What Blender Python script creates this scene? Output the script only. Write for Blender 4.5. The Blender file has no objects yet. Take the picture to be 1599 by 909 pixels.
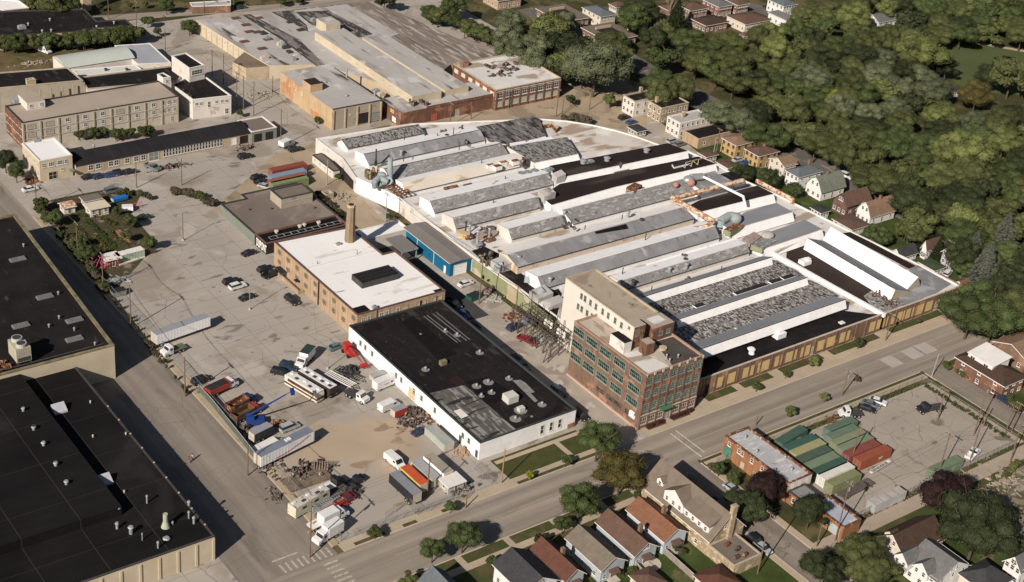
import bpy, math, random
import numpy as np
from mathutils import Vector
R = math.radians
sc = bpy.context.scene
COL = sc.collection
random.seed(7)
# camera
W_, H_ = 1599., 909.
FPX = 2343.8; TH = R(29.714); RO = R(-6.214); AZ = R(50.5); HC = 204.
def _axes():
 s, c = math.sin(AZ), math.cos(AZ)
 def w(a, b, z): return np.array([a*s+b*c, -a*c+b*s, z])
 Fw = w(0, math.cos(TH), -math.sin(TH)); Rr = w(1, 0, 0); D = w(0, -math.sin(TH), -math.cos(TH))
 return math.cos(RO)*Rr+math.sin(RO)*D, -math.sin(RO)*Rr+math.cos(RO)*D, Fw
CR, CD, CF = _axes()
cam = bpy.data.cameras.new('camera'); cam_o = bpy.data.objects.new('camera', cam); COL.objects.link(cam_o)
cam.sensor_width = 36.; cam.lens = FPX/W_*36.; cam.clip_start = 1; cam.clip_end = 6000
from mathutils import Matrix
m = Matrix(((CR[0], -CD[0], -CF[0], 0), (CR[1], -CD[1], -CF[1], 0), (CR[2], -CD[2], -CF[2], HC), (0, 0, 0, 1)))
cam_o.matrix_world = m
sc.camera = cam_o
# light
SUN_AZ, SUN_EL = 204., 32.
wd = bpy.data.worlds.new('World'); sc.world = wd; wd.use_nodes = True
nt = wd.node_tree; bg = nt.nodes['Background']
sky = nt.nodes.new('ShaderNodeTexSky'); sky.sky_type = 'NISHITA'; sky.sun_disc = False
sky.sun_elevation = R(SUN_EL); sky.sun_rotation = R(90-SUN_AZ); sky.dust_density = 1.5
nt.links.new(sky.outputs[0], bg.inputs[0]); bg.inputs[1].default_value = 0.036
sl = bpy.data.lights.new('sun', 'SUN'); sl.energy = 4.7; sl.angle = R(.5); sl.color = (1., .90, .78)
so = bpy.data.objects.new('sun', sl); COL.objects.link(so)
d = Vector((-math.cos(R(SUN_AZ))*math.cos(R(SUN_EL)), -math.sin(R(SUN_AZ))*math.cos(R(SUN_EL)), -math.sin(R(SUN_EL))))
so.rotation_euler = d.to_track_quat('-Z', 'Y').to_euler(); so.location = (0, 0, 300)
sc.view_settings.view_transform = 'Standard'; sc.view_settings.look = 'None'; sc.view_settings.gamma = 1
sc.view_settings.use_curve_mapping = False; sc.view_settings.exposure = 0.36
sc.render.engine = 'CYCLES'
sc.cycles.max_bounces = 5; sc.cycles.diffuse_bounces = 2; sc.cycles.glossy_bounces = 2; sc.cycles.transparent_max_bounces = 12
# survey: picture point -> place on the ground (or at height z)
def P(px, py, z=0.):
 v = CR*(px-W_/2)/FPX+CD*(py-H_/2)/FPX+CF
 t = (z-HC)/v[2]; return (float(v[0]*t), float(v[1]*t))
OFFX = {'A': 0, 'B': 400, 'C': 800, 'D': 1180}; ROWY = (0, 220, 440, 669)
ZO = {'1': (480, 170), '2': (720, 170), '3': (960, 170), '4': (620, 300), '5': (860, 300), '6': (1100, 260), '7': (980, 400), '8': (1200, 350)}
def T(t, x, y):
 if t[0] == 'z':
  o = ZO[t[1]]; s = 5.2533 if t == 'z8' else 6.0615
 elif t[0] == 'g': o, s = (1180, 600), 4.131
 elif t[0] == 'h': o, s = (1100, 420), 2.673
 elif t[0] == 'i': o, s = (300, 570), 5.683
 elif t[0] == 'j': o, s = (390, 690), 5.347
 elif t[0] == 'k': o, s = (560, 560), 3.95
 elif t[0] == 'l': o, s = (1400, 350), 4.327
 elif t[0] == 'm': o, s = (1000, 690), 4.315
 elif t[0] == 'n': o, s = (740, 440), 6.994
 elif t[0] == 'o': o, s = (60, 270), 4.785
 elif t[0] == 'q': o, s = (480, 240), 5.681
 elif t[0] == 'p': o, s = (0, 0), 1.
 elif t[0] == 'r': o, s = (0, 0), 4.997
 elif t[0] == 's': o, s = (900, 0), 4.703
 elif t[0] == 't': o, s = (870, 480), 4.546
 elif t[0] == 'u': o, s = (1400, 560), 2.603
 elif t[0] == 'v': o, s = (540, 440), 3.134
 elif t[0] == 'w': o, s = (440, 540), 5.683
 else: o, s = (OFFX[t[0]], ROWY[int(t[1])]), 3.788
 return (o[0]+x/s, o[1]+y/s)
def G(t, x, y, z=0.): return P(*T(t, x, y), z)
def GS(t, pts, z=0.): return [G(t, a, b, z) for a, b in pts]
def pxm(x, y): return 1./(math.sqrt(x*x+y*y+HC*HC)/FPX)
# materials
MATS = {}
def mat(name, col, v=.12, s=.35, rough=.9, patch=None, lines=(), cracks=None, metallic=0., spec=.10, streak=None, rnd=0., bricks=None, fine=True):
 if name in MATS: return MATS[name]
 m_ = bpy.data.materials.new(name); m_.use_nodes = True; nt = m_.node_tree; N = nt.nodes; L = nt.links
 b = N['Principled BSDF']; b.inputs['Roughness'].default_value = rough; b.inputs['Metallic'].default_value = metallic
 b.inputs['Specular IOR Level'].default_value = spec
 tc = N.new('ShaderNodeTexCoord'); co = tc.outputs['Object']
 def mapped(sx, sy, sz=1., rz=0):
  mp = N.new('ShaderNodeMapping'); mp.inputs['Scale'].default_value = (sx, sy, sz); mp.inputs['Rotation'].default_value = (0, 0, rz); L.new(co, mp.inputs[0]); return mp.outputs[0]
 def noise(scale, vec=None, det=4., dist=0.):
  n = N.new('ShaderNodeTexNoise'); n.inputs['Scale'].default_value = scale; n.inputs['Detail'].default_value = det; n.inputs['Distortion'].default_value = dist
  L.new(vec if vec else co, n.inputs['Vector']); return n.outputs['Fac']
 def ramp(f, a, c):
  r = N.new('ShaderNodeMapRange'); r.inputs[1].default_value = a; r.inputs[2].default_value = c; L.new(f, r.inputs[0]); return r.outputs[0]
 def mix(f, a, c, mode='MIX'):
  x = N.new('ShaderNodeMix'); x.data_type = 'RGBA'; x.blend_type = mode
  for k, val in ((0, f), (6, a), (7, c)):
   if hasattr(val, 'is_linked') or hasattr(val, 'links'): L.new(val, x.inputs[k])
   elif k == 0: x.inputs[0].default_value = val
   else: x.inputs[k].default_value = (*val, 1) if len(val) == 3 else val
  return x.outputs[2]
 def sc_(c, k): return tuple(min(1, q*k) for q in c)
 c = mix(ramp(noise(s), .3, .7), sc_(col, 1-v), sc_(col, 1+v))
 if fine: c = mix(ramp(noise(2.2, det=6), .25, .75), c, mix(1., c, (1-v*.8,)*3, 'MULTIPLY'))
 if streak:
  sx, sy, am, cc = streak
  c = mix(1., c, mix(ramp(noise(1., mapped(sx, sy, sx)), .35, .7), (1, 1, 1), cc), 'MULTIPLY') if am is None else mix(ramp(noise(1., mapped(sx, sy, sx)), am-.06, am+.06), c, cc)
 if bricks:
  bt = N.new('ShaderNodeTexBrick'); bt.inputs['Scale'].default_value = 1.; L.new(mapped(bricks[0], bricks[0], bricks[0]), bt.inputs['Vector'])
  bt.inputs['Color1'].default_value = (1, 1, 1, 1); bt.inputs['Color2'].default_value = (.75, .75, .75, 1); bt.inputs['Mortar'].default_value = (bricks[1],)*3+(1,)
  c = mix(1., c, bt.outputs['Color'], 'MULTIPLY')
 if patch:
  for (pc, psc, th, sxy) in (patch if isinstance(patch, list) else [patch]):
   f = ramp(noise(psc, mapped(*sxy), det=7, dist=.4), th-.03, th+.04); c = mix(f, c, pc)
 if cracks:
  for (cs, cw, cc) in (cracks if isinstance(cracks, list) else [cracks]):
   vo = N.new('ShaderNodeTexVoronoi'); vo.feature = 'DISTANCE_TO_EDGE'; vo.inputs['Scale'].default_value = cs
   nz = N.new('ShaderNodeTexNoise'); nz.inputs['Scale'].default_value = cs*2.5; nz.inputs['Detail'].default_value = 5; L.new(co, nz.inputs['Vector'])
   ad = N.new('ShaderNodeMix'); ad.data_type = 'RGBA'; ad.blend_type = 'LINEAR_LIGHT'; ad.inputs[0].default_value = .5/cs*.5; L.new(co, ad.inputs[6]); L.new(nz.outputs['Color'], ad.inputs[7])
   L.new(ad.outputs[2], vo.inputs['Vector'])
   f = ramp(vo.outputs['Distance'], cw, cw*.3); g = ramp(noise(.06), .42, .6)
   mu = N.new('ShaderNodeMath'); mu.operation = 'MULTIPLY'; L.new(f, mu.inputs[0]); L.new(g, mu.inputs[1])
   c = mix(mu.outputs[0], c, cc)
 for (ax, per, wdt, lc, st) in lines:
  sp = N.new('ShaderNodeSeparateXYZ'); L.new(co, sp.inputs[0])
  a = N.new('ShaderNodeMath'); a.operation = 'MULTIPLY'; L.new(sp.outputs['xyz'.index(ax)], a.inputs[0]); a.inputs[1].default_value = 1/per
  fr = N.new('ShaderNodeMath'); fr.operation = 'FRACT'; L.new(a.outputs[0], fr.inputs[0])
  lt = N.new('ShaderNodeMath'); lt.operation = 'LESS_THAN'; L.new(fr.outputs[0], lt.inputs[0]); lt.inputs[1].default_value = wdt/per
  mu = N.new('ShaderNodeMath'); mu.operation = 'MULTIPLY'; L.new(lt.outputs[0], mu.inputs[0]); mu.inputs[1].default_value = st
  c = mix(mu.outputs[0], c, lc)
 if rnd:
  oi = N.new('ShaderNodeObjectInfo'); mr = N.new('ShaderNodeMapRange'); L.new(oi.outputs['Random'], mr.inputs[0]); mr.inputs[3].default_value = 1-rnd; mr.inputs[4].default_value = 1+rnd
  cb = N.new('ShaderNodeCombineColor'); [L.new(mr.outputs[0], cb.inputs[k]) for k in range(3)]
  c = mix(1., c, cb.outputs[0], 'MULTIPLY')
 L.new(c, b.inputs['Base Color'])
 MATS[name] = m_; return m_
DK = (.06, .055, .05)
lot = mat('yard_concrete', (.362, .33, .298), .10, .05, .95, patch=[((.275, .24, .205), .05, .56, (1, 1)), ((.18, .16, .145), .13, .64, (1, 2.5)), ((.15, .13, .12), .5, .70, (1, 1)), ((.39, .36, .325), .07, .62, (1, 1))], cracks=[(.07, .006, (.17, .145, .12))], lines=(('x', 9.1, .10, (.13, .11, .095), .7), ('y', 6.3, .12, (.13, .11, .095), .6)))
dirt = mat('sandy_dirt', (.36, .27, .18), .15, .08, .95, patch=[((.28, .20, .13), .15, .6, (1, 1))])
street = mat('street_concrete', (.31, .268, .225), .06, .08, .9, streak=(.010, .42, None, (.60, .60, .62)), patch=((.20, .17, .14), .1, .68, (.3, 2)), lines=(('x', 6.2, .07, (.16, .14, .12), .35), ('y', 3.6, .06, (.15, .13, .11), .3)), cracks=(.10, .004, (.18, .15, .125)))
street_v = mat('side_street_concrete', (.26, .228, .195), .08, .08, .9, streak=(.45, .010, None, (.68, .68, .70)), patch=((.16, .14, .12), .09, .62, (2, .5)), lines=(('y', 6.2, .08, (.13, .11, .1), .4), ('x', 4.3, .07, (.13, .11, .1), .4)), cracks=(.09, .006, (.13, .11, .09)))
tarmac = mat('worn_asphalt', (.13, .118, .11), .15, .1, .9, patch=((.19, .17, .15), .2, .6, (1, 1)))
alleym = mat('alley_gravel', (.36, .32, .275), .12, .1, .95, patch=[((.26, .22, .19), .12, .58, (1, 1)), ((.42, .39, .35), .3, .62, (1, 1))], cracks=None)
walk = mat('pavement_concrete', (.40, .33, .25), .08, .2, .9, lines=(('x', 1.6, .08, (.25, .2, .16), .5), ('y', 1.6, .08, (.25, .2, .16), .4)))
kerbm = mat('kerb_concrete', (.45, .38, .30), .08, .5)
grass = mat('grass', (.060, .058, .026), .25, .3, 1., patch=[((.115, .095, .048), .08, .52, (1, 1)), ((.04, .055, .02), .4, .62, (1, 1))])
lawn = mat('green_lawn', (.062, .066, .026), .2, .4, 1.)
drygrass = mat('dry_grass', (.135, .10, .052), .25, .15, 1., patch=[((.075, .075, .03), .12, .52, (1, 1))])
verge = mat('verge_grass', (.088, .076, .038), .25, .25, 1., patch=((.05, .065, .022), .3, .5, (1, 1)))
field = mat('sports_field_grass', (.085, .105, .045), .12, .05, 1., streak=(.02, .12, None, (.85, .88, .85)))
paint_w = mat('white_road_paint', (.55, .51, .46), .2, 1., .8)
r_black = mat('black_roof_membrane', (.0125, .0115, .012), .35, .06, .8, streak=(.08, .5, None, (.75, .75, .78)), lines=(('x', 12., .18, (.055, .05, .05), .5), ('y', 14., .15, (.055, .05, .05), .35)), patch=((.021, .019, .02), .05, .66, (1, 1)))
r_black2 = mat('tarred_roof', (.018, .015, .015), .3, .1, .7, patch=[((.040, .036, .036), .25, .62, (1.5, .6)), ((.10, .095, .09), 1.3, .69, (1.5, .8)), ((.012, .010, .011), .1, .62, (1, 1))], lines=(('x', 3., .10, (.05, .045, .045), .35),))
r_brown = mat('dark_brown_roof_membrane', (.026, .0195, .018), .15, .1, .8, patch=((.055, .043, .04), .06, .63, (.5, 1.5)))
r_blackdirty = mat('patchy_black_roof', (.017, .0155, .0155), .3, .15, .8, patch=[((.05, .046, .045), .35, .67, (1.6, .5)), ((.018, .015, .015), .2, .6, (1, 1))])
r_mott = mat('peeling_silver_roof', (.06, .055, .055), .3, .3, .8, patch=[((.22, .215, .21), 1.1, .49, (1.6, .6)), ((.36, .35, .35), 2.2, .58, (.6, 1.4))], lines=(('x', 2.6, .1, (.28, .27, .27), .4),))
r_mott2 = mat('half_peeled_grey_roof', (.24, .235, .235), .15, .2, .8, patch=[((.11, .10, .10), 1.5, .60, (1.6, .5)), ((.36, .355, .36), .9, .58, (.5, 1.6)), ((.06, .055, .05), 3., .66, (1, 1))], lines=(('x', 2.6, .08, (.15, .145, .14), .5),))
r_rib = mat('ribbed_peeling_roof', (.075, .068, .066), .25, .3, .8, patch=[((.40, .385, .37), 1.5, .53, (1.6, .6)), ((.20, .185, .175), .3, .60, (1, 1))], lines=(('x', 1.5, .14, (.40, .39, .37), .5), ('y', 2.8, .15, (.36, .35, .33), .5)))
r_grey = mat('grey_metal_roof', (.245, .245, .255), .12, .12, .6, streak=(.3, .04, None, (.82, .82, .84)), patch=[((.16, .155, .16), .4, .64, (1.5, .5)), ((.33, .33, .34), .15, .6, (1, 1))], lines=(('x', 2.4, .07, (.14, .14, .14), .4),))
r_bluegrey = mat('smooth_grey_roof', (.235, .245, .27), .08, .06, .7, streak=(.05, .3, None, (.88, .88, .88)))
r_gm = mat('brown_metal_roof', (.19, .175, .165), .08, .1, .5, lines=(('x', 2., .1, (.13, .12, .115), .5),))
r_white = mat('white_roof_coating', (.76, .755, .76), .04, .08, .75, patch=[((.60, .56, .52), .13, .66, (.6, 1.6)), ((.40, .33, .27), .35, .69, (.6, 1.6))], lines=(('x', 5.5, .07, (.5, .48, .46), .4),))
r_white2 = mat('old_white_roof', (.60, .585, .57), .08, .1, .8, patch=[((.33, .27, .22), .12, .57, (.5, 1.5)), ((.62, .6, .58), .1, .58, (1, 1)), ((.19, .15, .12), .3, .67, (.5, 1.5))], lines=(('x', 6., .08, (.3, .28, .26), .4),))
r_cream = mat('cream_stained_roof', (.60, .55, .48), .08, .1, .8, patch=[((.42, .33, .24), .2, .58, (.5, 1.8)), ((.30, .17, .10), .5, .69, (.5, 1.8))])
panelm = mat('painted_skylight_panel', (.76, .76, .78), .05, .3, .6, lines=(('x', 2.2, .09, (.42, .4, .4), .5),), patch=((.32, .14, .085), .30, .68, (.6, 1.)))
r_tan = mat('tan_gravel_roof', (.36, .305, .255), .07, .1, .95, patch=[((.29, .24, .2), .12, .6, (.4, 1.5))], lines=(('x', 9., .08, (.28, .24, .2), .4),))
r_taupe = mat('taupe_roof', (.175, .145, .125), .12, .12, .95, patch=((.23, .195, .17), .1, .6, (1, 1)), lines=(('x', 7., .1, (.12, .1, .09), .4),))
r_old = mat('weathered_grey_roof', (.40, .385, .375), .1, .08, .95, patch=[((.30, .275, .26), .1, .58, (1.5, .4)), ((.07, .065, .065), .12, .655, (1.8, .3)), ((.50, .49, .48), .15, .62, (1, 1))], lines=(('y', 15., .15, (.2, .18, .17), .5),))
r_plank = mat('streaked_brown_roof', (.25, .21, .18), .15, .1, .95, streak=(.5, .02, None, (.66, .66, .67)), patch=[((.36, .33, .30), .5, .56, (1.6, .25)), ((.13, .11, .10), .4, .60, (1.6, .2))], lines=(('x', 3.4, .3, (.14, .12, .105), .5),))
w_white = mat('white_painted_wall', (.78, .78, .80), .05, .3, .8, streak=(.8, .8, None, (.92, .91, .89)))
w_white2 = mat('weathered_white_wall', (.60, .56, .52), .08, .4, .85, patch=((.42, .36, .30), .35, .64, (1, 1)))
w_cream = mat('cream_wall', (.52, .45, .34), .06, .2, .85, streak=(.3, .3, None, (.90, .89, .87)))
w_tan = mat('tan_brick_wall', (.44, .315, .215), .10, .35, .9, bricks=(.7, .8), patch=((.30, .21, .13), .4, .64, (1, 1)))
w_tanconc = mat('tan_concrete_wall', (.45, .37, .27), .10, .2, .9, patch=[((.36, .28, .19), .25, .60, (1, 1))], streak=(.5, .5, None, (.9, .88, .85)))
w_greyconc = mat('grey_tan_concrete_wall', (.36, .32, .26), .08, .3, .9, patch=[((.27, .235, .19), .35, .62, (1, 1))])
w_brick = mat('red_brick_wall', (.20, .108, .08), .18, .35, .9, bricks=(.8, .75), patch=[((.31, .15, .10), .3, .6, (1, 1)), ((.15, .07, .05), .5, .64, (1, 1))])
w_brick2 = mat('brown_brick_wall', (.215, .138, .102), .16, .35, .9, bricks=(.8, .78), patch=[((.31, .18, .125), .3, .60, (1, 1)), ((.15, .085, .06), .45, .64, (1, 1))])
w_orange = mat('orange_stained_wall', (.46, .33, .20), .12, .2, .9, patch=((.40, .20, .10), .12, .58, (1, 1)))
w_green = mat('pale_green_wall', (.24, .26, .155), .12, .3, .85, patch=((.40, .37, .27), .2, .62, (1, 1)))
w_greyg = mat('grey_green_metal_wall', (.19, .21, .18), .08, .3, .7, lines=(('y', 1.1, .1, (.12, .13, .12), .6),))
w_blue = mat('blue_metal_wall', (.012, .115, .215), .08, .3, .5, lines=(('y', 1., .09, (.008, .08, .16), .6),))
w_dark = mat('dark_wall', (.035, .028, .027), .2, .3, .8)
glass = mat('window_glass', (.035, .045, .05), .5, .9, .12, spec=.6)
glass_t = mat('teal_factory_glass', (.05, .085, .078), .6, .8, .25, spec=.5, patch=[((.34, .37, .36), .9, .60, (1, 1)), ((.012, .014, .014), .9, .50, (1, 1))])
frame_w = mat('white_window_frame', (.62, .60, .57), .05, 1.)
frame_g = mat('green_window_frame', (.24, .30, .26), .2, 1.)
boardm = mat('yellow_boarded_panel', (.56, .42, .20), .06, .4, .85, streak=(.5, .5, None, (.9, .88, .85)))
stone = mat('pale_stone_trim', (.46, .41, .35), .1, .6)
coping_w = mat('white_coping', (.66, .64, .62), .05, .6)
coping_d = mat('dark_coping', (.06, .055, .055), .1, .6)
coping_t = mat('tan_coping', (.40, .34, .26), .1, .6)
rust = mat('rusty_steel', (.15, .065, .04), .35, .9, .8, patch=((.38, .25, .16), 1.2, .57, (1, 1)))
rustpale = mat('peeling_rusty_paint', (.56, .46, .36), .1, .8, .8, patch=((.33, .14, .07), .9, .52, (1, 1)))
steel = mat('galvanized_steel', (.33, .36, .37), .15, .6, .45, metallic=.3)
dsteel = mat('dark_steel', (.06, .06, .062), .2, .8, .6)
wood = mat('weathered_pole_wood', (.17, .115, .08), .2, 1.)
rubber = mat('black_rubber', (.018, .018, .018), .1, 1., .8)
chrome = mat('pale_metal_trim', (.45, .45, .46), .05, 1., .35, metallic=.5)
lampm = mat('clear_lamp_lens', (.6, .58, .5), .05, 1., .2)
bark = mat('tree_bark', (.10, .075, .055), .25, 2.)
fencem = mat('fence_fabric', (.10, .115, .105), .1, .5)
junkm = mat('mixed_scrap', (.13, .105, .085), .4, .8, .8, patch=[((.45, .42, .39), 1.6, .60, (1, 1)), ((.22, .06, .03), 1.4, .62, (1, 1)), ((.03, .03, .035), 1.1, .56, (1, 1))])
def shingle(n, c): return mat('shingle_'+n, c, .10, .6, .95, bricks=(1.2, .82), patch=((c[0]*.78, c[1]*.78, c[2]*.78), .5, .62, (1, 1)))
s_brown = shingle('brown', (.135, .085, .066)); s_grey = shingle('grey', (.155, .155, .155)); s_tan = shingle('tan', (.185, .155, .125))
s_red = shingle('dark_red', (.125, .058, .043)); s_rust = shingle('rust', (.225, .108, .066)); s_dark = shingle('charcoal', (.055, .055, .06))
s_tanb = shingle('light_brown', (.25, .165, .115)); s_dbrown = shingle('dark_brown', (.075, .048, .037)); s_green = shingle('green_grey', (.18, .195, .165)); s_mgreen = shingle('moss_green', (.06, .085, .05)); s_slate = shingle('blue_grey', (.13, .15, .165))
def paintm(n, c): return mat(n+'_vehicle_paint', c, .06, 1.5, .32, spec=.5)
def contm(n, c): return mat(n+'_container_steel', c, .12, .4, .6, lines=(('x', .6, .2, tuple(q*.78 for q in c), .7),), patch=((.2, .09, .05), .7, .71, (1, 1)))
def leafm(n, c, v=.35):
 m_ = mat(n+'_leaves', c, v, 1.1, .7, rnd=.22, spec=.2)
 return m_
# mesh helpers
class MB:
 def __init__(s): s.v = []; s.f = []; s.m = []
 def poly(s, pts, mi=0):
  k = len(s.v); s.v += [tuple(p) for p in pts]; s.f.append(tuple(range(k, k+len(pts)))); s.m.append(mi); return s
 def prism(s, xy, z0, z1, ms=0, mt=0, top=True, bottom=False):
  n = len(xy); A = sum(xy[i][0]*xy[(i+1) % n][1]-xy[(i+1) % n][0]*xy[i][1] for i in range(n))
  zz = list(z1) if hasattr(z1, '__len__') else [z1]*n
  z0 = list(z0) if hasattr(z0, '__len__') else [z0]*n
  if A < 0: xy = xy[::-1]; zz = zz[::-1]; z0 = z0[::-1]
  for i in range(n):
   j = (i+1) % n
   s.poly([(*xy[i][:2], z0[i]), (*xy[j][:2], z0[j]), (*xy[j][:2], zz[j]), (*xy[i][:2], zz[i])], ms)
  if top: s.poly([(xy[i][0], xy[i][1], zz[i]) for i in range(n)], mt)
  if bottom: s.poly([(xy[i][0], xy[i][1], z0[i]) for i in reversed(range(n))], ms)
  return s
 def box(s, cx, cy, z0, sx, sy, sz, rot=0., ms=0, mt=None):
  c, q = math.cos(rot), math.sin(rot)
  xy = [(cx+a*sx/2*c-b*sy/2*q, cy+a*sx/2*q+b*sy/2*c) for a, b in ((-1, -1), (1, -1), (1, 1), (-1, 1))]
  return s.prism(xy, z0, z0+sz, ms, ms if mt is None else mt, bottom=True)
 def cyl(s, p0, p1, r0, r1=None, n=8, mi=0):
  r1 = r0 if r1 is None else r1; p0 = Vector(p0); p1 = Vector(p1); d = (p1-p0)
  if d.length < 1e-6: return s
  d.normalize(); u = d.orthogonal().normalized(); w = d.cross(u); k = len(s.v)
  for i in range(n):
   a = 2*math.pi*i/n; e = u*math.cos(a)+w*math.sin(a); s.v.append(tuple(p0+e*r0)); s.v.append(tuple(p1+e*r1))
  for i in range(n):
   j = (i+1) % n; s.f.append((k+2*i, k+2*j, k+2*j+1, k+2*i+1)); s.m.append(mi)
  s.f.append(tuple(k+2*i+1 for i in range(n))); s.m.append(mi); s.f.append(tuple(k+2*i for i in reversed(range(n)))); s.m.append(mi)
  return s
 def tube(s, pts, r, n=8, mi=0):
  for a, b in zip(pts, pts[1:]): s.cyl(a, b, r, r, n, mi)
  return s
 def xz(s, prof, y0, y1, mi=0):      # profile in x-z extruded along y
  a = [(x, y0, z) for x, z in prof]; b = [(x, y1, z) for x, z in prof]; n = len(prof)
  for i in range(n):
   j = (i+1) % n; s.poly([a[i], a[j], b[j], b[i]], mi)
  s.poly(a[::-1], mi); s.poly(b, mi); return s
 def ball(s, c, r, sub=1, mi=0, jit=0., sq=(1, 1, 1)):
  t = (1+5**.5)/2
  vs = [Vector(v).normalized() for v in ((-1, t, 0), (1, t, 0), (-1, -t, 0), (1, -t, 0), (0, -1, t), (0, 1, t), (0, -1, -t), (0, 1, -t), (t, 0, -1), (t, 0, 1), (-t, 0, -1), (-t, 0, 1))]
  fs = [(0, 11, 5), (0, 5, 1), (0, 1, 7), (0, 7, 10), (0, 10, 11), (1, 5, 9), (5, 11, 4), (11, 10, 2), (10, 7, 6), (7, 1, 8), (3, 9, 4), (3, 4, 2), (3, 2, 6), (3, 6, 8), (3, 8, 9), (4, 9, 5), (2, 4, 11), (6, 2, 10), (8, 6, 7), (9, 8, 1)]
  for _ in range(sub):
   nf = []; ca = {}
   def mid(a, b):
    k = (min(a, b), max(a, b))
    if k not in ca: ca[k] = len(vs); vs.append((vs[a]+vs[b]).normalized())
    return ca[k]
   for a, b, c_ in fs:
    x, y, z = mid(a, b), mid(b, c_), mid(c_, a); nf += [(a, x, z), (b, y, x), (c_, z, y), (x, y, z)]
   fs = nf
  k = len(s.v)
  for v in vs:
   q = r*(1+random.uniform(-jit, jit)); s.v.append((c[0]+v.x*q*sq[0], c[1]+v.y*q*sq[1], c[2]+v.z*q*sq[2]))
  for f in fs: s.f.append(tuple(k+i for i in f)); s.m.append(mi)
  return s
WL = {}
def mesh_of(name, mb, mats, off=(0, 0, 0)):
 me = bpy.data.meshes.new(name)
 me.from_pydata([(x-off[0], y-off[1], z-off[2]) for x, y, z in mb.v], [], mb.f)
 mats = mats if isinstance(mats, (list, tuple)) else [mats]
 for q in mats: me.materials.append(q)
 if len(mats) > 1: me.polygons.foreach_set('material_index', mb.m)
 me.update(); return me
def part(name, mb, mats, parent=None):
 if name == 'roof_equipment' and len(mb.v) == 24*(len(mb.f)//6) and len(mb.f) > 6:
  for k in range(0, len(mb.f), 6):
   q = MB(); q.v = mb.v[k*4:k*4+24]; q.f = [tuple(i-k*4 for i in f) for f in mb.f[k:k+6]]; q.m = [0]*6; o = part('roof_unit', q, mats, parent)
  return o
 off = WL.get(parent.name, (0, 0, 0)) if parent is not None else (0, 0, 0)
 o = bpy.data.objects.new(name, mesh_of(name, mb, mats, off)); COL.objects.link(o)
 if parent is not None: o.parent = parent; WL[o.name] = off
 return o
def tag(o, label, cat, group=None):
 o['label'] = label; o['category'] = cat
 if group: o['group'] = group
 return o
def thing(name, label, cat, loc, group=None):
 o = bpy.data.objects.new(name, None); COL.objects.link(o); loc = tuple(loc)+((0.,) if len(loc) == 2 else ())
 o.location = loc; o.empty_display_size = .5; WL[o.name] = loc; return tag(o, label, cat, group)
def solo(name, mb, mats, label, cat, loc, group=None):
 loc = tuple(loc)+((0.,) if len(loc) == 2 else ())
 o = bpy.data.objects.new(name, mesh_of(name, mb, mats, loc)); COL.objects.link(o); o.location = loc; return tag(o, label, cat, group)
def struct(name, mb, mats, kind='structure'):
 o = part(name, mb, mats); o['kind'] = kind; return o
def dup(root, loc, rz, label, group=None, scale=None):
 r = root.copy(); COL.objects.link(r); r.location = loc; r.rotation_euler = (0, 0, rz); r['label'] = label
 if scale: r.scale = scale
 if group: r['group'] = group
 for ch in list(root.children):
  c = ch.copy(); COL.objects.link(c); c.parent = r
  for g in ch.children:
   q = g.copy(); COL.objects.link(q); q.parent = c
 return r
def inset(xy, dd):
 n = len(xy); A = sum(xy[i][0]*xy[(i+1) % n][1]-xy[(i+1) % n][0]*xy[i][1] for i in range(n))
 if A < 0: xy = xy[::-1]
 out = []
 for i in range(n):
  p, c, q = Vector(xy[i-1][:2]), Vector(xy[i][:2]), Vector(xy[(i+1) % n][:2])
  a = (c-p).normalized(); b = (q-c).normalized(); na = Vector((-a.y, a.x)); nb = Vector((-b.y, b.x))
  k = (na+nb); k = k/max(.3, k.dot(na)) if k.length > 1e-6 else na
  w = c+k*dd; out.append((w.x, w.y))
 return xy, out
def win_mesh(mb, cx, cy, zc, w, h, ax, nx, mull=(1, 1), sill=True):
 def q(u, v, dpt): return (cx+ax[0]*u+nx[0]*dpt, cy+ax[1]*u+nx[1]*dpt, zc+v)
 def slabx(u0, u1, v0, v1, d0, d1, mi):
  f = [q(u0, v0, d1), q(u1, v0, d1), q(u1, v1, d1), q(u0, v1, d1)]; b = [q(u0, v0, d0), q(u1, v0, d0), q(u1, v1, d0), q(u0, v1, d0)]
  mb.poly(f, mi)
  for i in range(4): mb.poly([b[i], b[(i+1) % 4], f[(i+1) % 4], f[i]], mi)
 t = min(.14, w*.1)
 slabx(-w/2, w/2, -h/2, h/2, -.02, .03, 1)
 for u0, u1, v0, v1 in ((-w/2, -w/2+t, -h/2, h/2), (w/2-t, w/2, -h/2, h/2), (-w/2+t, w/2-t, -h/2, -h/2+t), (-w/2+t, w/2-t, h/2-t, h/2)): slabx(u0, u1, v0, v1, .0, .10, 0)
 for i in range(1, mull[0]+1):
  u = -w/2+w*i/(mull[0]+1); mw = .04 if mull[0] < 3 else .025
  slabx(u-mw, u+mw, -h/2+t, h/2-t, .0, .07, 0)
 for i in range(1, mull[1]+1):
  v = -h/2+h*i/(mull[1]+1); slabx(-w/2+t, w/2-t, v-.04, v+.04, .0, .075, 0)
 if sill: slabx(-w/2-.1, w/2+.1, -h/2-.14, -h/2, -.02, .16, 0)
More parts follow.
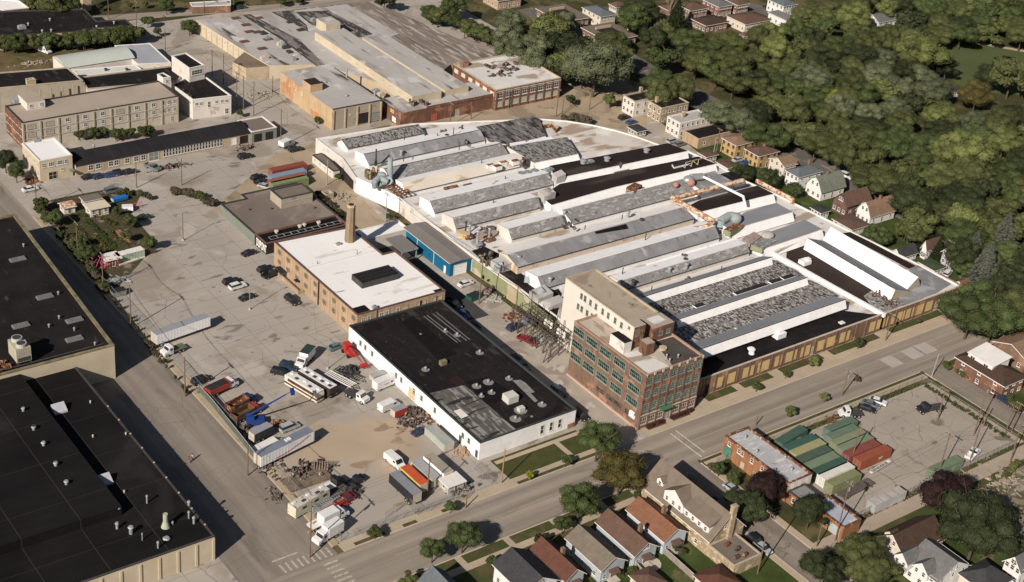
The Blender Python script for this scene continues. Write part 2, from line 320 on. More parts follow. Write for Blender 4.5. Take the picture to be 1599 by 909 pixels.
def wins(parent, A, B, pos, zs, w, h, mats=None, mull=(1, 1), cen=None, name='window', skip=(), sill=True):
 A = Vector(A[:2]); B = Vector(B[:2]); ax = (B-A).normalized(); n = Vector((ax.y, -ax.x)); mid = (A+B)/2
 ref = (Vector(cen[:2])-mid) if cen is not None else mid
 if n.dot(ref) > 0: n = -n
 if isinstance(pos, int): pos = [(i+.5)/pos for i in range(pos)]
 for j, z in enumerate(zs):
  for i, t in enumerate(pos):
   if (i, j) in skip: continue
   c = A+(B-A)*t; mb = MB(); win_mesh(mb, c.x, c.y, z, w, h, (ax.x, ax.y), (n.x, n.y), mull, sill)
   part(name, mb, mats or [frame_w, glass], parent)
def slabwall(parent, name, A, B, t0, t1, z0, z1, dpt, mt, cen=None):
 A = Vector(A[:2]); B = Vector(B[:2]); ax = (B-A).normalized(); n = Vector((ax.y, -ax.x)); ref = (Vector(cen[:2])-(A+B)/2) if cen is not None else (A+B)/2
 if n.dot(ref) > 0: n = -n
 p = A+(B-A)*t0; q = A+(B-A)*t1
 mb = MB().prism([tuple(p-n*.02), tuple(q-n*.02), tuple(q+n*dpt), tuple(p+n*dpt)], z0, z1, bottom=True)
 return part(name, mb, mt, parent)
def pilasters(parent, A, B, n, z1, w, dpt, mt, cen=None):
 L_ = (Vector(B[:2])-Vector(A[:2])).length
 for i in range(n+1):
  t = min(max(i/n, w/2/L_), 1-w/2/L_); slabwall(parent, 'pilaster', A, B, t-w/2/L_, t+w/2/L_, 0, z1, dpt, mt, cen)
def bld(name, label, xy, h, wm, rm, cop=None, par=.45, z0=0., cat='building', group=None, cw=.35):
 cx = sum(p[0] for p in xy)/len(xy); cy = sum(p[1] for p in xy)/len(xy)
 t = thing(name, label, cat, (cx, cy, 0), group); t['c'] = 0; del t['c']
 o, i = inset(list(xy), cw)
 part('wall', MB().prism(o, z0, h, top=False), wm, t)
 part('roof', MB().poly([(x, y, h-par) for x, y in inset(list(xy), .05)[1]]), rm, t)
 mb = MB(); o2, i2 = inset(list(xy), -.06); n = len(o)
 ii, jj = i, i2
 for k in range(n):
  q = (k+1) % n
  mb.poly([(*jj[k], h+.06), (*jj[q], h+.06), (*ii[q], h+.06), (*ii[k], h+.06)])
  mb.poly([(*ii[k], h+.06), (*ii[q], h+.06), (*ii[q], h-par), (*ii[k], h-par)])
  mb.poly([(*jj[k], h-.18), (*jj[q], h-.18), (*jj[q], h+.06), (*jj[k], h+.06)])
 part('parapet', mb, cop or coping_t, t)
 return t, (cx, cy)
def rect3(t, L, B, Rr, z):
 l, b, r = G(t, *L, z), G(t, *B, z), G(t, *Rr, z)
 return (l[0]+b[0])/2, (b[1]+r[1])/2, r[0], l[1]
def box_part(name, parent, x0, y0, x1, y1, z0, z1, m1, m2=None):
 return part(name, MB().prism([(x0, y0), (x1, y0), (x1, y1), (x0, y1)], z0, z1, 0, 1 if m2 else 0, bottom=z0 > 0), [m1, m2] if m2 else m1, parent)
def vent(parent, x, y, z, r=.35, h=.9, mt=None, name='roof_vent', cap=True):
 mb = MB().cyl((x, y, z-.3), (x, y, z+h), r, r, 10)
 if cap: mb.cyl((x, y, z+h), (x, y, z+h+.25), r*1.6, r*1.1, 10)
 return part(name, mb, mt or steel, parent)
def hvac(parent, x, y, z, sx=2.2, sy=1.6, sz=1.2, mt=None, rot=0.):
 mb = MB().box(x, y, z-.2, sx, sy, sz+.2, rot).box(x, y, z+sz, sx*.85, sy*.85, .15, rot).cyl((x, y, z+sz+.1), (x, y, z+sz+.35), min(sx, sy)*.3, n=10)
 return part('air_handler', mb, mt or steel, parent)
# ground
def sheet(name, pts, z, m_): return struct(name, MB().poly([(x, y, z) for x, y in pts]), m_)
def rect(x0, y0, x1, y1): return [(x0, y0), (x1, y0), (x1, y1), (x0, y1)]
sheet('ground', rect(-2500, -2500, 3500, 3500), 0, grass)
sheet('yard', rect(131.5, 205.5, 222, 505), .010, lot)
sheet('yard', rect(222, 380, 345, 500), .006, lot)
sheet('north_yard', rect(60, 372, 131.5, 505), .010, lot)
sheet('alley', rect(201.5, 204.5, 222, 380), .018, alleym)
sheet('west_yard', rect(20, 206, 108.5, 372), .012, lot)
sheet('west_yard', rect(20, 100, 107.7, 191.6), .012, lot)
sheet('sandy_yard', [P(430, 700), P(500, 655), P(600, 640), P(680, 700), P(735, 770), P(640, 800), P(470, 850), P(400, 760)], .022, mat('sandy_patch', (.40, .32, .24), .12, .06, .95, patch=[((.335, .30, .265), .045, .50, (1, 1)), ((.28, .2, .14), .15, .64, (1, 2))]))
sheet('rail_strip', [P(330, 330), P(430, 240), P(600, 196), P(870, 120), P(1010, 120), P(1010, 205), P(850, 190), P(557, 300), P(625, 372), P(575, 362)], .021, mat('sandy_gravel', (.36, .29, .21), .14, .1, .95, patch=[((.25, .2, .15), .12, .55, (1, 1)), ((.12, .11, .06), .1, .66, (1, 1))]))
sheet('north_lot', [P(225, 55), P(330, 45), P(480, 160), P(560, 205), P(500, 265), P(300, 270), P(330, 180)], .016, lot)
sheet('weedy_lot', [P(-40, 60), P(240, 70), P(240, 110), P(60, 160), P(-40, 160)], .015, drygrass)
sheet('apartment_yard', [P(850, 200), P(980, 150), P(1130, 270), P(1100, 320), P(1020, 250)], .017, alleym)
sheet('mown_grass', [P(860, 140), P(880, 90), P(1000, 130), P(960, 160)], .016, mat('mown_dry_grass', (.17, .125, .06), .12, .1, 1., lines=(('y', 4., 1.6, (.13, .10, .045), .5),)))
sheet('main_street', rect(-300, 191.6, 440, 204.6), .030, street)
sheet('side_street', rect(107.7, -200, 130, 191.6), .026, street_v)
sheet('side_street', rect(108.5, 204.6, 130, 480), .026, street_v)
sheet('side_street', rect(211, -100, 219.3, 191.6), .026, street_v)
sheet('side_street', rect(300, -100, 308.6, 191.6), .026, street_v)
sheet('park_road', rect(365.5, 100, 379, 191.6), .026, tarmac)
sheet('park_road', rect(365.5, 204.6, 379, 460), .026, tarmac)
sheet('north_road', [P(130, 26), P(600, -4), P(900, -30), P(900, -14), P(640, 0), P(400, 17), P(135, 36)], .030, street)
sheet('service_alley', rect(219.4, 152.4, 299.9, 156.2), .022, mat('alley_concrete', (.35, .29, .235), .1, .2, .95))
sheet('service_alley', rect(308.7, 152.4, 420, 156.2), .022, MATS['alley_concrete'])
sheet('container_lot', rect(232, 157, 297, 187), .014, mat('cracked_lot', (.335, .295, .255), .12, .06, .95, patch=[((.17, .145, .12), .14, .62, (1, 1))], cracks=[(.10, .010, (.10, .08, .06))], lines=(('x', 7.5, .1, (.13, .11, .09), .7), ('y', 6., .1, (.13, .11, .09), .6))))
def pave(x0, y0, x1, y1, m_=None, name='pavement', h=.13):
 struct(name, MB().prism(rect(x0, y0, x1, y1), 0, h), m_ or walk)
def kerb(x0, y0, x1, y1): struct('kerb', MB().prism(rect(x0, y0, x1, y1), 0, .15), kerbm)
kerb(131.5, 204.6, 201, 204.9); kerb(216, 204.6, 365, 204.9)
kerb(-300, 191.3, 116, 191.6); kerb(131, 191.3, 210, 191.6); kerb(220.2, 191.3, 299, 191.6); kerb(309.6, 191.3, 365, 191.6)
kerb(130, 207, 130.3, 372); kerb(130, 60, 130.3, 190.5)
for xx in (210.7, 219.3, 299.7, 308.6): kerb(xx, 60, xx+.3, 190.5)
pave(131.5, 204.9, 201, 207.4); pave(216, 204.9, 365, 208.6)
pave(130.3, 207.2, 131.9, 372, mat('sandy_kerb_strip', (.38, .31, .22), .15, .3, .95, patch=((.13, .11, .06), .3, .62, (1, 1))), 'kerb_strip')
pave(131, 186.8, 210, 188.6); pave(131, 188.6, 210.7, 191.3, verge, 'verge', .12)
pave(220.2, 188.7, 299, 190.4); pave(219.6, 190.4, 299.7, 191.3, verge, 'verge', .12)
pave(309.8, 187.4, 365, 189.2); pave(308.9, 189.2, 365, 191.3, verge, 'verge', .12)
pave(219.6, 120, 221.2, 188.7); pave(209.2, 120, 210.7, 186.8)
pave(297.5, 120, 299.7, 186.5, verge, 'verge', .12); pave(295.9, 157, 297.5, 186.5); pave(308.9, 120, 311.2, 187, verge, 'verge', .12)
for x0 in (150, 162.5, 175, 188, 197.5): pave(x0, 188.6, x0+1.6, 191.32, walk, 'footpath', .134)
pave(176.5, 207.3, 201.5, 215.3, lawn, 'lawn', .12)
sheet('verge', rect(177, 204.95, 201, 205.9), .135, verge)
sheet('footpath', rect(177, 213.4, 203, 214.6), .128, walk); sheet('footpath', rect(193.6, 207.2, 195.0, 213.4), .128, walk)
for x0, x1 in ((134.5, 142), (146.5, 150), (156.5, 160.5)): sheet('verge', rect(x0, 205.0, x1, 206.0), .137, verge)
for x0, x1 in ((217.2, 223), (225.2, 231), (239, 249), (251.5, 262), (265.5, 281), (284.5, 303), (308, 330), (334, 345)):
 sheet('verge', rect(x0, 208.7 if x0 > 232 else 206.6, x1, 211.3 if x0 > 232 else 208.4), .138 if x0 < 232 else .012, verge if x0 > 232 else mat('brown_mulch', (.10, .06, .045), .3, .8))
sheet('entrance_paving', rect(216, 208.6, 232, 210.5), .012, walk); sheet('entrance_paving', rect(232, 208.6, 345, 212), .008, walk)
def strip(name, a, b, w, m_=None, z=.036):
 a = Vector(a); b = Vector(b); n = (b-a).normalized(); n = Vector((-n.y, n.x))*w/2
 struct(name, MB().poly([(*(a+n), z), (*(a-n), z), (*(b-n), z), (*(b+n), z)]), m_ or paint_w)
strip('crossing_line', G('C3', 935, 30), G('C3', 1120, 170), .32); strip('crossing_line', G('C3', 965, 12), G('C3', 1137, 142), .32)
pw = mat('worn_crossing_paint', (.43, .39, .34), .3, 1.5)
for k in range(9): strip('crossing_stripe', (118+k*1.35, 204.9), (118+k*1.35, 207.6), .5, pw)
for k in range(8): strip('crossing_stripe', (125.6, 193.2+k*1.4), (129., 193.2+k*1.4), .5, pw)
strip('stop_line', (117.2, 209.2), (123, 209.2), .45, pw)
yl = mat('worn_yellow_road_paint', (.42, .33, .18), .2, 1.)
strip('centre_line', (140, 198.3), (212, 198.3), .12, yl); strip('centre_line', (219, 198.2), (299, 198.2), .12, yl); strip('centre_line', (309, 198.2), (364, 198.2), .12, yl)
for k in range(16): strip('lane_dash', (150+k*13, 201.4), (153+k*13, 201.4), .1, mat('faded_road_paint', (.36, .32, .27), .1, 1.))
pp = mat('new_road_patch', (.37, .34, .32), .05, .3)
for (a, b) in (((670, 410), (790, 445)), ((820, 372), (912, 402)), ((900, 340), (985, 372))):
 p, q = G('D2', *a), G('D2', *b); xm = (p[0]+q[0])/2; strip('road_patch', (xm-3.2+1, 198.9), (xm+3.4-1, 198.9), 4.6, pp, .034)
for k in range(14): strip('park_road_line', (372.2, 150+k*20), (372.2, 156+k*20), .2)
sheet('back_lawn', rect(160, 120, 209, 172), .010, mat('garden_lawn', (.052, .075, .022), .3, .2, 1., patch=((.12, .10, .05), .2, .64, (1, 1))))
sheet('front_lawn', rect(131, 172, 209, 186.7), .012, verge)
sheet('gardens', rect(221.3, 100, 297, 152.2), .010, MATS['garden_lawn']); sheet('gardens', rect(311.3, 100, 365, 187.3), .010, MATS['garden_lawn'])
sheet('weedy_ground', rect(262, 128, 297, 152), .016, mat('vacant_ground', (.21, .175, .13), .2, .2, 1., patch=[((.09, .085, .045), .15, .52, (1, 1)), ((.30, .26, .22), .3, .6, (1, 1))]))
sheet('alley_verge', rect(221.3, 150.6, 297, 152.2), .02, verge); sheet('alley_verge', rect(221.3, 156.3, 297, 157.6), .02, verge)
sheet('courtyard_gardens', rect(335, 216, 365, 400), .010, MATS['garden_lawn'])
sheet('sports_field', [P(1430, 62), P(1520, 66), P(1620, 84), P(1680, 120), P(1600, 150), P(1530, 140), P(1500, 135), P(1440, 95)], .020, field)
sheet('park_path', [P(1400, 56), P(1500, 61), P(1620, 82), P(1620, 85), P(1500, 64.5), P(1400, 60)], .026, walk)
sheet('park_path', [P(1380, 122), P(1440, 125), P(1480, 150), P(1480, 178), P(1460, 178), P(1450, 150), P(1400, 128)], .026, walk)
sheet('park_clearing', [P(1190, 160), P(1280, 150), P(1290, 180), P(1220, 185)], .02, drygrass)
sheet('street_north', [P(1060, 0), P(1599, 60), P(1599, 54), P(1080, -6)][:0] or [P(1150, 8), P(1175, 3), P(1260, 36), P(1240, 40)], .03, tarmac)
sheet('car_park', [P(1040, 25), P(1110, 22), P(1140, 34), P(1090, 40)], .028, lot)
# left warehouses
xy = [(P(335, 837, 6.1)[0], P(335, 837, 6.1)[1]), (P(335, 837, 6.1)[0], 288), (40, 288), (40, P(335, 837, 6.1)[1])]
X1, Y1 = xy[0]
t, c = bld('warehouse', 'low black-roofed warehouse with cream south wall at the bottom left', xy, 6.1, w_cream, r_black, coping_d, .12)
pilasters(t, (X1-60, Y1), (X1, Y1), 15, 5.4, .5, .18, w_cream, c)
for i in range(22): slabwall(t, 'pilaster', (X1, Y1), (X1, 288), (i*3.2)/(288-Y1), (i*3.2+.4)/(288-Y1), 0, 5.4, .15, w_cream, (40, 200))
a = G('A2', 180, 545, 8.2); b = G('A3', 665, 480, 8.2)
xe = (a[0]+b[0])/2; box_part('upper_roof', t, 40.5, b[1], xe, 287.6, 6., 8.2, r_black)
for (tt, x, y) in (('A2', 345, 745), ('A3', 612, 300)):
 p = G(tt, x, y, 6.8); mb = MB().prism([(p[0]-1.4, p[1]-1.4), (p[0]+1.6, p[1]-1.4), (p[0]+1.6, p[1]+.8), (p[0]-1.4, p[1]+.8)], 5.9, [6.4, 6.4, 7.6, 7.6])
 part('skylight', mb, mat('skylight_acrylic', (.42, .42, .47), .1, .8, .4), t)
for (tt, x, y, z, r_, hh) in (('A3', 200, 5, 8.2, .3, .8), ('A3', 258, 100, 8.2, .35, .8), ('A3', 330, 220, 8.2, .35, .8), ('A3', 393, 330, 8.2, .35, .8), ('A2', 138, 765, 8.2, .3, .8), ('A2', 200, 875, 8.2, .35, .8),
 ('A3', 870, 440, 6.1, .18, 1.8), ('A3', 703, 510, 6.1, .3, 1.8), ('A3', 693, 590, 6.1, .28, 1.3), ('A3', 775, 620, 6.1, .4, 1.6), ('A3', 1117, 455, 6.1, .25, 1.), ('A3', 1117, 530, 6.1, .18, 1.6), ('A3', 1147, 560, 6.1, .25, 1.5), ('A3', 935, 705, 6.1, .2, 1.4), ('A3', 1020, 565, 6.1, .2, .5), ('A3', 985, 655, 6.1, .5, .3), ('A3', 842, 660, 6.1, .12, 1.6)):
 x, y = G(tt, x, y, z); vent(t, x, y, z-.1, r_, hh, steel)
p = G('A3', 980, 580, 6.1); part('exhaust_stack', MB().cyl((*p, 6), (*p, 7.3), .95, .55, 12).cyl((*p, 7.3), (*p, 9.3), .5, .5, 12), mat('pale_green_metal', (.36, .38, .3), .1, .5), t)
for (tt, x, y) in (('A3', 735, 378), ('A3', 745, 35), ('A3', 550, 50), ('A2', 535, 715)): p = G(tt, x, y, 6.1); vent(t, p[0], p[1], 6., .15, .4, stone)
for k in range(9):
 p = (X1-.1, Y1+52-6*k+.0); part('roof_marker', MB().box(p[0], p[1], 6.1, .3, .3, .25), stone, t)
xa = G('A2', 676, 375, 9.3); yb = xa[1]; X2 = G('A2', 676, 375, 9.3)[0]; x3 = G('A1', 90, 432, 9.3)
wh2 = [(40, yb), (X2, yb), (x3[0], x3[1]), (40, x3[1])]
t, c = bld('warehouse', 'taller black-roofed warehouse with a cooling tower behind the lower one on the left', wh2, 9.3, w_cream, r_blackdirty, mat('lichen_coping', (.20, .175, .11), .3, .6), .3, cw=.8)
for (tt, x, y) in (('A2', 265, 88), ('A2', 123, 258), ('A2', 440, 338), ('A1', 105, 700), ('A1', 440, 1060)):
 x, y = G(tt, x, y, 9.2); mb = MB().box(x, y, 8.9, 4., 1.7, .5, 0); mb.box(x, y, 9.4, 3.7, 1.4, .12, 0, 1); part('skylight', mb, [mat('grey_curb', (.2, .2, .2), .1), mat('dirty_skylight_glazing', (.16, .16, .165), .2, .8, .3)], t)
for (tt, x, y) in (('A2', 345, 72), ('A1', 140, 622), ('A2', 290, 265), ('A2', 562, 372), ('A2', 440, 285), ('A2', 350, 215)): x, y = G(tt, x, y, 9.2); vent(t, x, y, 9., .2, .7, chrome)
part('pipe_rail', MB().tube([(70, yb+.9, 9.9), (X2-2, yb+.9, 9.9)], .12, 6), dsteel, t)
x, y = G('A2', 135, 470, 9.3)
ct = thing('cooling_tower', 'pale louvred cooling tower with two round fan stacks on the black roof at left', 'cooling tower', (x, y, 9.2))
mb = MB().box(x, y+1.5, 9.8, 3.4, 5.2, 3.6); part('casing', mb, mat('cooling_tower_casing', (.40, .37, .30), .12, .5, .8, lines=(('x', .55, .12, (.2, .18, .15), .7),)), ct)
for dy in (.2, 2.9): part('fan_stack', MB().cyl((x, y+dy, 13.3), (x, y+dy, 14.2), 1.25, 1.2, 16).cyl((x, y+dy, 14.2), (x, y+dy, 14.22), 1., 1., 16, 1), [mat('fan_stack_metal', (.42, .42, .38), .1, .6), dsteel], ct)
for dx in (-1.5, 1.5):
 for dy in (-1, 4): part('leg', MB().box(x+dx, y+dy, 9.1, .25, .25, .8), dsteel, ct)
part('louvre', MB().box(x, y-1.12, 10., 2.9, .06, 1.), dsteel, ct)
jb = MB(); random.seed(3)
for k in range(26): jb.box(x-4.6+random.uniform(-2.6, 1.8), y-.5+random.uniform(-1.2, 2.2), 9.2, random.uniform(.3, 1.3), random.uniform(.2, .8), random.uniform(.2, .8), random.random()*3)
solo('pipework', jb, rust, 'rusty pumps and pipework at the foot of the cooling tower', 'pipework', (x-4, y, 9.2))
# top left group
def quad(tt, pts, z): return [G(tt, a, b, z) for a, b in pts]
t, c = bld('hall', 'large flat hall with black roof beyond the weedy lot at top left', quad('r', [(-400, 300), (630, 245), (760, 215), (1045, 205), (980, 150), (755, 165), (660, 70), (-400, 100)], 5.5), 5.5, w_greyconc, r_black2, coping_d, .3)
for (x_, y_) in ((170, 215), (220, 190), (330, 245), (390, 155), (400, 240), (755, 212), (890, 178)): x, y = G('r', x_, y_, 5.6); (hvac if x_ == 170 else vent)(t, x, y, 5.3, *((2.6, 1.8, 1.) if x_ == 170 else (.3, .7)))
t, c = bld('chimney_block', 'pale rectangular brick stack at the edge of the black-roofed hall', [(a+.001, b) for a, b in rect(G('r', 655, 90, 0)[0]-.2, G('r', 655, 90, 0)[1], G('r', 655, 90, 0)[0]+3, G('r', 655, 90, 0)[1]+2.6)], 13, w_tanconc, r_tan, None, .3, cat='chimney')
q = quad('r', [(410, 430), (515, 520), (1075, 462), (1010, 405)], 5.)
mb = MB();
t = thing('shed', 'long low shed with pale green curved metal roof north of the tan block', 'shed', q[0])
x0, y0, x1, y1 = q[0][0], q[1][1], q[2][0], q[0][1]
part('wall', MB().prism(rect(x0, y0, x1, y1), 0, 4.6, top=False), w_white2, t)
mb = MB(); K = 8
for k in range(K):
 a0, a1 = k/K, (k+1)/K; f = lambda a: 4.5+1.5*math.sin(math.pi*a)
 mb.poly([(x0-.2, y0-.3+(y1-y0+.6)*a0, f(a0)), (x1+.2, y0-.3+(y1-y0+.6)*a0, f(a0)), (x1+.2, y0-.3+(y1-y0+.6)*a1, f(a1)), (x0-.2, y0-.3+(y1-y0+.6)*a1, f(a1))])
for xx in (x0, x1): mb.poly([(xx, y0+(y1-y0)*k/K, 4.5+1.5*math.sin(math.pi*k/K)) for k in range(K+1)])
part('roof', mb, mat('pale_green_metal_roof', (.42, .46, .43), .08, .1, .6, lines=(('x', 1., .1, (.36, .4, .37), .5),)), t)
t, c = bld('shed', 'flat blue-grey metal-roofed shed beside the curved green roof', quad('r', [(895, 355), (1075, 500), (1335, 490), (1170, 338)], 4.), 4., w_white2, mat('blue_grey_metal_roof', (.33, .345, .38), .1, .15, .6, lines=(('x', 1.2, .12, (.25, .26, .29), .5),), patch=((.22, .15, .12), .2, .70, (1, 1))), coping_w, .1)
t, c = bld('shed', 'narrow white-roofed lean-to in front of the curved green roof', quad('r', [(560, 545), (620, 595), (1110, 545), (1060, 505)], 3.6), 3.6, w_white2, r_white2, coping_w, .1)
for x_ in (825, 990): x, y = G('r', x_, 548, 3.7); vent(t, x, y, 3.4, .4, .8, dsteel)
t, c = bld('workshop', 'black-roofed workshop with cream pier wall behind the tan three-storey block', quad('A0', [(-160, 540), (0, 520), (490, 475), (400, 398), (-160, 440)], 8.5), 8.5, w_greyconc, r_black2, coping_t, .3)
q = quad('A0', [(215, 505), (500, 478)], 8.5); pilasters(t, (q[0][0], q[1][1]), (q[1][0], q[1][1]), 4, 8., .5, .2, w_tanconc, c)
t, c = bld('brick_stack_house', 'small brown penthouse box on the black workshop roof at left', quad('A0', [(150, 465), (160, 478), (212, 470), (195, 458)], 10), 10, w_tanconc, r_tan, None, .2, z0=8.3, cat='penthouse')
t, c = bld('workshop', 'long black-roofed wing between the tan block and the white lean-to', quad('A0', [(480, 455), (515, 525), (925, 490), (1050, 480), (1120, 395), (1010, 390)], 6.4), 6.4, w_white2, r_black2, coping_t, .3)
t, c = bld('office_building', 'white two-storey office wing with black roof and parapet east of the tan block', quad('A0', [(1015, 500), (1140, 590), (1368, 565), (1205, 445), (1110, 455)], 6.9), 6.9, w_white2, r_black2, coping_w, .35)
A, B = G('A0', 1140, 590, 6.9), G('A0', 1368, 565, 6.9)
wins(t, A, B, (.1, .22, .62, .76, .88), (5.2,), 1.2, 1.1, cen=c); wins(t, A, B, (.42,), (4.6,), 1., 2.1, cen=c, name='door', mats=[frame_w, w_dark]); wins(t, A, B, (.88,), (1.6,), 1.3, 2., cen=c)
wins(t, G('A0', 1015, 500, 6.9), A, 4, (5.2,), 1.1, 1., cen=c)
for x_, y_ in ((1045, 500), (1085, 535), (1115, 562), (1130, 572)): x, y = G('A0', x_, y_, 6.9); vent(t, x, y, 6.5, .3, .6, dsteel)
t, c = bld('penthouse', 'white rooftop block with black roof and broken window standing on the workshop wing', quad('A0', [(1015, 330), (1120, 405), (1210, 385), (1100, 312)], 11.5), 11.5, w_white2, r_black2, coping_w, .3, z0=0)
A, B = G('A0', 1120, 405, 11.5), G('A0', 1210, 385, 11.5); wins(t, A, B, (.5,), (9.6,), 4.2, 1.7, cen=c, mull=(3, 1)); wins(t, G('A0', 1015, 330, 11.5), A, (.5,), (8.2,), 1., 2., cen=c, name='door', mats=[frame_w, boardm])
t, c = bld('penthouse', 'small white stair tower with one window at the end of the tan roof', quad('A0', [(930, 440), (965, 462), (1010, 455), (965, 430)], 11.), 11., w_white2, r_black2, coping_w, .2)
A, B = G('A0', 965, 462, 11.), G('A0', 1010, 455, 11.); wins(t, A, B, (.5,), (9.6,), 1., 1.2, cen=c)
q = quad('A0', [(5, 600), (105, 703), (1080, 590), (970, 500)], 9.)
q = rect((q[0][0]+q[1][0])/2, (q[1][1]+q[2][1])/2, q[2][0], (q[0][1]+q[3][1])/2)
t, c = bld('apartment_block', 'tan three-storey factory block with piers and vines on its front wall', q, 9., mat('pale_tan_wall', (.50, .45, .37), .08, .3, .9, patch=((.38, .33, .26), .35, .62, (1, 1))), r_tan, coping_d, .35)
A, B = q[0], q[1]; pilasters(t, A, B, 9, 8.6, .5, .25, w_greyconc, c)
for z in (3.1, 5.7): slabwall(t, 'floor_band', A, B, 0, 1, z, z+.35, .12, stone, c)
gpos = [(i+.5)/9 for i in range(9)]
slots = {2: 0, 3: 0, 4: 0, 6: 0, 7: 0, 8: 0}
wins(t, A, B, [gpos[k] for k in (2, 3, 4, 6, 7)], (7.4,), 1.5, 1.4, cen=c); wins(t, A, B, [gpos[k] for k in (2, 3, 4, 5, 6, 7)], (4.7,), 1.2, 1.4, cen=c)
wins(t, A, B, [.90, .935, .975], (7.4, 4.7), 1., 1.4, cen=c); wins(t, A, B, (.955,), (1.5,), .8, 1.6, cen=c)
wins(t, A, B, [gpos[k] for k in (0, 1, 5)], (7.3,), 2.6, 1.5, cen=c, mats=[w_greyconc, mat('bricked_up_infill', (.42, .36, .29), .08, 1.)]); wins(t, A, B, [gpos[k] for k in (0, 1)], (4.6,), 2.6, 1.5, cen=c, mats=[w_greyconc, MATS['bricked_up_infill']])
slabwall(t, 'brick_end_wall', q[3], q[0], 0.0, .97, 0, 8.9, .1, w_brick, c)
wins(t, q[3], q[0], 5, (2., 4.8, 7.4), 1.8, 1.5, cen=c)
p = quad('A0', [(115, 555), (150, 610), (262, 588), (220, 525)], 11.3); p = rect((p[0][0]+p[1][0])/2, p[1][1], p[2][0], p[0][1])
box_part('penthouse', t, p[0][0], p[0][1], p[2][0], p[2][1], 8.6, 11.2, w_white2, r_tan); wins(t, p[0], p[1], (.22, .8), (10.,), 1., 1.1, cen=((p[0][0]+p[2][0])/2, p[2][1]))
x, y = G('A0', 98, 600, 9.); hvac(t, x, y, 8.7, 2., 1.6, 1.2); x, y = G('A0', 585, 645, 9.); vent(t, x, y, 8.6, .3, .5)
q = quad('z1', [(0, 0)], 0)
pts = dict(L=G('A0', 400, 862, 4.), )
q = [G('A0', 385, 865, 4.2), G('A1', 435, 148, 3.4), G('A1', 1240, 35, 3.6), G('A0', 1525, 815, 4.), G('A0', 1420, 722, 4.)]
x0 = G('A1', 440, 140, 3.4)[0]; y0 = G('A1', 440, 152, 3.4)[1]; x1 = G('A0', 1525, 812, 3.8)[0]; y1 = G('A0', 1425, 722, 4.2)[1]+1
t = thing('long_shed', 'long black curved-roof shed with glazed doors facing the yard', 'shed', ((x0+x1)/2, (y0+y1)/2))
ccc = ((x0+x1)/2, y1)
part('wall', MB().prism(rect(x0, y0+.3, x1, y1), 0, 3.4, top=False), w_tanconc, t)
mb = MB(); K = 10
f = lambda a: 3.3+1.7*math.sin(math.pi*min(a*.62, 1)) if a < .8 else 3.3+1.7*math.sin(math.pi*.5)-(a-.8)*6
for k in range(K):
 a0, a1 = k/K, (k+1)/K
 mb.poly([(x0, y0+(y1-y0)*a0, f(a0)), (x1, y0+(y1-y0)*a0, f(a0)), (x1, y0+(y1-y0)*a1, f(a1)), (x0, y0+(y1-y0)*a1, f(a1))])
for xx in (x0+.02, x1-.02): mb.poly([(xx, y0+(y1-y0)*k/K, f(k/K)) for k in range(K+1)]+[(xx, y1, 3), (xx, y0, 3)])
part('roof', mb, mat('black_felt_roof', (.022, .021, .024), .2, .15, .8, lines=(('x', 4.2, .12, (.05, .048, .055), .6),)), t)
wallA, wallB = (x0, y0+.3), (x1, y0+.3)
wins(t, wallA, wallB, [.08, .12, .19, .22, .28, .33, .37], (1.9,), 1.6, 1.8, cen=ccc); wins(t, wallA, wallB, [.43], (1.6,), 3.4, 2.9, cen=ccc, name='door', mats=[frame_w, w_greyg])
for k in range(20): wins(t, wallA, wallB, [.49+k*.0175], (2.,), .8, 2.4, cen=ccc, name='glazed_panel', mull=(0, 1))
wins(t, wallA, wallB, [.90], (1.5,), 1.8, 2.4, cen=ccc, name='door', mats=[frame_w, w_white])
wins(t, wallA, wallB, [.96], (1.5,), 2.8, 2.4, cen=ccc, name='garage_door', mats=[w_dark, w_dark])
x, y = G('A1', 555, 35, 4.6); vent(t, x, y, 4.6, .3, .6, chrome)
t, c = bld('gatehouse', 'grey flat-roofed wing with dark garage openings at the end of the long black shed', [(x1+.05, y0-.5), (x1+9, y0-.5), (x1+9, y1+1), (x1+.05, y1+1)], 3.9, w_greyg, r_taupe, coping_w, .25)
wins(t, (x1, y0-.5), (x1+9, y0-.5), (.25, .7), (1.5,), 2.6, 2.6, cen=c, name='garage_door', mats=[w_dark, w_dark], sill=False)
q = rect3('A1', (125, 0), (215, 112), (435, 92), 6.9); q = rect(*q)
q[3] = (q[3][0], G('A0', 330, 812, 6.9)[1]); q[2] = (q[2][0], q[3][1])
t, c = bld('office_building', 'cream two-storey office with white roof at the end of the long black shed', q, 6.9, w_cream, r_white, coping_w, .3)
wins(t, q[0], q[1], (.12,), (5.2,), .9, 1.3, cen=c); wins(t, q[0], q[1], (.36, .62), (5.2,), 1.8, 1.4, cen=c, mull=(2, 1)); wins(t, q[0], q[1], (.80,), (5.2,), .9, 1.3, cen=c)
wins(t, q[0], q[1], (.38,), (1.5,), 2.6, 2.5, cen=c, name='garage_door', mats=[stone, w_dark]); wins(t, q[0], q[1], (.68,), (2.9,), .9, .9, cen=c)
wins(t, q[3], q[0], (.2, .45, .7, .9), (5.2, 2.2), .9, 1.2, cen=c); x, y = G('A0', 215, 830, 7.); hvac(t, x, y, 6.6, 1.8, 1.4, .7)
slabwall(t, 'awning', q[0], q[1], .85, 1., 2.4, 2.6, 2., w_greyg, c)
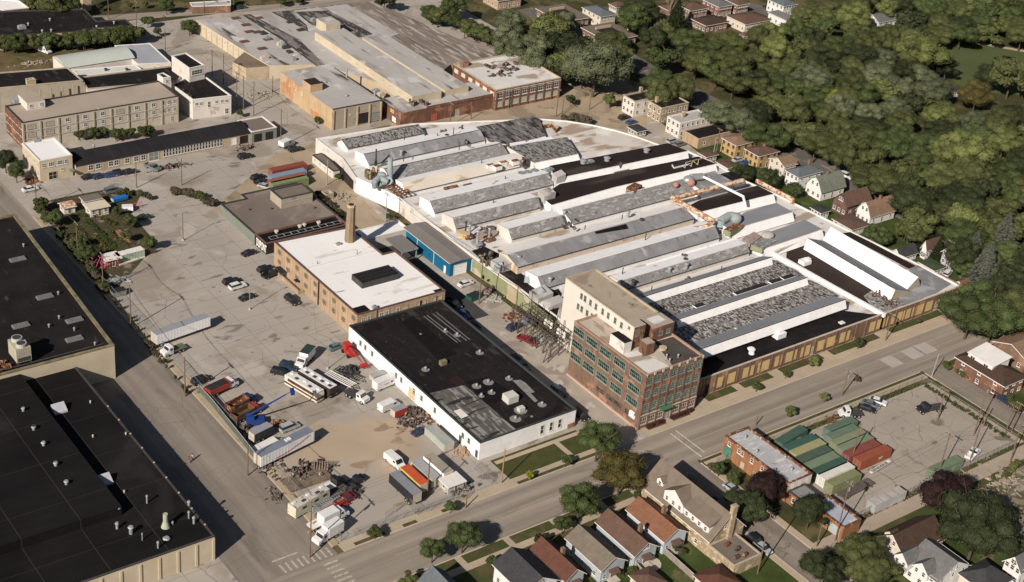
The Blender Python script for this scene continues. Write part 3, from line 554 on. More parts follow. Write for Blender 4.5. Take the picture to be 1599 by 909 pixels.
def leaf_blob(mb, c, r, n, ls, sq=(1, 1, 1), core=True):
 for _ in range(n):
  u = Vector((random.gauss(0, 1), random.gauss(0, 1), random.gauss(0, 1))).normalized(); rr = r*random.uniform(.72, 1.1)
  p = Vector((c[0]+u.x*rr*sq[0], c[1]+u.y*rr*sq[1], c[2]+u.z*rr*sq[2]))
  w = (u+Vector((random.uniform(-1, 1), random.uniform(-1, 1), random.uniform(-.6, 1)))*.8).normalized(); a = w.orthogonal().normalized(); b = w.cross(a)
  th = random.random()*6.28; a, b = a*math.cos(th)+b*math.sin(th), b*math.cos(th)-a*math.sin(th); s = ls*random.uniform(.6, 1.3)
  mb.poly([p-a*s, p-b*s*.55, p+a*s, p+b*s*.55])
 if core: mb.ball(c, r*.74, 1, 0, .12, sq)
# long factory at top centre
FS = 7.4
t = thing('long_factory', 'very long tan-walled factory with weathered flat roofs and raised clerestory bays at top centre', 'factory', G('B0', 500, 700))
CC = G('B0', 700, 300, 0)
def lowpart(name, tt, pts, z, m1, m2, z0=0, zz=None):
 q = [G(tt, a, b, z) for a, b in pts]; return part(name, MB().prism(q, z0, zz or z, 0, 1), [m1, m2], t), q
o, q = lowpart('west_wing', 'A0', [(1160, 118), (1445, 300), (1590, 388), (1900, 380), (2360, 200), (2050, 25), (1590, 82)], 4.9, w_cream, r_old)
A, B = q[0], q[1]; pilasters(t, A, B, 9, 4.4, .5, .15, w_tanconc, CC)
wins(t, A, B, 9, (3.2,), .7, 1., cen=CC)
o, q = lowpart('west_wing', 'A0', [(1375, 368), (1455, 402), (1590, 392), (1580, 386), (1445, 308)], 4.7, w_tanconc, mat('rusty_brown_roof', (.20, .15, .115), .15, .3), 0)
o, q = lowpart('east_roof', 'B0', [(430, 400), (960, 540), (1150, 380), (1430, 330), (690, 10), (450, 30), (100, 70)], 4.6, w_tanconc, r_plank)
o, q = lowpart('centre_roof', 'B0', [(-20, 90), (440, 400), (960, 560), (1290, 520), (600, 230), (420, 70)], 5.0, w_tanconc, r_old)
tarm = mat('tar_streaks', (.20, .185, .175), .2, .2, .95, patch=[((.055, .05, .05), .35, .47, (1.3, .25)), ((.33, .32, .31), .8, .63, (1.6, .3))])
for pts in ([('A0', 1430, 88), ('A0', 1480, 84), ('B0', 250, 230), ('B0', 410, 385), ('B0', 360, 395), ('B0', 150, 235)], [('B0', 90, 72), ('B0', 200, 62), ('B0', 300, 150), ('B0', 310, 190), ('B0', 240, 150)], [('B0', 230, 70), ('B0', 430, 62), ('B0', 690, 200), ('B0', 600, 222), ('B0', 470, 175), ('B0', 330, 150)]):
 part('tar_streak', MB().poly([(*G(*p, 5.02), 5.02) for p in pts]), tarm, t)
def bay(tt, a, b, c2, z, m1, m2, name='raised_bay'):
 l, bt, r = G(tt, *a, z), G(tt, *b, z), G(tt, *c2, z)
 x0, y0, x1, y1 = (l[0]+bt[0])/2, (bt[1]+r[1])/2, r[0], l[1]
 part(name, MB().prism(rect(x0, y0, x1, y1), 4, z, 0, 1), [m1, m2], t); return x0, y0, x1, y1
b1 = bay('B0', (310, 195), (960, 562), (1100, 540), 8., w_cream, r_old)
b2 = bay('B0', (610, 225), (1130, 530), (1260, 510), 7.4, w_cream, r_old)
for (x0, y0, x1, y1) in (b1,): wins(t, (x0, y1), (x0, y0), 12, (6.4,), .6, .8, cen=((x0+x1)/2, (y0+y1)/2))
l = G('B0', 388, 170, 8); box_part('rooftop_box', t, l[0], l[1]-3, l[0]+6, l[1]+4, 7, 10.6, w_cream, r_old)
q = [G('B0', *a, FS) for a in ((140, 428), (450, 640), (755, 602), (430, 393))]; q = rect((q[0][0]+q[1][0])/2, (q[1][1]+q[2][1])/2, q[2][0], q[0][1])
part('front_block', MB().prism(q, 0, FS, 0, 1), [w_greyconc, r_old], t); cc = ((q[0][0]+q[2][0])/2, (q[0][1]+q[2][1])/2)
part('front_coping', MB().prism([(q[0][0]-.1, q[0][1]-.1), (q[1][0], q[0][1]-.1), (q[1][0], q[0][1]+.3), (q[0][0]-.1, q[0][1]+.3)], FS, FS+.2), coping_d, t)
pilasters(t, q[0], q[1], 4, FS-.4, .5, .3, w_tanconc, cc)
slabwall(t, 'stained_side_wall', q[3], q[0], 0, 1, 0, FS-.05, .08, w_orange, cc); pilasters(t, q[3], q[0], 9, FS-.5, .35, .2, w_tanconc, cc)
wins(t, q[3], q[0], (.18, .3, .42), (5.2,), .8, 1., cen=cc, name='window')
wins(t, q[0], q[1], (.64,), (2.3,), 4.6, 4.2, cen=cc, name='loading_opening', mats=[w_tanconc, w_dark], mull=(0, 0), sill=False); wins(t, q[0], q[1], (.88,), (1.9,), 3.6, 3.2, cen=cc, name='garage_door', mats=[w_brick, steel], mull=(0, 3), sill=False)
wins(t, q[0], q[1], (.35,), (4.6,), .5, .5, cen=cc)
l = G('B0', 288, 478, FS+2.3); s_ = G('B0', 328, 500, FS+2.3); box_part('stair_tower', t, l[0]-.5, s_[1]-1, s_[0]+3.6, l[1]+.5, 0, FS+2.6, w_orange, w_dark)
for x_, y_, h_ in ((535, 460, 3.), (535, 572, .6), (700, 570, 2.), (410, 490, .4)): x, y = G('B0', x_, y_, FS); vent(t, x, y, FS-.1, .3, h_)
q = [G('B0', *a, 5.2) for a in ((755, 590), (850, 665), (1445, 560), (1180, 500))]; qr = rect(q[1][0], q[1][1]-.2, q[2][0], q[0][1]+1)
qr[1] = (q[2][0], (q[2][1]+q[1][1])/2); qr[0] = (q[1][0], (q[2][1]+q[1][1])/2)
part('brick_front', MB().prism(qr, 0, 5.2, 0, 1), [w_brick, r_old], t); cb = ((qr[0][0]+qr[2][0])/2, qr[2][1])
slabwall(t, 'cornice', qr[0], qr[1], .25, 1., 4.8, 5.9, .15, w_brick, cb); slabwall(t, 'cornice_cap', qr[0], qr[1], .25, 1, 5.9, 6.05, .25, stone, cb)
wins(t, qr[0], qr[1], (.33,), (1.5,), 3., 3., cen=cb, name='red_door', mats=[w_brick, mat('faded_red_paint', (.38, .10, .07), .1, 1.)], mull=(0, 0), sill=False)
wins(t, qr[0], qr[1], (.57,), (1.4,), 1.6, 2.6, cen=cb, name='door', mats=[stone, steel]); wins(t, qr[3], qr[0], (.15, .6), (3.9, ), 2.6, 1.6, cen=cb, mats=[w_brick, boardm]); wins(t, qr[3], qr[0], (.7,), (1.4,), 2.6, 2.2, cen=cb, mats=[w_brick, w_white], name='garage_door')
jb = MB(); random.seed(5)
for k in range(14):
 x, y = G('B0', 930+random.uniform(-20, 80), 590+random.uniform(-20, 40), 5.2); jb.box(x, y, 5.1, random.uniform(.5, 1.6), random.uniform(.4, 1.2), random.uniform(.5, 2.), random.random())
part('roof_equipment', jb, junkm, t)
for x_, y_ in ((65, 232), (40, 200), (145, 265), (160, 275), (175, 285), (195, 310), (240, 330), (220, 355), (265, 180), (195, 135), (340, 125), (50, 345), (480, 240), (1210, 515), (710, 540), (740, 560)):
 x, y = G('B0', x_, y_, 5); hvac(t, x, y, 4.9, random.uniform(1.5, 3), random.uniform(1.2, 2.2), random.uniform(.4, 1.2), random.choice([steel, dsteel, stone]))
for x_, y_ in ((1395, 110), (1455, 150), (1475, 190), (1520, 192), (1585, 235), (1445, 248), (1550, 290), (1530, 110)):
 x, y = G('A0', x_, y_, 4.9); part('roof_hatch', MB().box(x, y, 4.8, 3.2, 1.8, .5), mat('rusty_hatch', (.13, .08, .06), .2, .6), t)
q = rect(*rect3('B0', (1150, 380), (1420, 520), (1821, 470), 7.6)); q[3] = (q[0][0], G('B0', 1150, 380, 7.6)[1]); q[2] = (q[1][0], q[3][1])
t, c = bld('brick_factory_office', 'red brick two-storey office with white roof at the east end of the long factory', q, 7.6, w_brick, r_white2, coping_t, .4)
pilasters(t, q[0], q[1], 8, 7., .8, .2, w_brick, c); bay_ = [(i+.5)/8 for i in range(8)]
wins(t, q[0], q[1], bay_, (5.3,), 3.6, 2.1, cen=c, mull=(3, 1), mats=[frame_w, glass]); wins(t, q[0], q[1], bay_, (2.2,), 3.6, 2., cen=c, mull=(3, 1), mats=[stone, mat('pale_block_infill', (.40, .42, .36), .1, .8)])
wins(t, q[3], q[0], 6, (5.6,), 2.8, 1.8, cen=c, mats=[w_brick, mat('cream_infill', (.62, .52, .42), .08, .8)], mull=(0, 0)); slabwall(t, 'cornice', q[0], q[1], 0, 1, 6.75, 7.0, .3, stone, c)
jb = MB(); random.seed(9)
for k in range(34):
 x, y = G('B0', random.uniform(1355, 1560), random.uniform(370, 450), 7.4); jb.box(x, y, 7.1, random.uniform(.6, 2.8), random.uniform(.4, 1.6), random.uniform(.2, 1.1), random.random()*3)
part('roof_equipment', jb, junkm, t); x, y = G('B0', 1228, 385, 7.6); box_part('roof_stack', t, x-1, y-1, x+1.4, y+1, 7.1, 9.2, w_brick2)
# tan-roofed workshop with the lettered end wall, and the brick three-storey block
z = 3.3
pl = [G('A1', 1290, 352, z), G('A1', 1500, 553, z), G('p', 429*3.788/3.788, 389, z), G('B1', 540, 480, z), G('B1', 345, 350, z), G('B1', 335, 270, z), G('A1', 1390, 330, z)]
x0 = (pl[0][0]+pl[1][0])/2; yb_ = G('A1', 1500, 553, z)[1]; x1 = G('B1', 520, 470, z)[0]; yt = G('A1', 1290, 355, z)[1]
ys = G('B1', 95, 600, z)[1]
t, c = bld('workshop', 'flat taupe-roofed workshop with grey green side wall behind the brick block', [(x0, yb_), (x1, yb_-.5), (x1, yt+1), (x0+8, yt+1), (x0+8, yt-2), (x0, yt-2)], z, w_greyg, r_taupe, coping_d, .3)
for (a, b) in (('B1', (90, 400)), ('A1', (1475, 405)), ('B1', (345, 395))): x, y = G(a, *b, z); vent(t, x, y, z-.4, .2, .4, dsteel)
p = [G('B1', 82, 290, 6.2), G('B1', 155, 345, 6.2), G('B1', 332, 300, 6.2)]
p = rect((p[0][0]+p[1][0])/2, (p[1][1]+p[2][1])/2, p[2][0], p[0][1])
pt, pc = bld('rooftop_block', 'square brown-walled rooftop block rising from the taupe roof', p, 6.2, w_greyconc, r_taupe, coping_d, .25, z0=z-.35)
slabwall(pt, 'string_course', p[0], p[1], 0, 1, 4.7, 4.85, .08, stone, pc)
YD = yb_; y_s = G('B1', 110, 600, 3.4)[1]
t, c = bld('workshop', 'low black-roofed link with big white letters on its west wall', [(x0, y_s+.2), (x1-.5, y_s+.2), (x1-.5, YD-.1), (x0, YD-.1)], 3.5, w_dark, r_black, mat('brown_coping', (.17, .10, .08), .2, 1.), .5)
for x_, y_ in ((120, 540), (258, 508), (285, 500), (370, 487)): x, y = G('B1', x_, y_, 3.2); vent(t, x, y, 3., .45, .6, stone)
fr = MB()
a_ = G('B1', 40, 575, 3.6); b_ = G('B1', 540, 470, 3.6); c_ = G('B1', 60, 600, 3.6)
n_ = 10
for k in range(n_+1):
 u = k/n_; xx = x0+2+(x1-x0-4)*u; fr.cyl((xx, y_s+1., 3.9), (xx, y_s+2.6, 3.9), .07, n=5)
fr.cyl((x0+2, y_s+1, 3.9), (x1-2, y_s+1, 3.9), .07, n=5); fr.cyl((x0+2, y_s+2.6, 3.9), (x1-2, y_s+2.6, 3.9), .07, n=5)
part('pipe_ladder', fr, chrome, t)
cu = bpy.data.curves.new('lettering', 'FONT'); cu.body = 'DUPONT'; cu.size = 3.; cu.extrude = .03; cu.offset = .05; cu.resolution_u = 3
tmp = bpy.data.objects.new('tmp', cu); me = bpy.data.meshes.new_from_object(tmp); bpy.data.objects.remove(tmp)
vx = [v.co.x for v in me.vertices]; wv = max(vx)-min(vx); Ls = (YD-y_s)*.84
me.materials.append(mat('white_lettering', (.75, .76, .72), .04, 1.))
lo = bpy.data.objects.new('lettering', me); COL.objects.link(lo)
for v in me.vertices: v.co = Vector(((v.co.x-min(vx))*Ls/wv, v.co.y*1.15, v.co.z))
lo.parent = t; WLt = WL[t.name]; lo.location = (x0-.06-WLt[0], YD-1.2-WLt[1], .45); lo.rotation_euler = (R(90), 0, R(-90))
DX0 = x0
zt = 7.4
l = G('B1', 110, 595, zt); b = G('B2', 585, 187, zt); r = G('B2', 1130, 60, zt)
x0, y0, x1, y1 = (l[0]+b[0])/2, (b[1]+r[1])/2, r[0], l[1]
xm = G('B1', 835, 645, zt)[0]; xn = G('B1', 625, 490, zt)[0]; ym = G('B1', 835, 645, zt)[1]; yc = G('B1', 745, 580, zt)[1]
q = [(x0, y0), (x1, y0), (x1, ym), (x1-4., ym), (x1-4., G('B1', 625, 490, zt)[1]), (x0, y1)]
BB = q
t, c = bld('brick_block', 'orange-tan brick two-storey block with white roof, black roof lantern and chimney', q, zt, w_tan, r_white, mat('brown_metal_coping', (.12, .075, .06), .1, 1.), .35)
wins(t, q[5], q[0], [(i+.55)/9 for i in range(9)], (5.6, 2.6), 1., 1.3, cen=c, mats=[mat('tan_frame', (.35, .28, .2), .1), glass]); wins(t, q[5], q[0], [(i+.75)/9-.002 for i in range(9)], (5.6, 2.6), 1., 1.3, cen=c, mats=[MATS['tan_frame'], glass])
wins(t, q[0], q[1], (.07, .13), (5.4,), 1.1, 1.4, cen=c); wins(t, q[0], q[1], (.27, .33, .455), (5.4,), 1.2, 1.5, cen=c); wins(t, q[0], q[1], (.08, ), (4.,), 1., .7, cen=c, name='notice_board', mats=[frame_w, mat('red_sign_panel', (.4, .06, .04), .1)], mull=(0, 0))
wins(t, q[0], q[1], (.53, .70, .74, .88, .93), (5.5,), 2., 1.5, cen=c, mats=[MATS['tan_frame'], mat('tan_infill', (.48, .37, .25), .08)], mull=(0, 0)); wins(t, q[0], q[1], (.56,), (4.7,), 3., .6, cen=c, name='vent_grille', mats=[rust, steel])
slabwall(t, 'downpipe', q[5], q[0], .55, .565, .3, 7.2, .15, w_dark, c); slabwall(t, 'downpipe', q[0], q[1], .215, .22, 1., 7.2, .12, w_dark, c)
wins(t, q[5], q[0], (.955,), (1.7,), 3., 3., cen=c, name='loading_door', mats=[w_white2, w_dark], sill=False)
slabwall(t, 'canopy', q[5], q[0], .30, .335, 2.3, 2.5, 1.2, w_dark, c)
box_part('roof_hatch', t, x0+.6, y0+.6, x0+4.2, y0+3.6, 7., 7.25, r_black)
z = G('B1', 300, 740, 7.2)[1]; part('roof_seam', MB().box((x0+x1-4)/2, z-1, 7.04, x1-x0-5, .35, .16), coping_w, t)
l = G('B1', 562, 790, 8.7); b = G('B1', 632, 842, 8.7); r = G('B1', 846, 785, 8.7)
lx0, ly0, lx1, ly1 = (l[0]+b[0])/2, (b[1]+r[1])/2, r[0], l[1]
box_part('roof_lantern', t, lx0, ly0, lx1, ly1, 7., 8.7, dsteel, mat('soot_black_glazing', (.015, .013, .014), .2, 1., .4, lines=(('x', .9, .12, (.07, .06, .06), .8), ('y', 1.6, .1, (.07, .06, .06), .8))))
for x_, y_, h_ in ((597, 665, 1.4), (362, 722, .9), (725, 640, .7), (930, 640, .7)): x, y = G('B1', x_, y_, zt); vent(t, x, y, 7., .08, h_, dsteel, cap=False)
x, y = G('B1', 487, 608, 7.4); hvac(t, x, y, 7., 1.4, 1., .5); x, y = G('B1', 1075, 878, 7.4); part('dark_mat', MB().box(x, y, 7.06, 2.4, 1., .08), r_black, t)
x, y = G('B2', 700, 155, 7.3); hvac(t, x, y, 7., 1.2, 1., .8)
cx, cy = G('B1', 567, 600, 7.2)
ch = thing('chimney', 'tall octagonal tan brick chimney rising from the white roof', 'chimney', (cx, cy+1.2, 7.05))
part('stack', MB().cyl((cx, cy+1.2, 7.05), (cx, cy+1.2, 17.8), 1.5, 1.15, 8), mat('sooty_tan_brick', (.30, .225, .15), .15, .4, .9, bricks=(.8, .8)), ch); part('cap', MB().cyl((cx, cy+1.2, 17.7), (cx, cy+1.2, 18.3), 1.3, 1.25, 8).cyl((cx, cy+1.2, 18.3), (cx, cy+1.2, 18.31), .8, .8, 8, 1), [w_tanconc, w_dark], ch)
q = [G('B1', a, b_, 5.4) for a, b_ in ((700, 560), (655, 510), (855, 480), (900, 540))]
ax0 = x1-3.9
t, c = bld('annex', 'narrow white flat-roofed annex between the brick block and the blue warehouse', rect(ax0, G('B1', 750, 575, 4.2)[1]+1.5, G('B1', 905, 540, 4.2)[0]+1.2, G('B1', 700, 510, 4.2)[1]+.5), 4.2, w_white2, r_white, coping_w, .3)
l = G('B1', 768, 578, 4.); b = G('B1', 855, 655, 4.); r = G('B1', 960, 632, 4.)
cq = rect((l[0]+b[0])/2, (b[1]+r[1])/2, r[0], l[1])
t = thing('canopy', 'open brown metal canopy on posts beside the blue warehouse', 'canopy', ((cq[0][0]+cq[1][0])/2, cq[0][1]))
part('roof', MB().prism(cq, 3.7, [3.95, 3.95, 4.1, 4.1], bottom=True), r_gm, t); part('fascia', MB().prism([(cq[0][0], cq[0][1]-.12), (cq[1][0], cq[1][1]-.12), (cq[1][0], cq[1][1]-.01), (cq[0][0], cq[0][1]-.01)], 3.5, 4.), chrome, t)
for (x, y) in ((cq[1][0]-.3, cq[1][1]+.3), (cq[1][0]-.3, cq[1][1]+7), (cq[0][0]+.3, cq[1][1]+.3)): part('post', MB().box(x, y, 0, .25, .25, 3.7), chrome, t)
l = G('B1', 872, 510, 4.4); b = G('B1', 1155, 722, 4.4); r = G('B1', 1275, 687, 4.4)
x0, y0, x1, y1 = (l[0]+b[0])/2, (b[1]+r[1])/2, r[0], l[1]; BW = (x0, y0, x1, y1)
t = thing('blue_warehouse', 'blue metal warehouse with brown metal roof and white roller door', 'warehouse', ((x0+x1)/2, (y0+y1)/2))
part('wall', MB().prism(rect(x0, y0, x1, y1), 0, 4.2, top=False), w_blue, t); xm = (x0+x1)/2; mb = MB()
mb.prism([(x0-.3, y0-.3), (xm, y0-.3), (xm, y1+.2), (x0-.3, y1+.2)], [4.15, 4.4, 4.4, 4.15], [4.3, 4.75, 4.75, 4.3]).prism([(xm, y0-.3), (x1+.2, y0-.3), (x1+.2, y1+.2), (xm, y1+.2)], [4.4, 4.15, 4.15, 4.4], [4.75, 4.3, 4.3, 4.75])
part('roof', mb, r_gm, t); cc = (xm, (y0+y1)/2); part('gable', MB().poly([(x0, y0, 4.15), (x1, y0, 4.15), (xm, y0, 4.6)]), w_blue, t)
wins(t, (x0, y0), (x1, y0), (.47,), (1.65,), 4.4, 3.3, cen=cc, name='roller_door', mats=[frame_w, w_white], mull=(0, 3), sill=False)
wins(t, (x0, y1), (x0, y0), (.90,), (1.2,), 1., 2.2, cen=cc, name='door', mats=[frame_w, w_white], mull=(0, 0), sill=False)
for u in (.3, .66): slabwall(t, 'downpipe', (x0, y1), (x0, y0), u, u+.006, 0, 4.1, .15, frame_w, cc)
slabwall(t, 'gutter', (x0, y1), (x0, y0), 0, 1, 4.08, 4.25, .32, frame_w, cc)
sheet('asphalt_lane', rect(BB[1][0]+.2, y0-22, x0-2.2, y1), .024, mat('black_asphalt', (.06, .058, .06), .15, .2))
# white-walled, black-roofed building
zt = 4.9
l = G('v', 45, 235, zt); b = G('v', 653, 790, zt); r = G('v', 1132, 622, zt); tp = G('v', 497, 115, zt)
q = [((l[0]+b[0])/2, (b[1]+r[1])/2), ((r[0]+tp[0])/2, (b[1]+r[1])/2), ((r[0]+tp[0])/2, BB[0][1]-.02), ((l[0]+b[0])/2, BB[0][1]-.02)]
WB = q
t, c = bld('black_roofed_building', 'long single-storey white-painted building with patched black roof in the middle of the yard', q, zt, w_white, r_black2, mat('teal_black_coping', (.045, .055, .06), .1, 1.), .4)
A, B = q[3], q[0]; L_ = A[1]-B[1]
def fy(tt, x_, y_): return (A[1]-G(tt, x_, y_, 2.8)[1])/L_
ps = [fy('v', a, b_) for a, b_ in ((83, 298), (105, 320), (138, 350), (252, 457), (276, 480), (336, 537), (372, 570), (434, 630), (567, 755), (595, 782))]
wins(t, A, B, ps, (2.9,), .9, 1.3, cen=c, mats=[frame_g, glass]); wins(t, A, B, (fy('v', 302, 535),), (1.7,), 2.8, 3., cen=c, name='roller_door', mats=[w_white2, boardm], mull=(1, 3), sill=False)
wins(t, A, B, (.985,), (1.3,), 1.2, 2.3, cen=c, name='door', mats=[frame_w, mat('purple_door_paint', (.09, .05, .14), .1)], mull=(0, 0), sill=False); wins(t, A, B, (fy('v', 545, 750),), (1.2,), 1., 2.2, cen=c, name='door', mats=[frame_g, w_dark], sill=False)
A2_, B2_ = q[0], q[1]; Lx = B2_[0]-A2_[0]
wins(t, A2_, B2_, [(G('v', a, b_, 2.6)[0]-A2_[0])/Lx for a, b_ in ((972, 730), (1015, 713), (1057, 698))], (2.4,), 1.1, 2.5, cen=c, mull=(0, 1)); slabwall(t, 'brick_plinth', A2_, B2_, .92, 1.0, 0, 1.2, .3, w_brick2, c)
rz = zt-.38
def patchq(name, pts, m_, dz=.02, tt='v'): return part(name, MB().poly([(*G(tt, a, b_, rz+dz), rz+dz) for a, b_ in pts]), m_, t)
patchq('dark_roof_patch', [(270, 195), (455, 385), (545, 352), (330, 168)], mat('fresh_tar', (.010, .008, .009), .2, .5))
patchq('dark_roof_patch', [(590, 490), (700, 600), (850, 560), (690, 465)], MATS['fresh_tar']); patchq('peeling_roof_patch', [(410, 545), (655, 785), (835, 725), (580, 505)], mat('peeling_grey_patch', (.10, .095, .09), .2, .3, .9, patch=[((.24, .23, .22), .5, .54, (2., .4)), ((.03, .028, .028), .35, .6, (.5, 2))]))
patchq('dark_roof_patch', [(500, 480), (545, 510), (585, 490), (545, 460)], mat('brown_tar', (.03, .018, .018), .2, .5), .03)
patchq('white_roof_patch', [(527, 632), (565, 670), (600, 655), (560, 622)], coping_w, .04)
for pts in ([(380, 170), (545, 300), (549, 297), (384, 167)], [(395, 165), (560, 295), (564, 292), (399, 162)], [(425, 160), (590, 290), (594, 287), (429, 157)], [(440, 150), (605, 285), (609, 282), (444, 147)]): patchq('white_roof_strip', pts, mat('pale_roof_strip', (.15, .145, .145), .2, 1.), .03)
wp = mat('light_grey_patch', (.22, .215, .21), .15, .8)
for (x_, y_, s_) in ((640, 512, 1.6), (697, 492, 1.8), (713, 543, 1.3), (663, 560, 1.), (798, 475, 1.3), (830, 672, 1.9), (855, 630, 2.2), (960, 602, 1.5), (655, 348, 1.4), (545, 262, 1.2), (487, 243, 1.), (390, 430, 1.4), (366, 256, .5), (910, 660, .5)):
 x, y = G('v', x_, y_, rz); part('roof_curb', MB().cyl((x, y, rz+.01), (x, y, rz+.06), s_*.75, s_*.75, 9), wp, t)
 if s_ > .9: vent(t, x, y, rz, .24, .6, steel)
patchq('pale_pipe_run', [(815, 482), (925, 590), (940, 583), (905, 545), (925, 540), (880, 495), (855, 480)], wp, .035)
x, y = G('v', 800, 590, rz); part('air_handler', MB().box(x+.6, y+.5, rz-.1, 3., 2.6, 1.9), mat('pale_air_unit', (.50, .50, .46), .08, .8), t)
x, y = G('v', 856, 632, rz); part('air_handler', MB().box(x, y, rz-.1, 1.6, 1.2, 1.2), MATS['pale_air_unit'], t); x, y = G('v', 475, 405, rz); part('roof_housing', MB().box(x, y, rz-.1, 1.7, 1.1, 1.3), mat('olive_housing', (.20, .17, .10), .2), t)
# the big saw-tooth factory
ZB = 5.0
FX, FY = G('z1', 870, 840, ZB+.5)
tw_w = G('t', 55, 430, 0)[0]; tw_s = G('t', 578, 873, 0)[1]; tw_e = G('t', 990, 700, 0)[0]
ys0 = 211.8
out = [P(876, 500, ZB), G('z4', 1130, 890, ZB), G('z4', 700, 590, ZB), G('z1', 870, 840, ZB), G('z1', 470, 655, ZB), G('z1', 455, 650, ZB), G('z1', 330, 470, ZB), G('z1', 80, 280, ZB),
       G('z1', 980, 140, ZB), G('z2', 735, 92, ZB), G('z2', 1000, 112, ZB), G('z2', 1240, 150, ZB), G('z2', 1460, 200, ZB), G('z3', 200, 258, ZB), G('z3', 440, 345, ZB), G('z3', 690, 395, ZB), G('z3', 960, 520, ZB), G('z6', 380, 130, ZB), G('z6', 660, 250, ZB),
       G('z8', 680, 58, ZB), G('z8', 1215, 318, ZB), G('z8', 1535, 485, ZB)]
se = out[-1]; out = out+[(se[0], ys0), (tw_e+.02, ys0), (tw_e+.02, 236), (out[0][0], 236)]
FC = (280, 290)
fac, _c = bld('factory', 'vast white-roofed factory of parallel saw-tooth bays with boarded brick street front', out, ZB, w_white2, r_white2, coping_w, .35)
fc = fac
def fp(name, mb, m_): return part(name, mb, m_, fac)
def px(tt, pts, z): return [G(tt, a, b, z) for a, b in pts]
A, B = (tw_e+.02, ys0), (se[0], ys0); LF = B[0]-A[0]
slabwall(fac, 'brick_front', A, B, 0, 1, 0, 5.35, .35, w_brick2, FC)
slabwall(fac, 'front_coping', A, B, 0, 1, 5.35, 5.5, .5, stone, FC)
slabwall(fac, 'side_brick_wall', (se[0], ys0), (se[0], ys0+8), 0, 1, 0, 5.3, .3, w_brick2, FC)
A2 = (A[0], ys0-.35); B2 = (B[0], ys0-.35)
def fx(tt, a, b): return (G(tt, a, b, 2.)[0]-A[0])/LF
seg = []
for (a, b) in (((72, 500), (100, 490)), ((110, 480), (148, 468)), ((170, 455), (220, 435)), ((232, 432), (285, 412)), ((302, 405), (325, 398)), ((328, 396), (340, 390)), ((347, 388), (400, 370)), ((410, 365), (455, 350)), ((480, 340), (512, 328)), ((520, 325), (565, 310)), ((572, 305), (622, 290))):
 seg.append((fx('h', *a), fx('h', *b)))
for (a, b) in (((815, 860), (905, 800)), ((920, 830), (970, 800)), ((1000, 800), (1040, 785)), ((1048, 780), (1090, 760)), ((1097, 765), (1160, 735)), ((1168, 735), (1202, 720)), ((1210, 725), (1272, 695)), ((1280, 695), (1340, 665)), ((1385, 660), (1450, 625)), ((1458, 632), (1492, 615)), ((1500, 610), (1535, 595))):
 seg.append((fx('z8', *a), fx('z8', *b)))
for (u0, u1) in seg:
 if u1 > u0+.002: wins(fac, A2, B2, ((u0+u1)/2,), (2.5,), (u1-u0)*LF, 3.5, cen=FC, mats=[w_brick2, boardm], mull=(0, 0), name='boarded_window', sill=True)
wins(fac, A2, B2, (fx('h', 35, 515),), (1.7,), 1.6, 3.0, cen=FC, mats=[w_brick2, w_dark], mull=(0, 0), name='door'); wins(fac, A2, B2, (fx('h', 468, 345),), (1.8,), 1.4, 2.6, cen=FC, mats=[stone, steel], name='door'); wins(fac, A2, B2, (fx('z8', 1360, 650),), (1.8,), 1.4, 2.8, cen=FC, mats=[stone, steel], name='door')
pilasters(fac, A2, B2, 26, 5.2, .5, .14, w_brick2, FC)
g0 = G('z4', 705, 655, 2); g1 = G('C2', 290, 235, 4)
slabwall(fac, 'green_wall', (out[2][0], out[2][1]-1), (out[0][0], out[0][1]), 0, 1, .3, 4.3, .12, w_green, FC)
slabwall(fac, 'pale_wall_panel', (out[2][0], out[2][1]-1), (out[0][0], out[0][1]), .42, .52, 0, 4.4, .2, w_tanconc, FC)
wins(fac, (out[2][0], out[2][1]-1), (out[0][0], out[0][1]), (.48,), (1.5,), 2.2, 2.8, cen=FC, name='loading_door', mats=[w_tanconc, w_dark], sill=False)
slabwall(fac, 'white_side_wall', out[3], out[4], 0, 1, 0, 5.2, .1, w_white, FC)
slabwall(fac, 'dark_open_bay', out[5], out[7], .05, .6, .3, 3.2, .12, w_dark, FC)
# roof bays: gabled monitors  (ridge, front eave)
def mon(RL, RR, FLp, zr, zf, wb, zb, mf, mb_, face=None, skew=0):
 rl, rr = P(*RL, zr), P(*RR, zr); fl = P(*FLp, zf)
 wf = max(.6, rl[1]-fl[1]); x0, x1 = rl[0], rr[0]; y0, y1 = rl[1], rl[1]+(rr[1]-rl[1])*.5
 yc = (rl[1]+rr[1])/2
 fp('roof_slope', MB().poly([(x0, yc-wf, zf), (x1, yc-wf, zf), (x1, yc, zr), (x0, yc, zr)]), mf)
 fp('skylight_panel', MB().poly([(x0, yc, zr), (x1, yc, zr), (x1, yc+wb, zb), (x0, yc+wb, zb)]), mb_)
 g = MB()
 for xx in (x0, x1): g.poly([(xx, yc-wf+.15, 4.6), (xx, yc-wf+.15, zf-.1), (xx, yc, zr-.12), (xx, yc+wb, zb-.08), (xx, yc+wb, 4.6)])
 g.poly([(x0, yc-wf+.15, 4.6), (x1, yc-wf+.15, 4.6), (x1, yc-wf+.15, zf-.1), (x0, yc-wf+.15, zf-.1)]).poly([(x0, yc+wb, 4.6), (x1, yc+wb, 4.6), (x1, yc+wb, zb-.08), (x0, yc+wb, zb-.08)])
 fp('monitor_wall', g, face or w_white)
 fp('ridge_cap', MB().box((x0+x1)/2, yc, zr-.02, x1-x0, .22, .1), dsteel if face is None else face)
 e = MB().box((x0+x1)/2, yc-wf-.05, zf-.12, x1-x0, .16, .14); fp('gutter', e, dsteel)
 return x0, x1, yc, wf
mon(T('z1', 320, 290), T('z1', 1060, 150), T('z1', 378, 375), 7.4, 5.9, 2.5, 5.6, r_mott, r_mott)
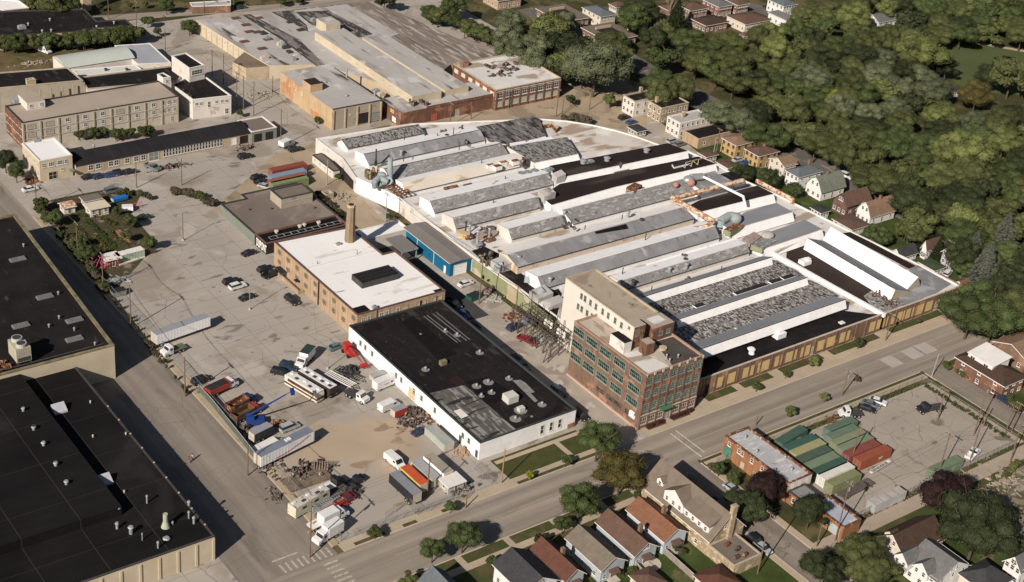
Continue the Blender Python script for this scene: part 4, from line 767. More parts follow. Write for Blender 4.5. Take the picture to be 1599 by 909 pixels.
mon(T('z1', 510, 412), T('z2', 205, 215), T('z1', 572, 512), 8.4, 6.2, 5, 7.6, r_grey, panelm)
mon(T('z1', 700, 548), T('z2', 410, 342), T('z1', 850, 655), 8.2, 5.9, 3, 7.5, r_mott2, panelm)
mon(T('z1', 905, 700), T('z2', 556, 432), T('z1', 985, 795), 8.4, 5.9, 3.6, 7.6, r_cream, panelm, w_white)
mon(T('z4', 285, 65), T('z2', 850, 620), T('z4', 355, 178), 8.6, 6.0, 5., 7.8, r_mott2, panelm, w_white)
mon(T('z4', 515, 232), T('z4', 1345, 52), T('z4', 580, 330), 8.6, 6.0, 5.2, 7.7, r_mott2, panelm, w_white2)
mon(T('z4', 1050, 345), T('z5', 110, 218), T('z4', 1110, 440), 8.4, 6.0, 5., 7.6, r_mott2, panelm, w_white2)
mon(T('z5', 60, 135), T('z3', 1000, 612), T('z5', 205, 262), 8.3, 6.2, 1.6, 7.2, r_mott2, r_white, w_white)
mon(T('z4', 1000, 560), T('z5', 1300, 168), T('z4', 1085, 685), 8.4, 7.0, 3.4, 7.4, r_grey, w_white, mat('stained_cream_wall', (.60, .52, .43), .08, .3, .9, patch=((.42, .30, .2), .4, .62, (1, 1))))
fp('new_felt_patch', MB().poly([(*G('z5', 415, 380, 8.2), 8.43), (*G('z5', 462, 460, 7.2), 7.12), (*G('z5', 762, 385, 7.2), 7.12), (*G('z5', 712, 308, 8.2), 8.43)]), r_black)
mon(T('z4', 1310, 782), T('z6', 120, 575), T('z4', 1425, 885), 8.8, 6.2, 5., 7.9, r_grey, w_white, w_white)
mon(T('z5', 640, 830), T('z6', 420, 738), T('z5', 720, 905), 8.2, 6.1, 4.2, 7.5, r_mott2, panelm, w_white2)
def flat(name, tt, pts, z, m1, m2, z0=4.6, zz=None):
 q = [G(tt, a, b, (zz[i] if zz else z)) for i, (a, b) in enumerate(pts)]
 if name in ('dark_bay', 'grey_bay', 'peeling_bay'):
  n = len(q); s_ = MB(); Ar = sum(q[i][0]*q[(i+1) % n][1]-q[(i+1) % n][0]*q[i][1] for i in range(n)); qq = q if Ar > 0 else q[::-1]
  for i in range(n):
   a, b = Vector(qq[i]), Vector(qq[(i+1) % n]); e = b-a
   if e.length > 4 and e.x/e.length > .8: s_.poly([(a.x, a.y-1.5, 4.9), (b.x, b.y-1.5, 4.9), (b.x, b.y, z-.25), (a.x, a.y, z-.25)])
  if s_.v: fp('white_apron', s_, w_white)
 return fp(name, MB().prism(q, z0, zz or z, 0, 1), [m1, m2])
flat('peeling_bay', 'z2', [(140, 170), (265, 312), (480, 345), (800, 255), (740, 90), (690, 65)], 6.3, w_white2, mat('streaked_silver_bay', (.16, .155, .155), .2, .3, .8, patch=[((.04, .036, .036), .3, .52, (2.2, .6)), ((.30, .29, .29), .9, .6, (2., .4))]))
flat('peeling_bay', 'z2', [(430, 355), (690, 510), (1110, 425), (1005, 265)], 6.8, w_white2, r_mott)
flat('white_step', 'z2', [(460, 325), (470, 350), (870, 280), (850, 262)], 6.9, w_white, r_white)
fp('round_edge_deck', MB().poly([(*G('z2', a, b, 4.72), 4.72) for a, b in ((860, 270), (760, 100), (1000, 120), (1240, 160), (1450, 210))]+[(*G('z3', a, b, 4.72), 4.72) for a, b in ((190, 265), (420, 345), (0, 420))]+[(*G('z2', a, b, 4.72), 4.72) for a, b in ((1230, 490), (1120, 425), (1010, 270))]), mat('stained_white_deck', (.56, .53, .49), .08, .1, .8, patch=[((.34, .26, .21), .16, .58, (.4, 1.4)), ((.66, .64, .62), .12, .6, (1, 1))], lines=(('y', 5., .12, (.40, .36, .33), .5),)))
flat('rusty_hood', 'z2', [(765, 130), (780, 150), (860, 140), (905, 190), (935, 165), (860, 118)], 6.2, rust, r_cream)
flat('dark_bay', 'z3', [(500, 325), (692, 398), (-560, 660), (-620, 540)], 8.2, w_white, r_brown)
flat('dark_bay', 'z3', [(790, 450), (957, 520), (0, 740), (-600, 910), (-700, 830), (-520, 710)], 7.2, w_white, r_brown)
flat('dark_bay', 'z6', [(500, 180), (658, 258), (-60, 435), (-200, 400), (-50, 320)], 7.4, w_white, r_brown)
flat('grey_bay', 'z6', [(390, 430), (680, 343), (836, 430), (245, 600), (180, 560)], 7.4, w_white, r_bluegrey)
flat('grey_bay', 'z6', [(560, 640), (950, 503), (1117, 593), (560, 780), (470, 730)], 7.4, w_white, r_bluegrey)
flat('grey_bay', 'z3', [(990, 615), (1110, 683), (800, 760), (700, 700)], 7.6, w_white, r_grey)
flat('dark_bay', 'z3', [(1110, 590), (1215, 650), (1110, 680), (1000, 615)], 7., w_dark, r_black2)
def saw(tt1, a, tt2, b, drop, slope, zr=8.6, mt=None, mf=None):
 p, q = G(tt1, *a, zr), G(tt2, *b, zr); yc = (p[1]+q[1])/2; x0, x1 = p[0], q[0]
 fp('white_face', MB().poly([(x0, yc-1.2, zr-drop), (x1, yc-1.2, zr-drop), (x1, yc, zr), (x0, yc, zr)]), mf or w_white)
 fp('roof_slope', MB().poly([(x0, yc-.15, zr+.03), (x1, yc-.15, zr+.03), (x1, yc+slope, zr-1.5), (x0, yc+slope, zr-1.5)]), mt or r_bluegrey)
 fp('monitor_end', MB().poly([(x0, yc, zr-drop), (x0, yc, zr), (x0, yc+slope, zr-1.5), (x0, yc+slope, zr-drop-1)]).poly([(x1, yc, zr-drop), (x1, yc, zr), (x1, yc+slope, zr-1.5), (x1, yc+slope, zr-drop-1)]), w_white2)
 fp('edge_trim', MB().box((x0+x1)/2, yc-.2, zr-.08, x1-x0, .14, .16), dsteel)
 return x0, x1, yc
S1 = saw('z7', (130, 385), 'z7', (1360, 5), 2.0, 3.4)
S2 = saw('z7', (462, 602), 'z8', (312, 432), 2.0, 3.6)
S3 = saw('z7', (682, 888), 'z8', (620, 607), 2.4, 4.6)
S0 = (G('z5', 905, 685, 7.2), G('z6', 320, 690, 7.2))
fp('white_ribbed_band', MB().prism([(S0[0][0], S0[0][1]-3.), (S0[1][0], S0[0][1]-3.), (S0[1][0], S0[0][1]), (S0[0][0], S0[0][1])], 4.6, [5.6, 5.6, 7.4, 7.4]), panelm)
def deck(S_a, S_b, slope, z0, z1, m_):
 x0 = max(S_a[0], S_b[0])-8; x1 = min(S_a[1], S_b[1])+3; ya = S_a[2]-.02; yb = S_b[2]+slope
 fp('ribbed_deck', MB().poly([(x0, yb, z1), (x1, yb, z1), (x1, ya, z0), (x0, ya, z0)]), m_)
deck(S1, S2, 3.6, 6.6, 7.1, r_rib); deck(S2, S3, 4.6, 6.6, 7.1, r_rib)
s_ = mat('dark_glazing', (.035, .03, .032), .3, .6, .4)
for (a, b, w_) in (((1015, 360), (1320, 270), .7), ((1340, 250), (1460, 220), .7), ((1465, 215), (1570, 180), .7), ((640, 485), (730, 460), .6)):
 p, q = G('z7', *a, 7.2), G('z7', *b, 7.2); yy = (p[1]+q[1])/2
 fp('roof_light', MB().box((p[0]+q[0])/2, S2[2]+4.2, 6.9, q[0]-p[0], 1.6, .45, 0, 0, 1), [w_white, s_])
bl = [(tw_e+.2, ys0+.4), (G('z8', 955, 748, 4.8)[0], ys0+.4), G('z8', 830, 735, 4.8), (S3[1]+.5, S3[2]-.05), (tw_e+.2, S3[2]-.05)]
fp('black_deck', MB().poly([(x, y, 4.74) for x, y in bl]), mat('new_black_felt', (.016, .014, .0145), .3, .3, .8, lines=(('x', 7., .1, (.035, .03, .03), .5),)))
for (x_, y_) in ((310, 270), ): x, y = G('h', x_, y_, 5.6); fp('air_handler', MB().box(x, y, 4.7, 3.2, 2.6, 1.5).box(x+.2, y, 6.2, 1.6, 1.4, .5), w_white)
x, y = G('h', 197, 350, 5.); fp('roof_vent', MB().cyl((x, y, 4.7), (x, y, 5.6), .8, .6, 10), w_white); x, y = G('h', 573, 225, 4.8); fp('roof_hatch', MB().box(x, y, 4.7, 1.6, 1.2, .3), coping_w)
x, y = G('z7', 1170, 890, 4.9); vent(fac, x, y, 4.8, .7, .5, w_white)
bd = px('z8', [(135, 275), (145, 212), (290, 178), (905, 505), (985, 745), (30, 235)], 4.75)
fp('brown_deck', MB().poly([(*p, 4.76) for p in px('z8', [(145, 275), (150, 215), (290, 175), (1050, 580), (960, 735)], 4.76)]), mat('plain_brown_felt', (.040, .028, .025), .12, .15, .85))
def wallline(name, a, b, z0, z1, w_, m_, tt='z8'):
 p, q = Vector(G(tt, *a, z1)), Vector(G(tt, *b, z1)); n = (q-p).normalized(); n = Vector((-n.y, n.x))*w_/2
 fp(name, MB().prism([tuple(p+n), tuple(p-n), tuple(q-n), tuple(q+n)], z0, z1), m_)
wallline('parapet_wall', (40, 228), (960, 738), 4.7, 5.8, .8, r_white)
wallline('parapet_wall', (45, 225), (300, 120), 4.7, 6.2, .5, r_cream)
gl = G('z8', 300, 122, 8.2); ge = G('z8', 1062, 530, 8.2); xg = (gl[0]+ge[0])/2
fp('white_face', MB().poly([(xg-.9, ge[1], 4.8), (xg-.9, gl[1], 4.8), (xg, gl[1], 8.2), (xg, ge[1], 8.2)]), w_white)
rl = G('z8', 408, 122, 5.4); rb = G('z8', 1152, 530, 5.4); xr = (rl[0]+rb[0])/2
rr0 = G('z8', 515, 50, 8.4); rr1 = G('z8', 1275, 433, 8.4); xr2 = (rr0[0]+rr1[0])/2
fp('valley_slope', MB().poly([(xg, ge[1], 8.2), (xg, gl[1], 8.2), (xr, gl[1], 5.4), (xr, ge[1], 5.4)]), r_bluegrey)
fp('ridge_cap', MB().box(xg, (gl[1]+ge[1])/2, 8.2, .3, gl[1]-ge[1], .08), rust)
yN, yS = rl[1]-1, rb[1]
fp('white_slope', MB().poly([(xr, yS, 5.4), (xr2, yS, 8.4), (xr2, yN+1, 8.4), (xr, yN, 5.4)]), mat('bright_white_roof', (.68, .68, .69), .03, .1, .6))
fp('gable', MB().poly([(xg-.9, ge[1], 4.7), (xg, ge[1], 8.2), (xr, ge[1], 5.4), (xr, ge[1], 4.7)]).poly([(xr, yS, 4.7), (xr, yS, 5.4), (xr2, yS, 8.4), (xr2+2, yS, 4.7)]), w_greyconc)
fp('back_slope', MB().poly([(xr2, yS, 8.4), (xr2+2.2, yS, 4.8), (xr2+2.2, yN, 4.8), (xr2, yN, 8.4)]), r_bluegrey)
fp('black_deck', MB().poly([(*p, 4.77) for p in px('z8', [(600, 78), (680, 62), (1212, 345), (1150, 365)], 4.77)]), r_brown)
fp('grey_deck', MB().poly([(*p, 4.79) for p in px('z8', [(1155, 368), (1225, 335), (1500, 490), (1380, 565), (1000, 705), (1060, 575), (1160, 535)], 4.79)]), r_grey)
fp('grey_deck', MB().poly([(*p, 4.80) for p in px('z8', [(780, 590), (905, 505), (1045, 580), (1120, 665), (950, 735), (860, 690)], 4.80)]), mat('broken_silver_deck', (.26, .25, .245), .3, .5, .8, patch=[((.06, .05, .045), .8, .56, (1, 1)), ((.48, .46, .45), 1.2, .6, (1, 1))]))
x, y = G('z8', 298, 312, 5.2); fp('air_handler', MB().box(x, y, 4.7, 3., 2.4, 1.2).box(x+.8, y-.3, 5.9, 1.2, 1.2, .6), w_white)
jb = MB(); random.seed(11)
for k in range(26):
 u = random.random(); x, y = G('z8', 870+u*180+random.uniform(-30, 30), 500+u*130+random.uniform(-40, 70), 5.); jb.box(x, y, 4.7, random.uniform(.4, 2.2), random.uniform(.3, 1.), random.uniform(.2, 1.6), random.random()*3)
fp('roof_equipment', jb, junkm)
gd = MB(); p0 = G('z1', 640, 735, 7);
def pz(tt, a, b, z): return (*G(tt, a, b, z), z)
gd.cyl(pz('z1', 780, 700, 6), pz('z1', 785, 462, 13.5), .9, .75, 12); gd.cyl(pz('z1', 775, 700, 6), pz('z1', 765, 680, 8), 1.6, 1.3, 12)
gd.tube([pz('z1', 640, 740, 6.4), pz('z1', 635, 690, 8.4), pz('z1', 680, 650, 9), pz('z1', 760, 690, 8)], .9, 10); gd.tube([pz('z1', 650, 735, 6.2), pz('z1', 700, 705, 7.2), pz('z1', 780, 690, 7.5)], .8, 10)
gd.ball(pz('z1', 705, 640, 8.6), 1.5, 2); fp('extraction_duct', gd, mat('blue_grey_ductwork', (.27, .31, .33), .15, .6, .5, patch=((.33, .25, .15), .5, .68, (1, 1))))
gd = MB().cyl(pz('z1', 650, 520, 7), pz('z1', 652, 380, 12), .28, .22, 8); gd.cyl(pz('z1', 645, 530, 6.5), pz('z1', 648, 480, 9), .5, .4, 8); fp('stack', gd, dsteel)
gd = MB()
for k in range(12): x, y = G('z1', random.uniform(540, 700), random.uniform(545, 620), 7); gd.box(x, y, 5.4, random.uniform(.5, 1.6), random.uniform(.4, 1.2), random.uniform(.5, 2.6), random.random()*3)
fp('roof_equipment', gd, mat('ochre_plant', (.30, .22, .10), .4, .8, .8, patch=((.10, .10, .10), .9, .52, (1, 1))))
gd = MB(); q = px('z1', [(740, 740), (870, 700), (985, 800), (860, 830)], 6.4)
for k in range(7):
 u = k/6; a = Vector(q[0]).lerp(Vector(q[3]), u); b = Vector(q[1]).lerp(Vector(q[2]), u); gd.cyl((*a, 6.5), (*b, 6.5), .2, n=5)
for u in (0, .33, .66, 1): a = Vector(q[0]).lerp(Vector(q[1]), u); b = Vector(q[3]).lerp(Vector(q[2]), u); gd.cyl((*a, 6.5), (*b, 6.5), .25, n=5)
fp('rusty_gantry', gd, rust); fp('rusty_panel', MB().prism(px('z4', [(480, 5), (560, -5), (500, 25), (440, 15)], 7.4), 6.9, 7.4), rust)
for (a, b) in (((1325, 770), (1520, 790)), ((1510, 745), (1600, 735))): p, q = G('z1', *a, 7.6), G('z1', *b, 7.6); fp('rusty_panel', MB().prism([(p[0], p[1]-1.), (q[0], p[1]-1.), (q[0], p[1]+2.), (p[0], p[1]+2.)], 7., [7., 7., 7.7, 7.7]), rust)
fp('rusty_panel', MB().prism(px('z3', [(110, 740), (190, 785), (260, 720), (190, 695)], 8.6), 6.5, 8.6), rust)
for (tt, a, b, r_) in (('z3', 580, 720, .9), ('z3', 722, 700, 1.3)): fp('fan_housing', MB().ball(pz(tt, a, b, 8.4), r_, 2), mat('faded_red_housing', (.40, .19, .16), .15, .8))
fp('fan_housing', MB().ball(pz('z3', 700, 670, 9.), 1.6, 2, sq=(1.2, 1, .8)).cyl(pz('z3', 720, 650, 9.2), pz('z3', 830, 640, 9), 1.2, 1.1, 10), chrome)
fp('pipe_bridge', MB().tube([pz('z3', 828, 638, 9.2), pz('z3', 1215, 830, 10.5), pz('z3', 1235, 900, 8)], .42, 8), w_white)
fp('rusty_duct', MB().tube([pz('z3', 1215, 680, 8.6), pz('z3', 545, 850, 8.6)], .85, 6).tube([pz('z5', 1165, 65, 8.6), pz('z5', 1545, 280, 8.6), pz('z5', 1480, 330, 8.4), pz('z5', 1345, 355, 7.6)], .85, 6), rustpale)
fp('rusty_duct', MB().tube([pz('z6', 495, 135, 5.6), pz('z6', 830, 310, 5.9), pz('z6', 835, 350, 5.2)], .7, 6), rustpale)
fp('grey_elbow_duct', MB().tube([pz('z6', 150, 570, 6.5), pz('z6', 160, 510, 8.4), pz('z6', 240, 465, 9), pz('z6', 330, 480, 8.6)], 1.25, 10).ball(pz('z6', 300, 495, 8.6), 1.7, 2), MATS['blue_grey_ductwork'])
fp('green_housing', MB().prism(px('z6', [(180, 595), (250, 620), (380, 555), (300, 530)], 7.8), 6.2, 7.8, 0, 1), [w_green, rust]); fp('green_housing', MB().prism(px('z6', [(440, 740), (550, 780), (690, 700), (560, 660)], 7.8), 6.2, 7.8, 0, 1), [w_green, r_mott2])
fp('rusty_panel', MB().prism(px('z6', [(360, 680), (430, 740), (540, 660), (470, 615)], 8.2), 7.3, 8.2), mat('rust_striped_sheet', (.33, .3, .29), .2, .5, .7, patch=((.33, .15, .08), 1.2, .55, (2, .5))))
fp('hood', MB().ball(pz('z6', 600, 650, 8), 1.7, 2, sq=(1.3, 1, .6)), r_old)
for (tt, a, b, r_, h_, m_) in (('z4', 680, 430, .35, 4., steel), ('z4', 645, 400, .25, 4., dsteel), ('z4', 757, 500, .4, 4.5, chrome), ('z4', 868, 450, .35, 3.6, steel), ('z4', 755, 508, 1.1, .9, chrome), ('z4', 675, 435, .9, .8, rust), ('z4', 865, 455, 1., .8, rust), ('z4', 625, 415, 1.2, 1., mat('yellow_hood', (.50, .38, .2), .1))):
 x, y = G(tt, a, b, 5.); vent(fac, x, y, 4.9, r_, h_, m_)
gd = MB()
for k in range(14): x, y = G('z4', random.uniform(790, 1010), random.uniform(310, 430), 5.2); gd.box(x, y, 4.8, random.uniform(.4, 1.5), random.uniform(.3, 1.1), random.uniform(.1, .7), random.random()*3)
for k in range(16): x, y = G('z4', random.uniform(800, 1040), random.uniform(530, 690), 6); gd.box(x, y, 5., random.uniform(.5, 2.2), random.uniform(.3, 1.1), random.uniform(.3, 1.8), random.random()*3)
for k in range(10): u = random.random(); x, y = G('z5', 60+random.uniform(0, 200), random.uniform(250, 330), 7); gd.box(x, y, 6., random.uniform(.3, 1.), random.uniform(.3, .8), random.uniform(.3, 1.2), random.random()*3)
fp('roof_equipment', gd, junkm)
fp('dark_low_roof', MB().poly([(*p, 4.72) for p in px('z4', [(705, 555), (830, 515), (1000, 600), (1080, 690), (1250, 830), (1350, 909), (1520, 905), (1560, 960), (1500, 1230), (1130, 900), (900, 745)], 4.72)]), r_black2)
for (tt, a, b, sx, sy, sz, z) in (('z4', 1000, 640, 5, 4, 1.6, 5.8), ('n', 740, 90, 5, 4, 2.2, 5.2), ('n', 870, 200, 6, 3, 1.4, 5), ('z2', 930, 600, 3.4, 2.4, 1.8, 8), ('z2', 815, 770, 4.2, 3.2, 2., 7.6)):
 x, y = G(tt, a, b, z+sz); fp('hood', MB().prism([(x-sx/2, y-sy/2), (x+sx/2, y-sy/2), (x+sx/2, y+sy/2), (x-sx/2, y+sy/2)], z-1.2, [z+sz*.5, z+sz*.8, z+sz, z+sz*.7]), r_old)
gd = MB().tube([pz('z4', 940, 740, 5), pz('z4', 950, 700, 6.4), pz('z4', 1000, 680, 7)], .9, 10).tube([pz('z4', 1230, 860, 5), pz('z4', 1240, 800, 6.5), pz('z4', 1290, 780, 7)], .9, 10).tube([pz('n', 710, 200, 4.8), pz('n', 715, 130, 6.2), pz('n', 760, 80, 7.4)], 1.1, 10); fp('extraction_duct', gd, MATS['blue_grey_ductwork'])
for (tt, a, b, z) in (('z2', 570, 640, 7), ('z2', 632, 630, 7), ('z2', 695, 615, 7)): x, y = G(tt, a, b, z); fp('round_fan', MB().cyl((x, y, 6.), (x, y, 8.3), 1.25, 1.2, 12), steel)
for (tt, a, b, z) in (('z2', 1155, 515, 8.2), ('z2', 1380, 490, 8.2), ('z3', 298, 410, 8.2)): x, y = G(tt, a, b, z); fp('round_vent', MB().cyl((x, y, 8.1), (x, y, 9.2), .9, .8, 12).cyl((x, y, 9.2), (x, y, 9.6), 1.2, .6, 12), chrome)
for (a, b) in ((1215, 505), (830, 580)): x, y = G('z2', a, b, 8.2); hvac(fac, x, y, 8.1, 3., 1.6, .6)
x, y = G('z2', 1500, 580, 6.4); fp('roof_box', MB().box(x, y, 5., 6, 3.4, 1.6, 0, 0, 1).cyl((x, y, 6.6), (x, y, 8.8), .5, n=8), [r_old, r_taupe])
gd = MB(); q = px('z3', [(540, 530), (690, 490), (720, 520), (560, 560)], 7.5)
fp('broken_glazing', MB().prism(q, 7.1, 7.8, 0, 1), [w_white, s_])
for k in range(3):
 a = pz('z3', 665+k*60, 560-k*15, 7.3); gd.cyl(a, (a[0]+.5, a[1]+2.5, 7.3), .14, n=5); gd.cyl(a, (a[0], a[1], 9.2), .14, n=5); gd.cyl((a[0], a[1], 9.2), (a[0]+2.4, a[1]+.2, 9.2), .14, n=5)
fp('timber_frame', gd, w_tanconc)
for (tt, a, b, z, h_) in (('z1', 920, 290, 7, 2.6), ('z1', 910, 500, 6, 3.2), ('z1', 1228, 285, 7, 2.), ('z1', 1435, 400, 7, 3.), ('z2', 190, 550, 7, 2.2), ('z2', 415, 695, 7, 2.), ('z4', 908, 130, 7, 2.), ('z5', 318, 385, 6, 2.4), ('z5', 668, 295, 6, 2.8), ('z5', 888, 490, 7, 4.), ('z5', 670, 825, 6, 3.6), ('z7', 218, 375, 6, 3.), ('z7', 885, 140, 8, 1.6), ('z1', 1380, 260, 8, 3.), ('z2', 615, 310, 7, 1.6)):
 x, y = G(tt, a, b, z); vent(fac, x, y, z-1, .14, h_+1, dsteel, cap=False)
for (tt, a, b, z) in (('z5', 860, 265, 8.3), ('z5', 735, 195, 7), ('z7', 560, 80, 8), ('z7', 400, 120, 8), ('z7', 55, 240, 8), ('z7', 1025, 690, 7.2), ('z5', 130, 190, 8), ('z4', 1155, 615, 7.8), ('z4', 1450, 820, 8), ('z1', 890, 405, 8.), ('z1', 1320, 255, 8.), ('z5', 1275, 640, 8)):
 x, y = G(tt, a, b, z); vent(fac, x, y, z-1, .45, 1.3, random.choice([steel, chrome, dsteel]))
for (a, b) in ((270, 525), (395, 500), (345, 540), (510, 490)): x, y = G('z2', a, b, 8.); fp('roof_hatch', MB().box(x, y, 6.8, 2.6, 1.6, 1.3, 0, 0, 1), [r_white, rust])
gd = MB()
for tt, a, b in (('z1', 1285, 210), ('z1', 1450, 185), ('z1', 1500, 310), ('z1', 1400, 270), ('z2', 30, 230), ('z2', 430, 330), ('z2', 590, 500), ('z5', 1110, 430), ('z5', 1280, 610), ('z7', 350, 480), ('z7', 580, 200), ('z5', 620, 530)):
 for k in range(2): x, y = G(tt, a+random.uniform(-25, 25), b+random.uniform(-12, 12), 7.5); gd.box(x, y, 6.2, random.uniform(.5, 1.8), random.uniform(.4, 1.3), random.uniform(.8, 2.2), random.random()*3)
fp('roof_equipment', gd, junkm)
# multi-storey brick tower block
zt = 15.8
q = rect(214.9, 208., 233.1, 235.4); xw, y_s, xe, yn = 214.9, 208., 233.1, 235.4
tw, c = bld('brick_factory_tower', 'four-storey red brick factory block at the street corner with green-framed windows', q, zt, w_brick2, mat('worn_tan_roof', (.46, .40, .345), .12, .2, .9, patch=[((.30, .24, .19), .3, .58, (1.5, .6)), ((.56, .53, .49), .15, .6, (1, 1))]), mat('stone_brick_coping', (.36, .24, .18), .15, .8), .5)
wf = [frame_g, glass_t]
wins(tw, q[3], q[0], [.085, .27, .46, .655, .87], (13.7, 10.0, 6.4), 4.3, 2.15, cen=c, mats=wf, mull=(5, 1)); wins(tw, q[3], q[0], [.46, .60, .71, .86], (2.7,), 3., 1.4, cen=c, mats=[w_brick2, glass_t], mull=(3, 1))
A, B = q[0], q[1]; fb = [(i+.5)/7 for i in range(7)]
wins(tw, A, B, fb, (6.2, 10.0, 13.7), 1.75, 2.1, cen=c, mats=wf, mull=(2, 2)); wins(tw, A, B, [f for i, f in enumerate(fb) if i != 3], (2.3,), 2.0, 2.0, cen=c, mats=[stone, glass], mull=(2, 1))
wins(tw, A, B, (fb[3],), (1.4,), 1.9, 2.6, cen=c, mats=[stone, steel], name='entrance_door', mull=(1, 0), sill=False)
for i in range(8): slabwall(tw, 'pier', A, B, max(0, i/7-.012), min(1, i/7+.012), 0, 15.6, .18, w_brick, c); slabwall(tw, 'pier_cap', A, B, max(0, i/7-.016), min(1, i/7+.016), 15.2, 15.95, .26, stone, c)
slabwall(tw, 'stone_band', A, B, 0, 1, 3.9, 4.15, .24, stone, c)
for z in (8.1, 11.8): slabwall(tw, 'brick_band', A, B, 0, 1, z, z+.3, .1, w_brick, c)
slabwall(tw, 'entrance_awning', A, B, .33, .53, 4.2, 4.45, 1.2, mat('green_awning', (.05, .17, .09), .1, .8), c)
part('sign_panel', MB().box(xw-.12, y_s+2.6, 2.1, .1, 2.2, 1.9), mat('white_sign_panel', (.72, .70, .72), .05, 1., patch=((.12, .06, .16), .9, .55, (1, 1))), tw)
slabwall(tw, 'plinth', q[3], q[0], 0, 1, 0, .5, .35, mat('pink_stone_plinth', (.48, .34, .28), .1), c)
part('dark_roof_part', MB().poly([(*G('t', a, b, zt-.48), zt-.48) for a, b in [(690, 245), (815, 410), (1030, 345), (835, 205)]]), mat('streaked_dark_roof', (.075, .065, .06), .2, .3, .9, lines=(('x', .9, .12, (.13, .12, .11), .5),)), tw)
part('white_roof_part', MB().poly([(*G('t', a, b, zt-.47), zt-.47) for a, b in [(340, 240), (650, 470), (800, 420), (570, 300), (480, 330)]]), r_white2, tw)
xb0, xb1, yb0, yb1 = 222.1, 232.2, 224.5, 248.6; pc_ = mat('pale_cream_wall', (.60, .56, .51), .05, .3)
ub, cu_ = bld('upper_factory_block', 'cream-walled five-storey block with stained tan roof behind the brick tower', rect(xb0, yb0, xb1, yb1), 19.5, pc_, mat('stained_tan_roof', (.37, .315, .25), .1, .15, .9, patch=[((.26, .21, .165), .15, .56, (1, 1)), ((.14, .11, .09), .18, .66, (1, 1))]), coping_t, .4)
wins(ub, (xb0, yb1), (xb0, yb0), [.28, .34, .43, .52, .63, .72, .83, .93], (17.6,), .9, 1.6, cen=cu_, mats=wf, mull=(1, 1)); wins(ub, (xb0, yb1), (xb0, yb0), [.25, .31, .40, .48], (14.2,), .9, 1.6, cen=cu_, mats=wf, mull=(1, 1))
q5 = rect(226.2, 219.2, 233., 224.4); part('stair_block', MB().prism(q5, 15, 19.2, 0, 1), [w_brick, r_tan], tw); part('white_roof_part', MB().poly([(227.6, 220.6, 19.23), (231.6, 220.6, 19.23), (231.6, 223.6, 19.23), (227.6, 223.6, 19.23)]), r_white2, tw); wins(tw, q5[0], q5[1], (.4, .75), (17.2,), 1.2, 1.3, cen=(229, 224), mats=wf)
def tbox(name, a, b, r, z1, m1, m2, z0=15.2):
 l, bt, rr = G('t', *a, z1), G('t', *b, z1), G('t', *r, z1); x0, y0, x1, y1 = (l[0]+bt[0])/2, (bt[1]+rr[1])/2, rr[0], l[1]
 part(name, MB().prism(rect(x0, y0, x1, y1), z0, z1, 0, 1), [m1, m2], tw); return x0, y0, x1, y1
e = tbox('lift_tower', (485, 95), (548, 145), (630, 118), 21.4, pc_, r_tan)
slabwall(tw, 'brick_side', (e[0], e[1]), (e[2], e[1]), 0, 1, 15.2, 21.3, .06, w_brick, ((e[0]+e[2])/2, e[3])); wins(tw, (e[0], e[1]), (e[2], e[1]), (.3,), (19.6,), 1., 1.8, cen=((e[0]+e[2])/2, e[3]), mats=wf); wins(tw, (e[0], e[3]), (e[0], e[1]), (.5,), (20.4,), .7, .7, cen=((e[0]+e[2])/2, e[3]), mats=wf)
tbox('white_penthouse', (378, 185), (480, 255), (535, 240), 18.4, r_white2, r_black2); tbox('brick_penthouse', (590, 230), (640, 265), (695, 245), 18.6, w_brick, r_tan)
st = MB(); a = Vector((e[0]+1.5, e[1]-.4, 20)); b_ = Vector(G('t', 608, 350, zt-.4)+(zt-.1,))
for o_ in (0, .7): st.cyl(a+Vector((o_, 0, 0)), b_+Vector((o_, 0, -.4)), .08, n=5)
for k in range(14): p = a.lerp(b_, k/13); st.cyl(p, p+Vector((.7, 0, 0)), .05, n=4)
part('steel_stair', st, mat('olive_steel', (.14, .12, .07), .2), tw)
x, y = G('t', 752, 285, zt); part('satellite_dish', MB().cyl((x, y, zt-.5), (x, y, zt+.1), .9, 1., 12), w_tanconc, tw)
for a, b in ((778, 345), (860, 345), (945, 370), (800, 375)): x, y = G('t', a, b, zt); vent(tw, x, y, zt-.5, .18, .8, chrome)
# timber gantry with transformers beside the tower
gx, gy = G('n', 760, 660, 0)
gt = thing('transformer_gantry', 'tangled timber gantry carrying white transformers between the lane and the cream block', 'electrical gantry', (gx, gy))
xg0, xg1 = G('n', 870, 860, 0)[0]-.5, G('n', 870, 860, 0)[0]+5.5; yg0, yg1 = G('n', 880, 850, 0)[1]+1, G('n', 600, 560, 0)[1]+4
mb = MB(); random.seed(2); ny = 7
for i in range(ny):
 yy = yg0+(yg1-yg0)*i/(ny-1)
 for xx in (xg0, xg0+3, xg1): mb.cyl((xx, yy, 0), (xx, yy, 6.6+random.uniform(0, 2.4)), .13, .10, 6)
 for z in (4., 6.2): mb.cyl((xg0-.5, yy, z), (xg1+.5, yy, z), .09, n=5)
 mb.cyl((xg0, yy, .2), (xg1, yy, 3.2), .08, n=5)
for z in (4.1, 5.3, 6.5):
 for xx in (xg0, xg0+1.5, xg0+3, xg0+4.4, xg1): mb.cyl((xx, yg0-.6, z), (xx, yg1+.6, z), .07, n=5)
for i in range(ny-1):
 ya, yb = yg0+(yg1-yg0)*i/(ny-1), yg0+(yg1-yg0)*(i+1)/(ny-1); mb.cyl((xg0, ya, .3), (xg0, yb, 3.5), .08, n=5); mb.cyl((xg1, yb, .3), (xg1, ya, 3.5), .08, n=5)
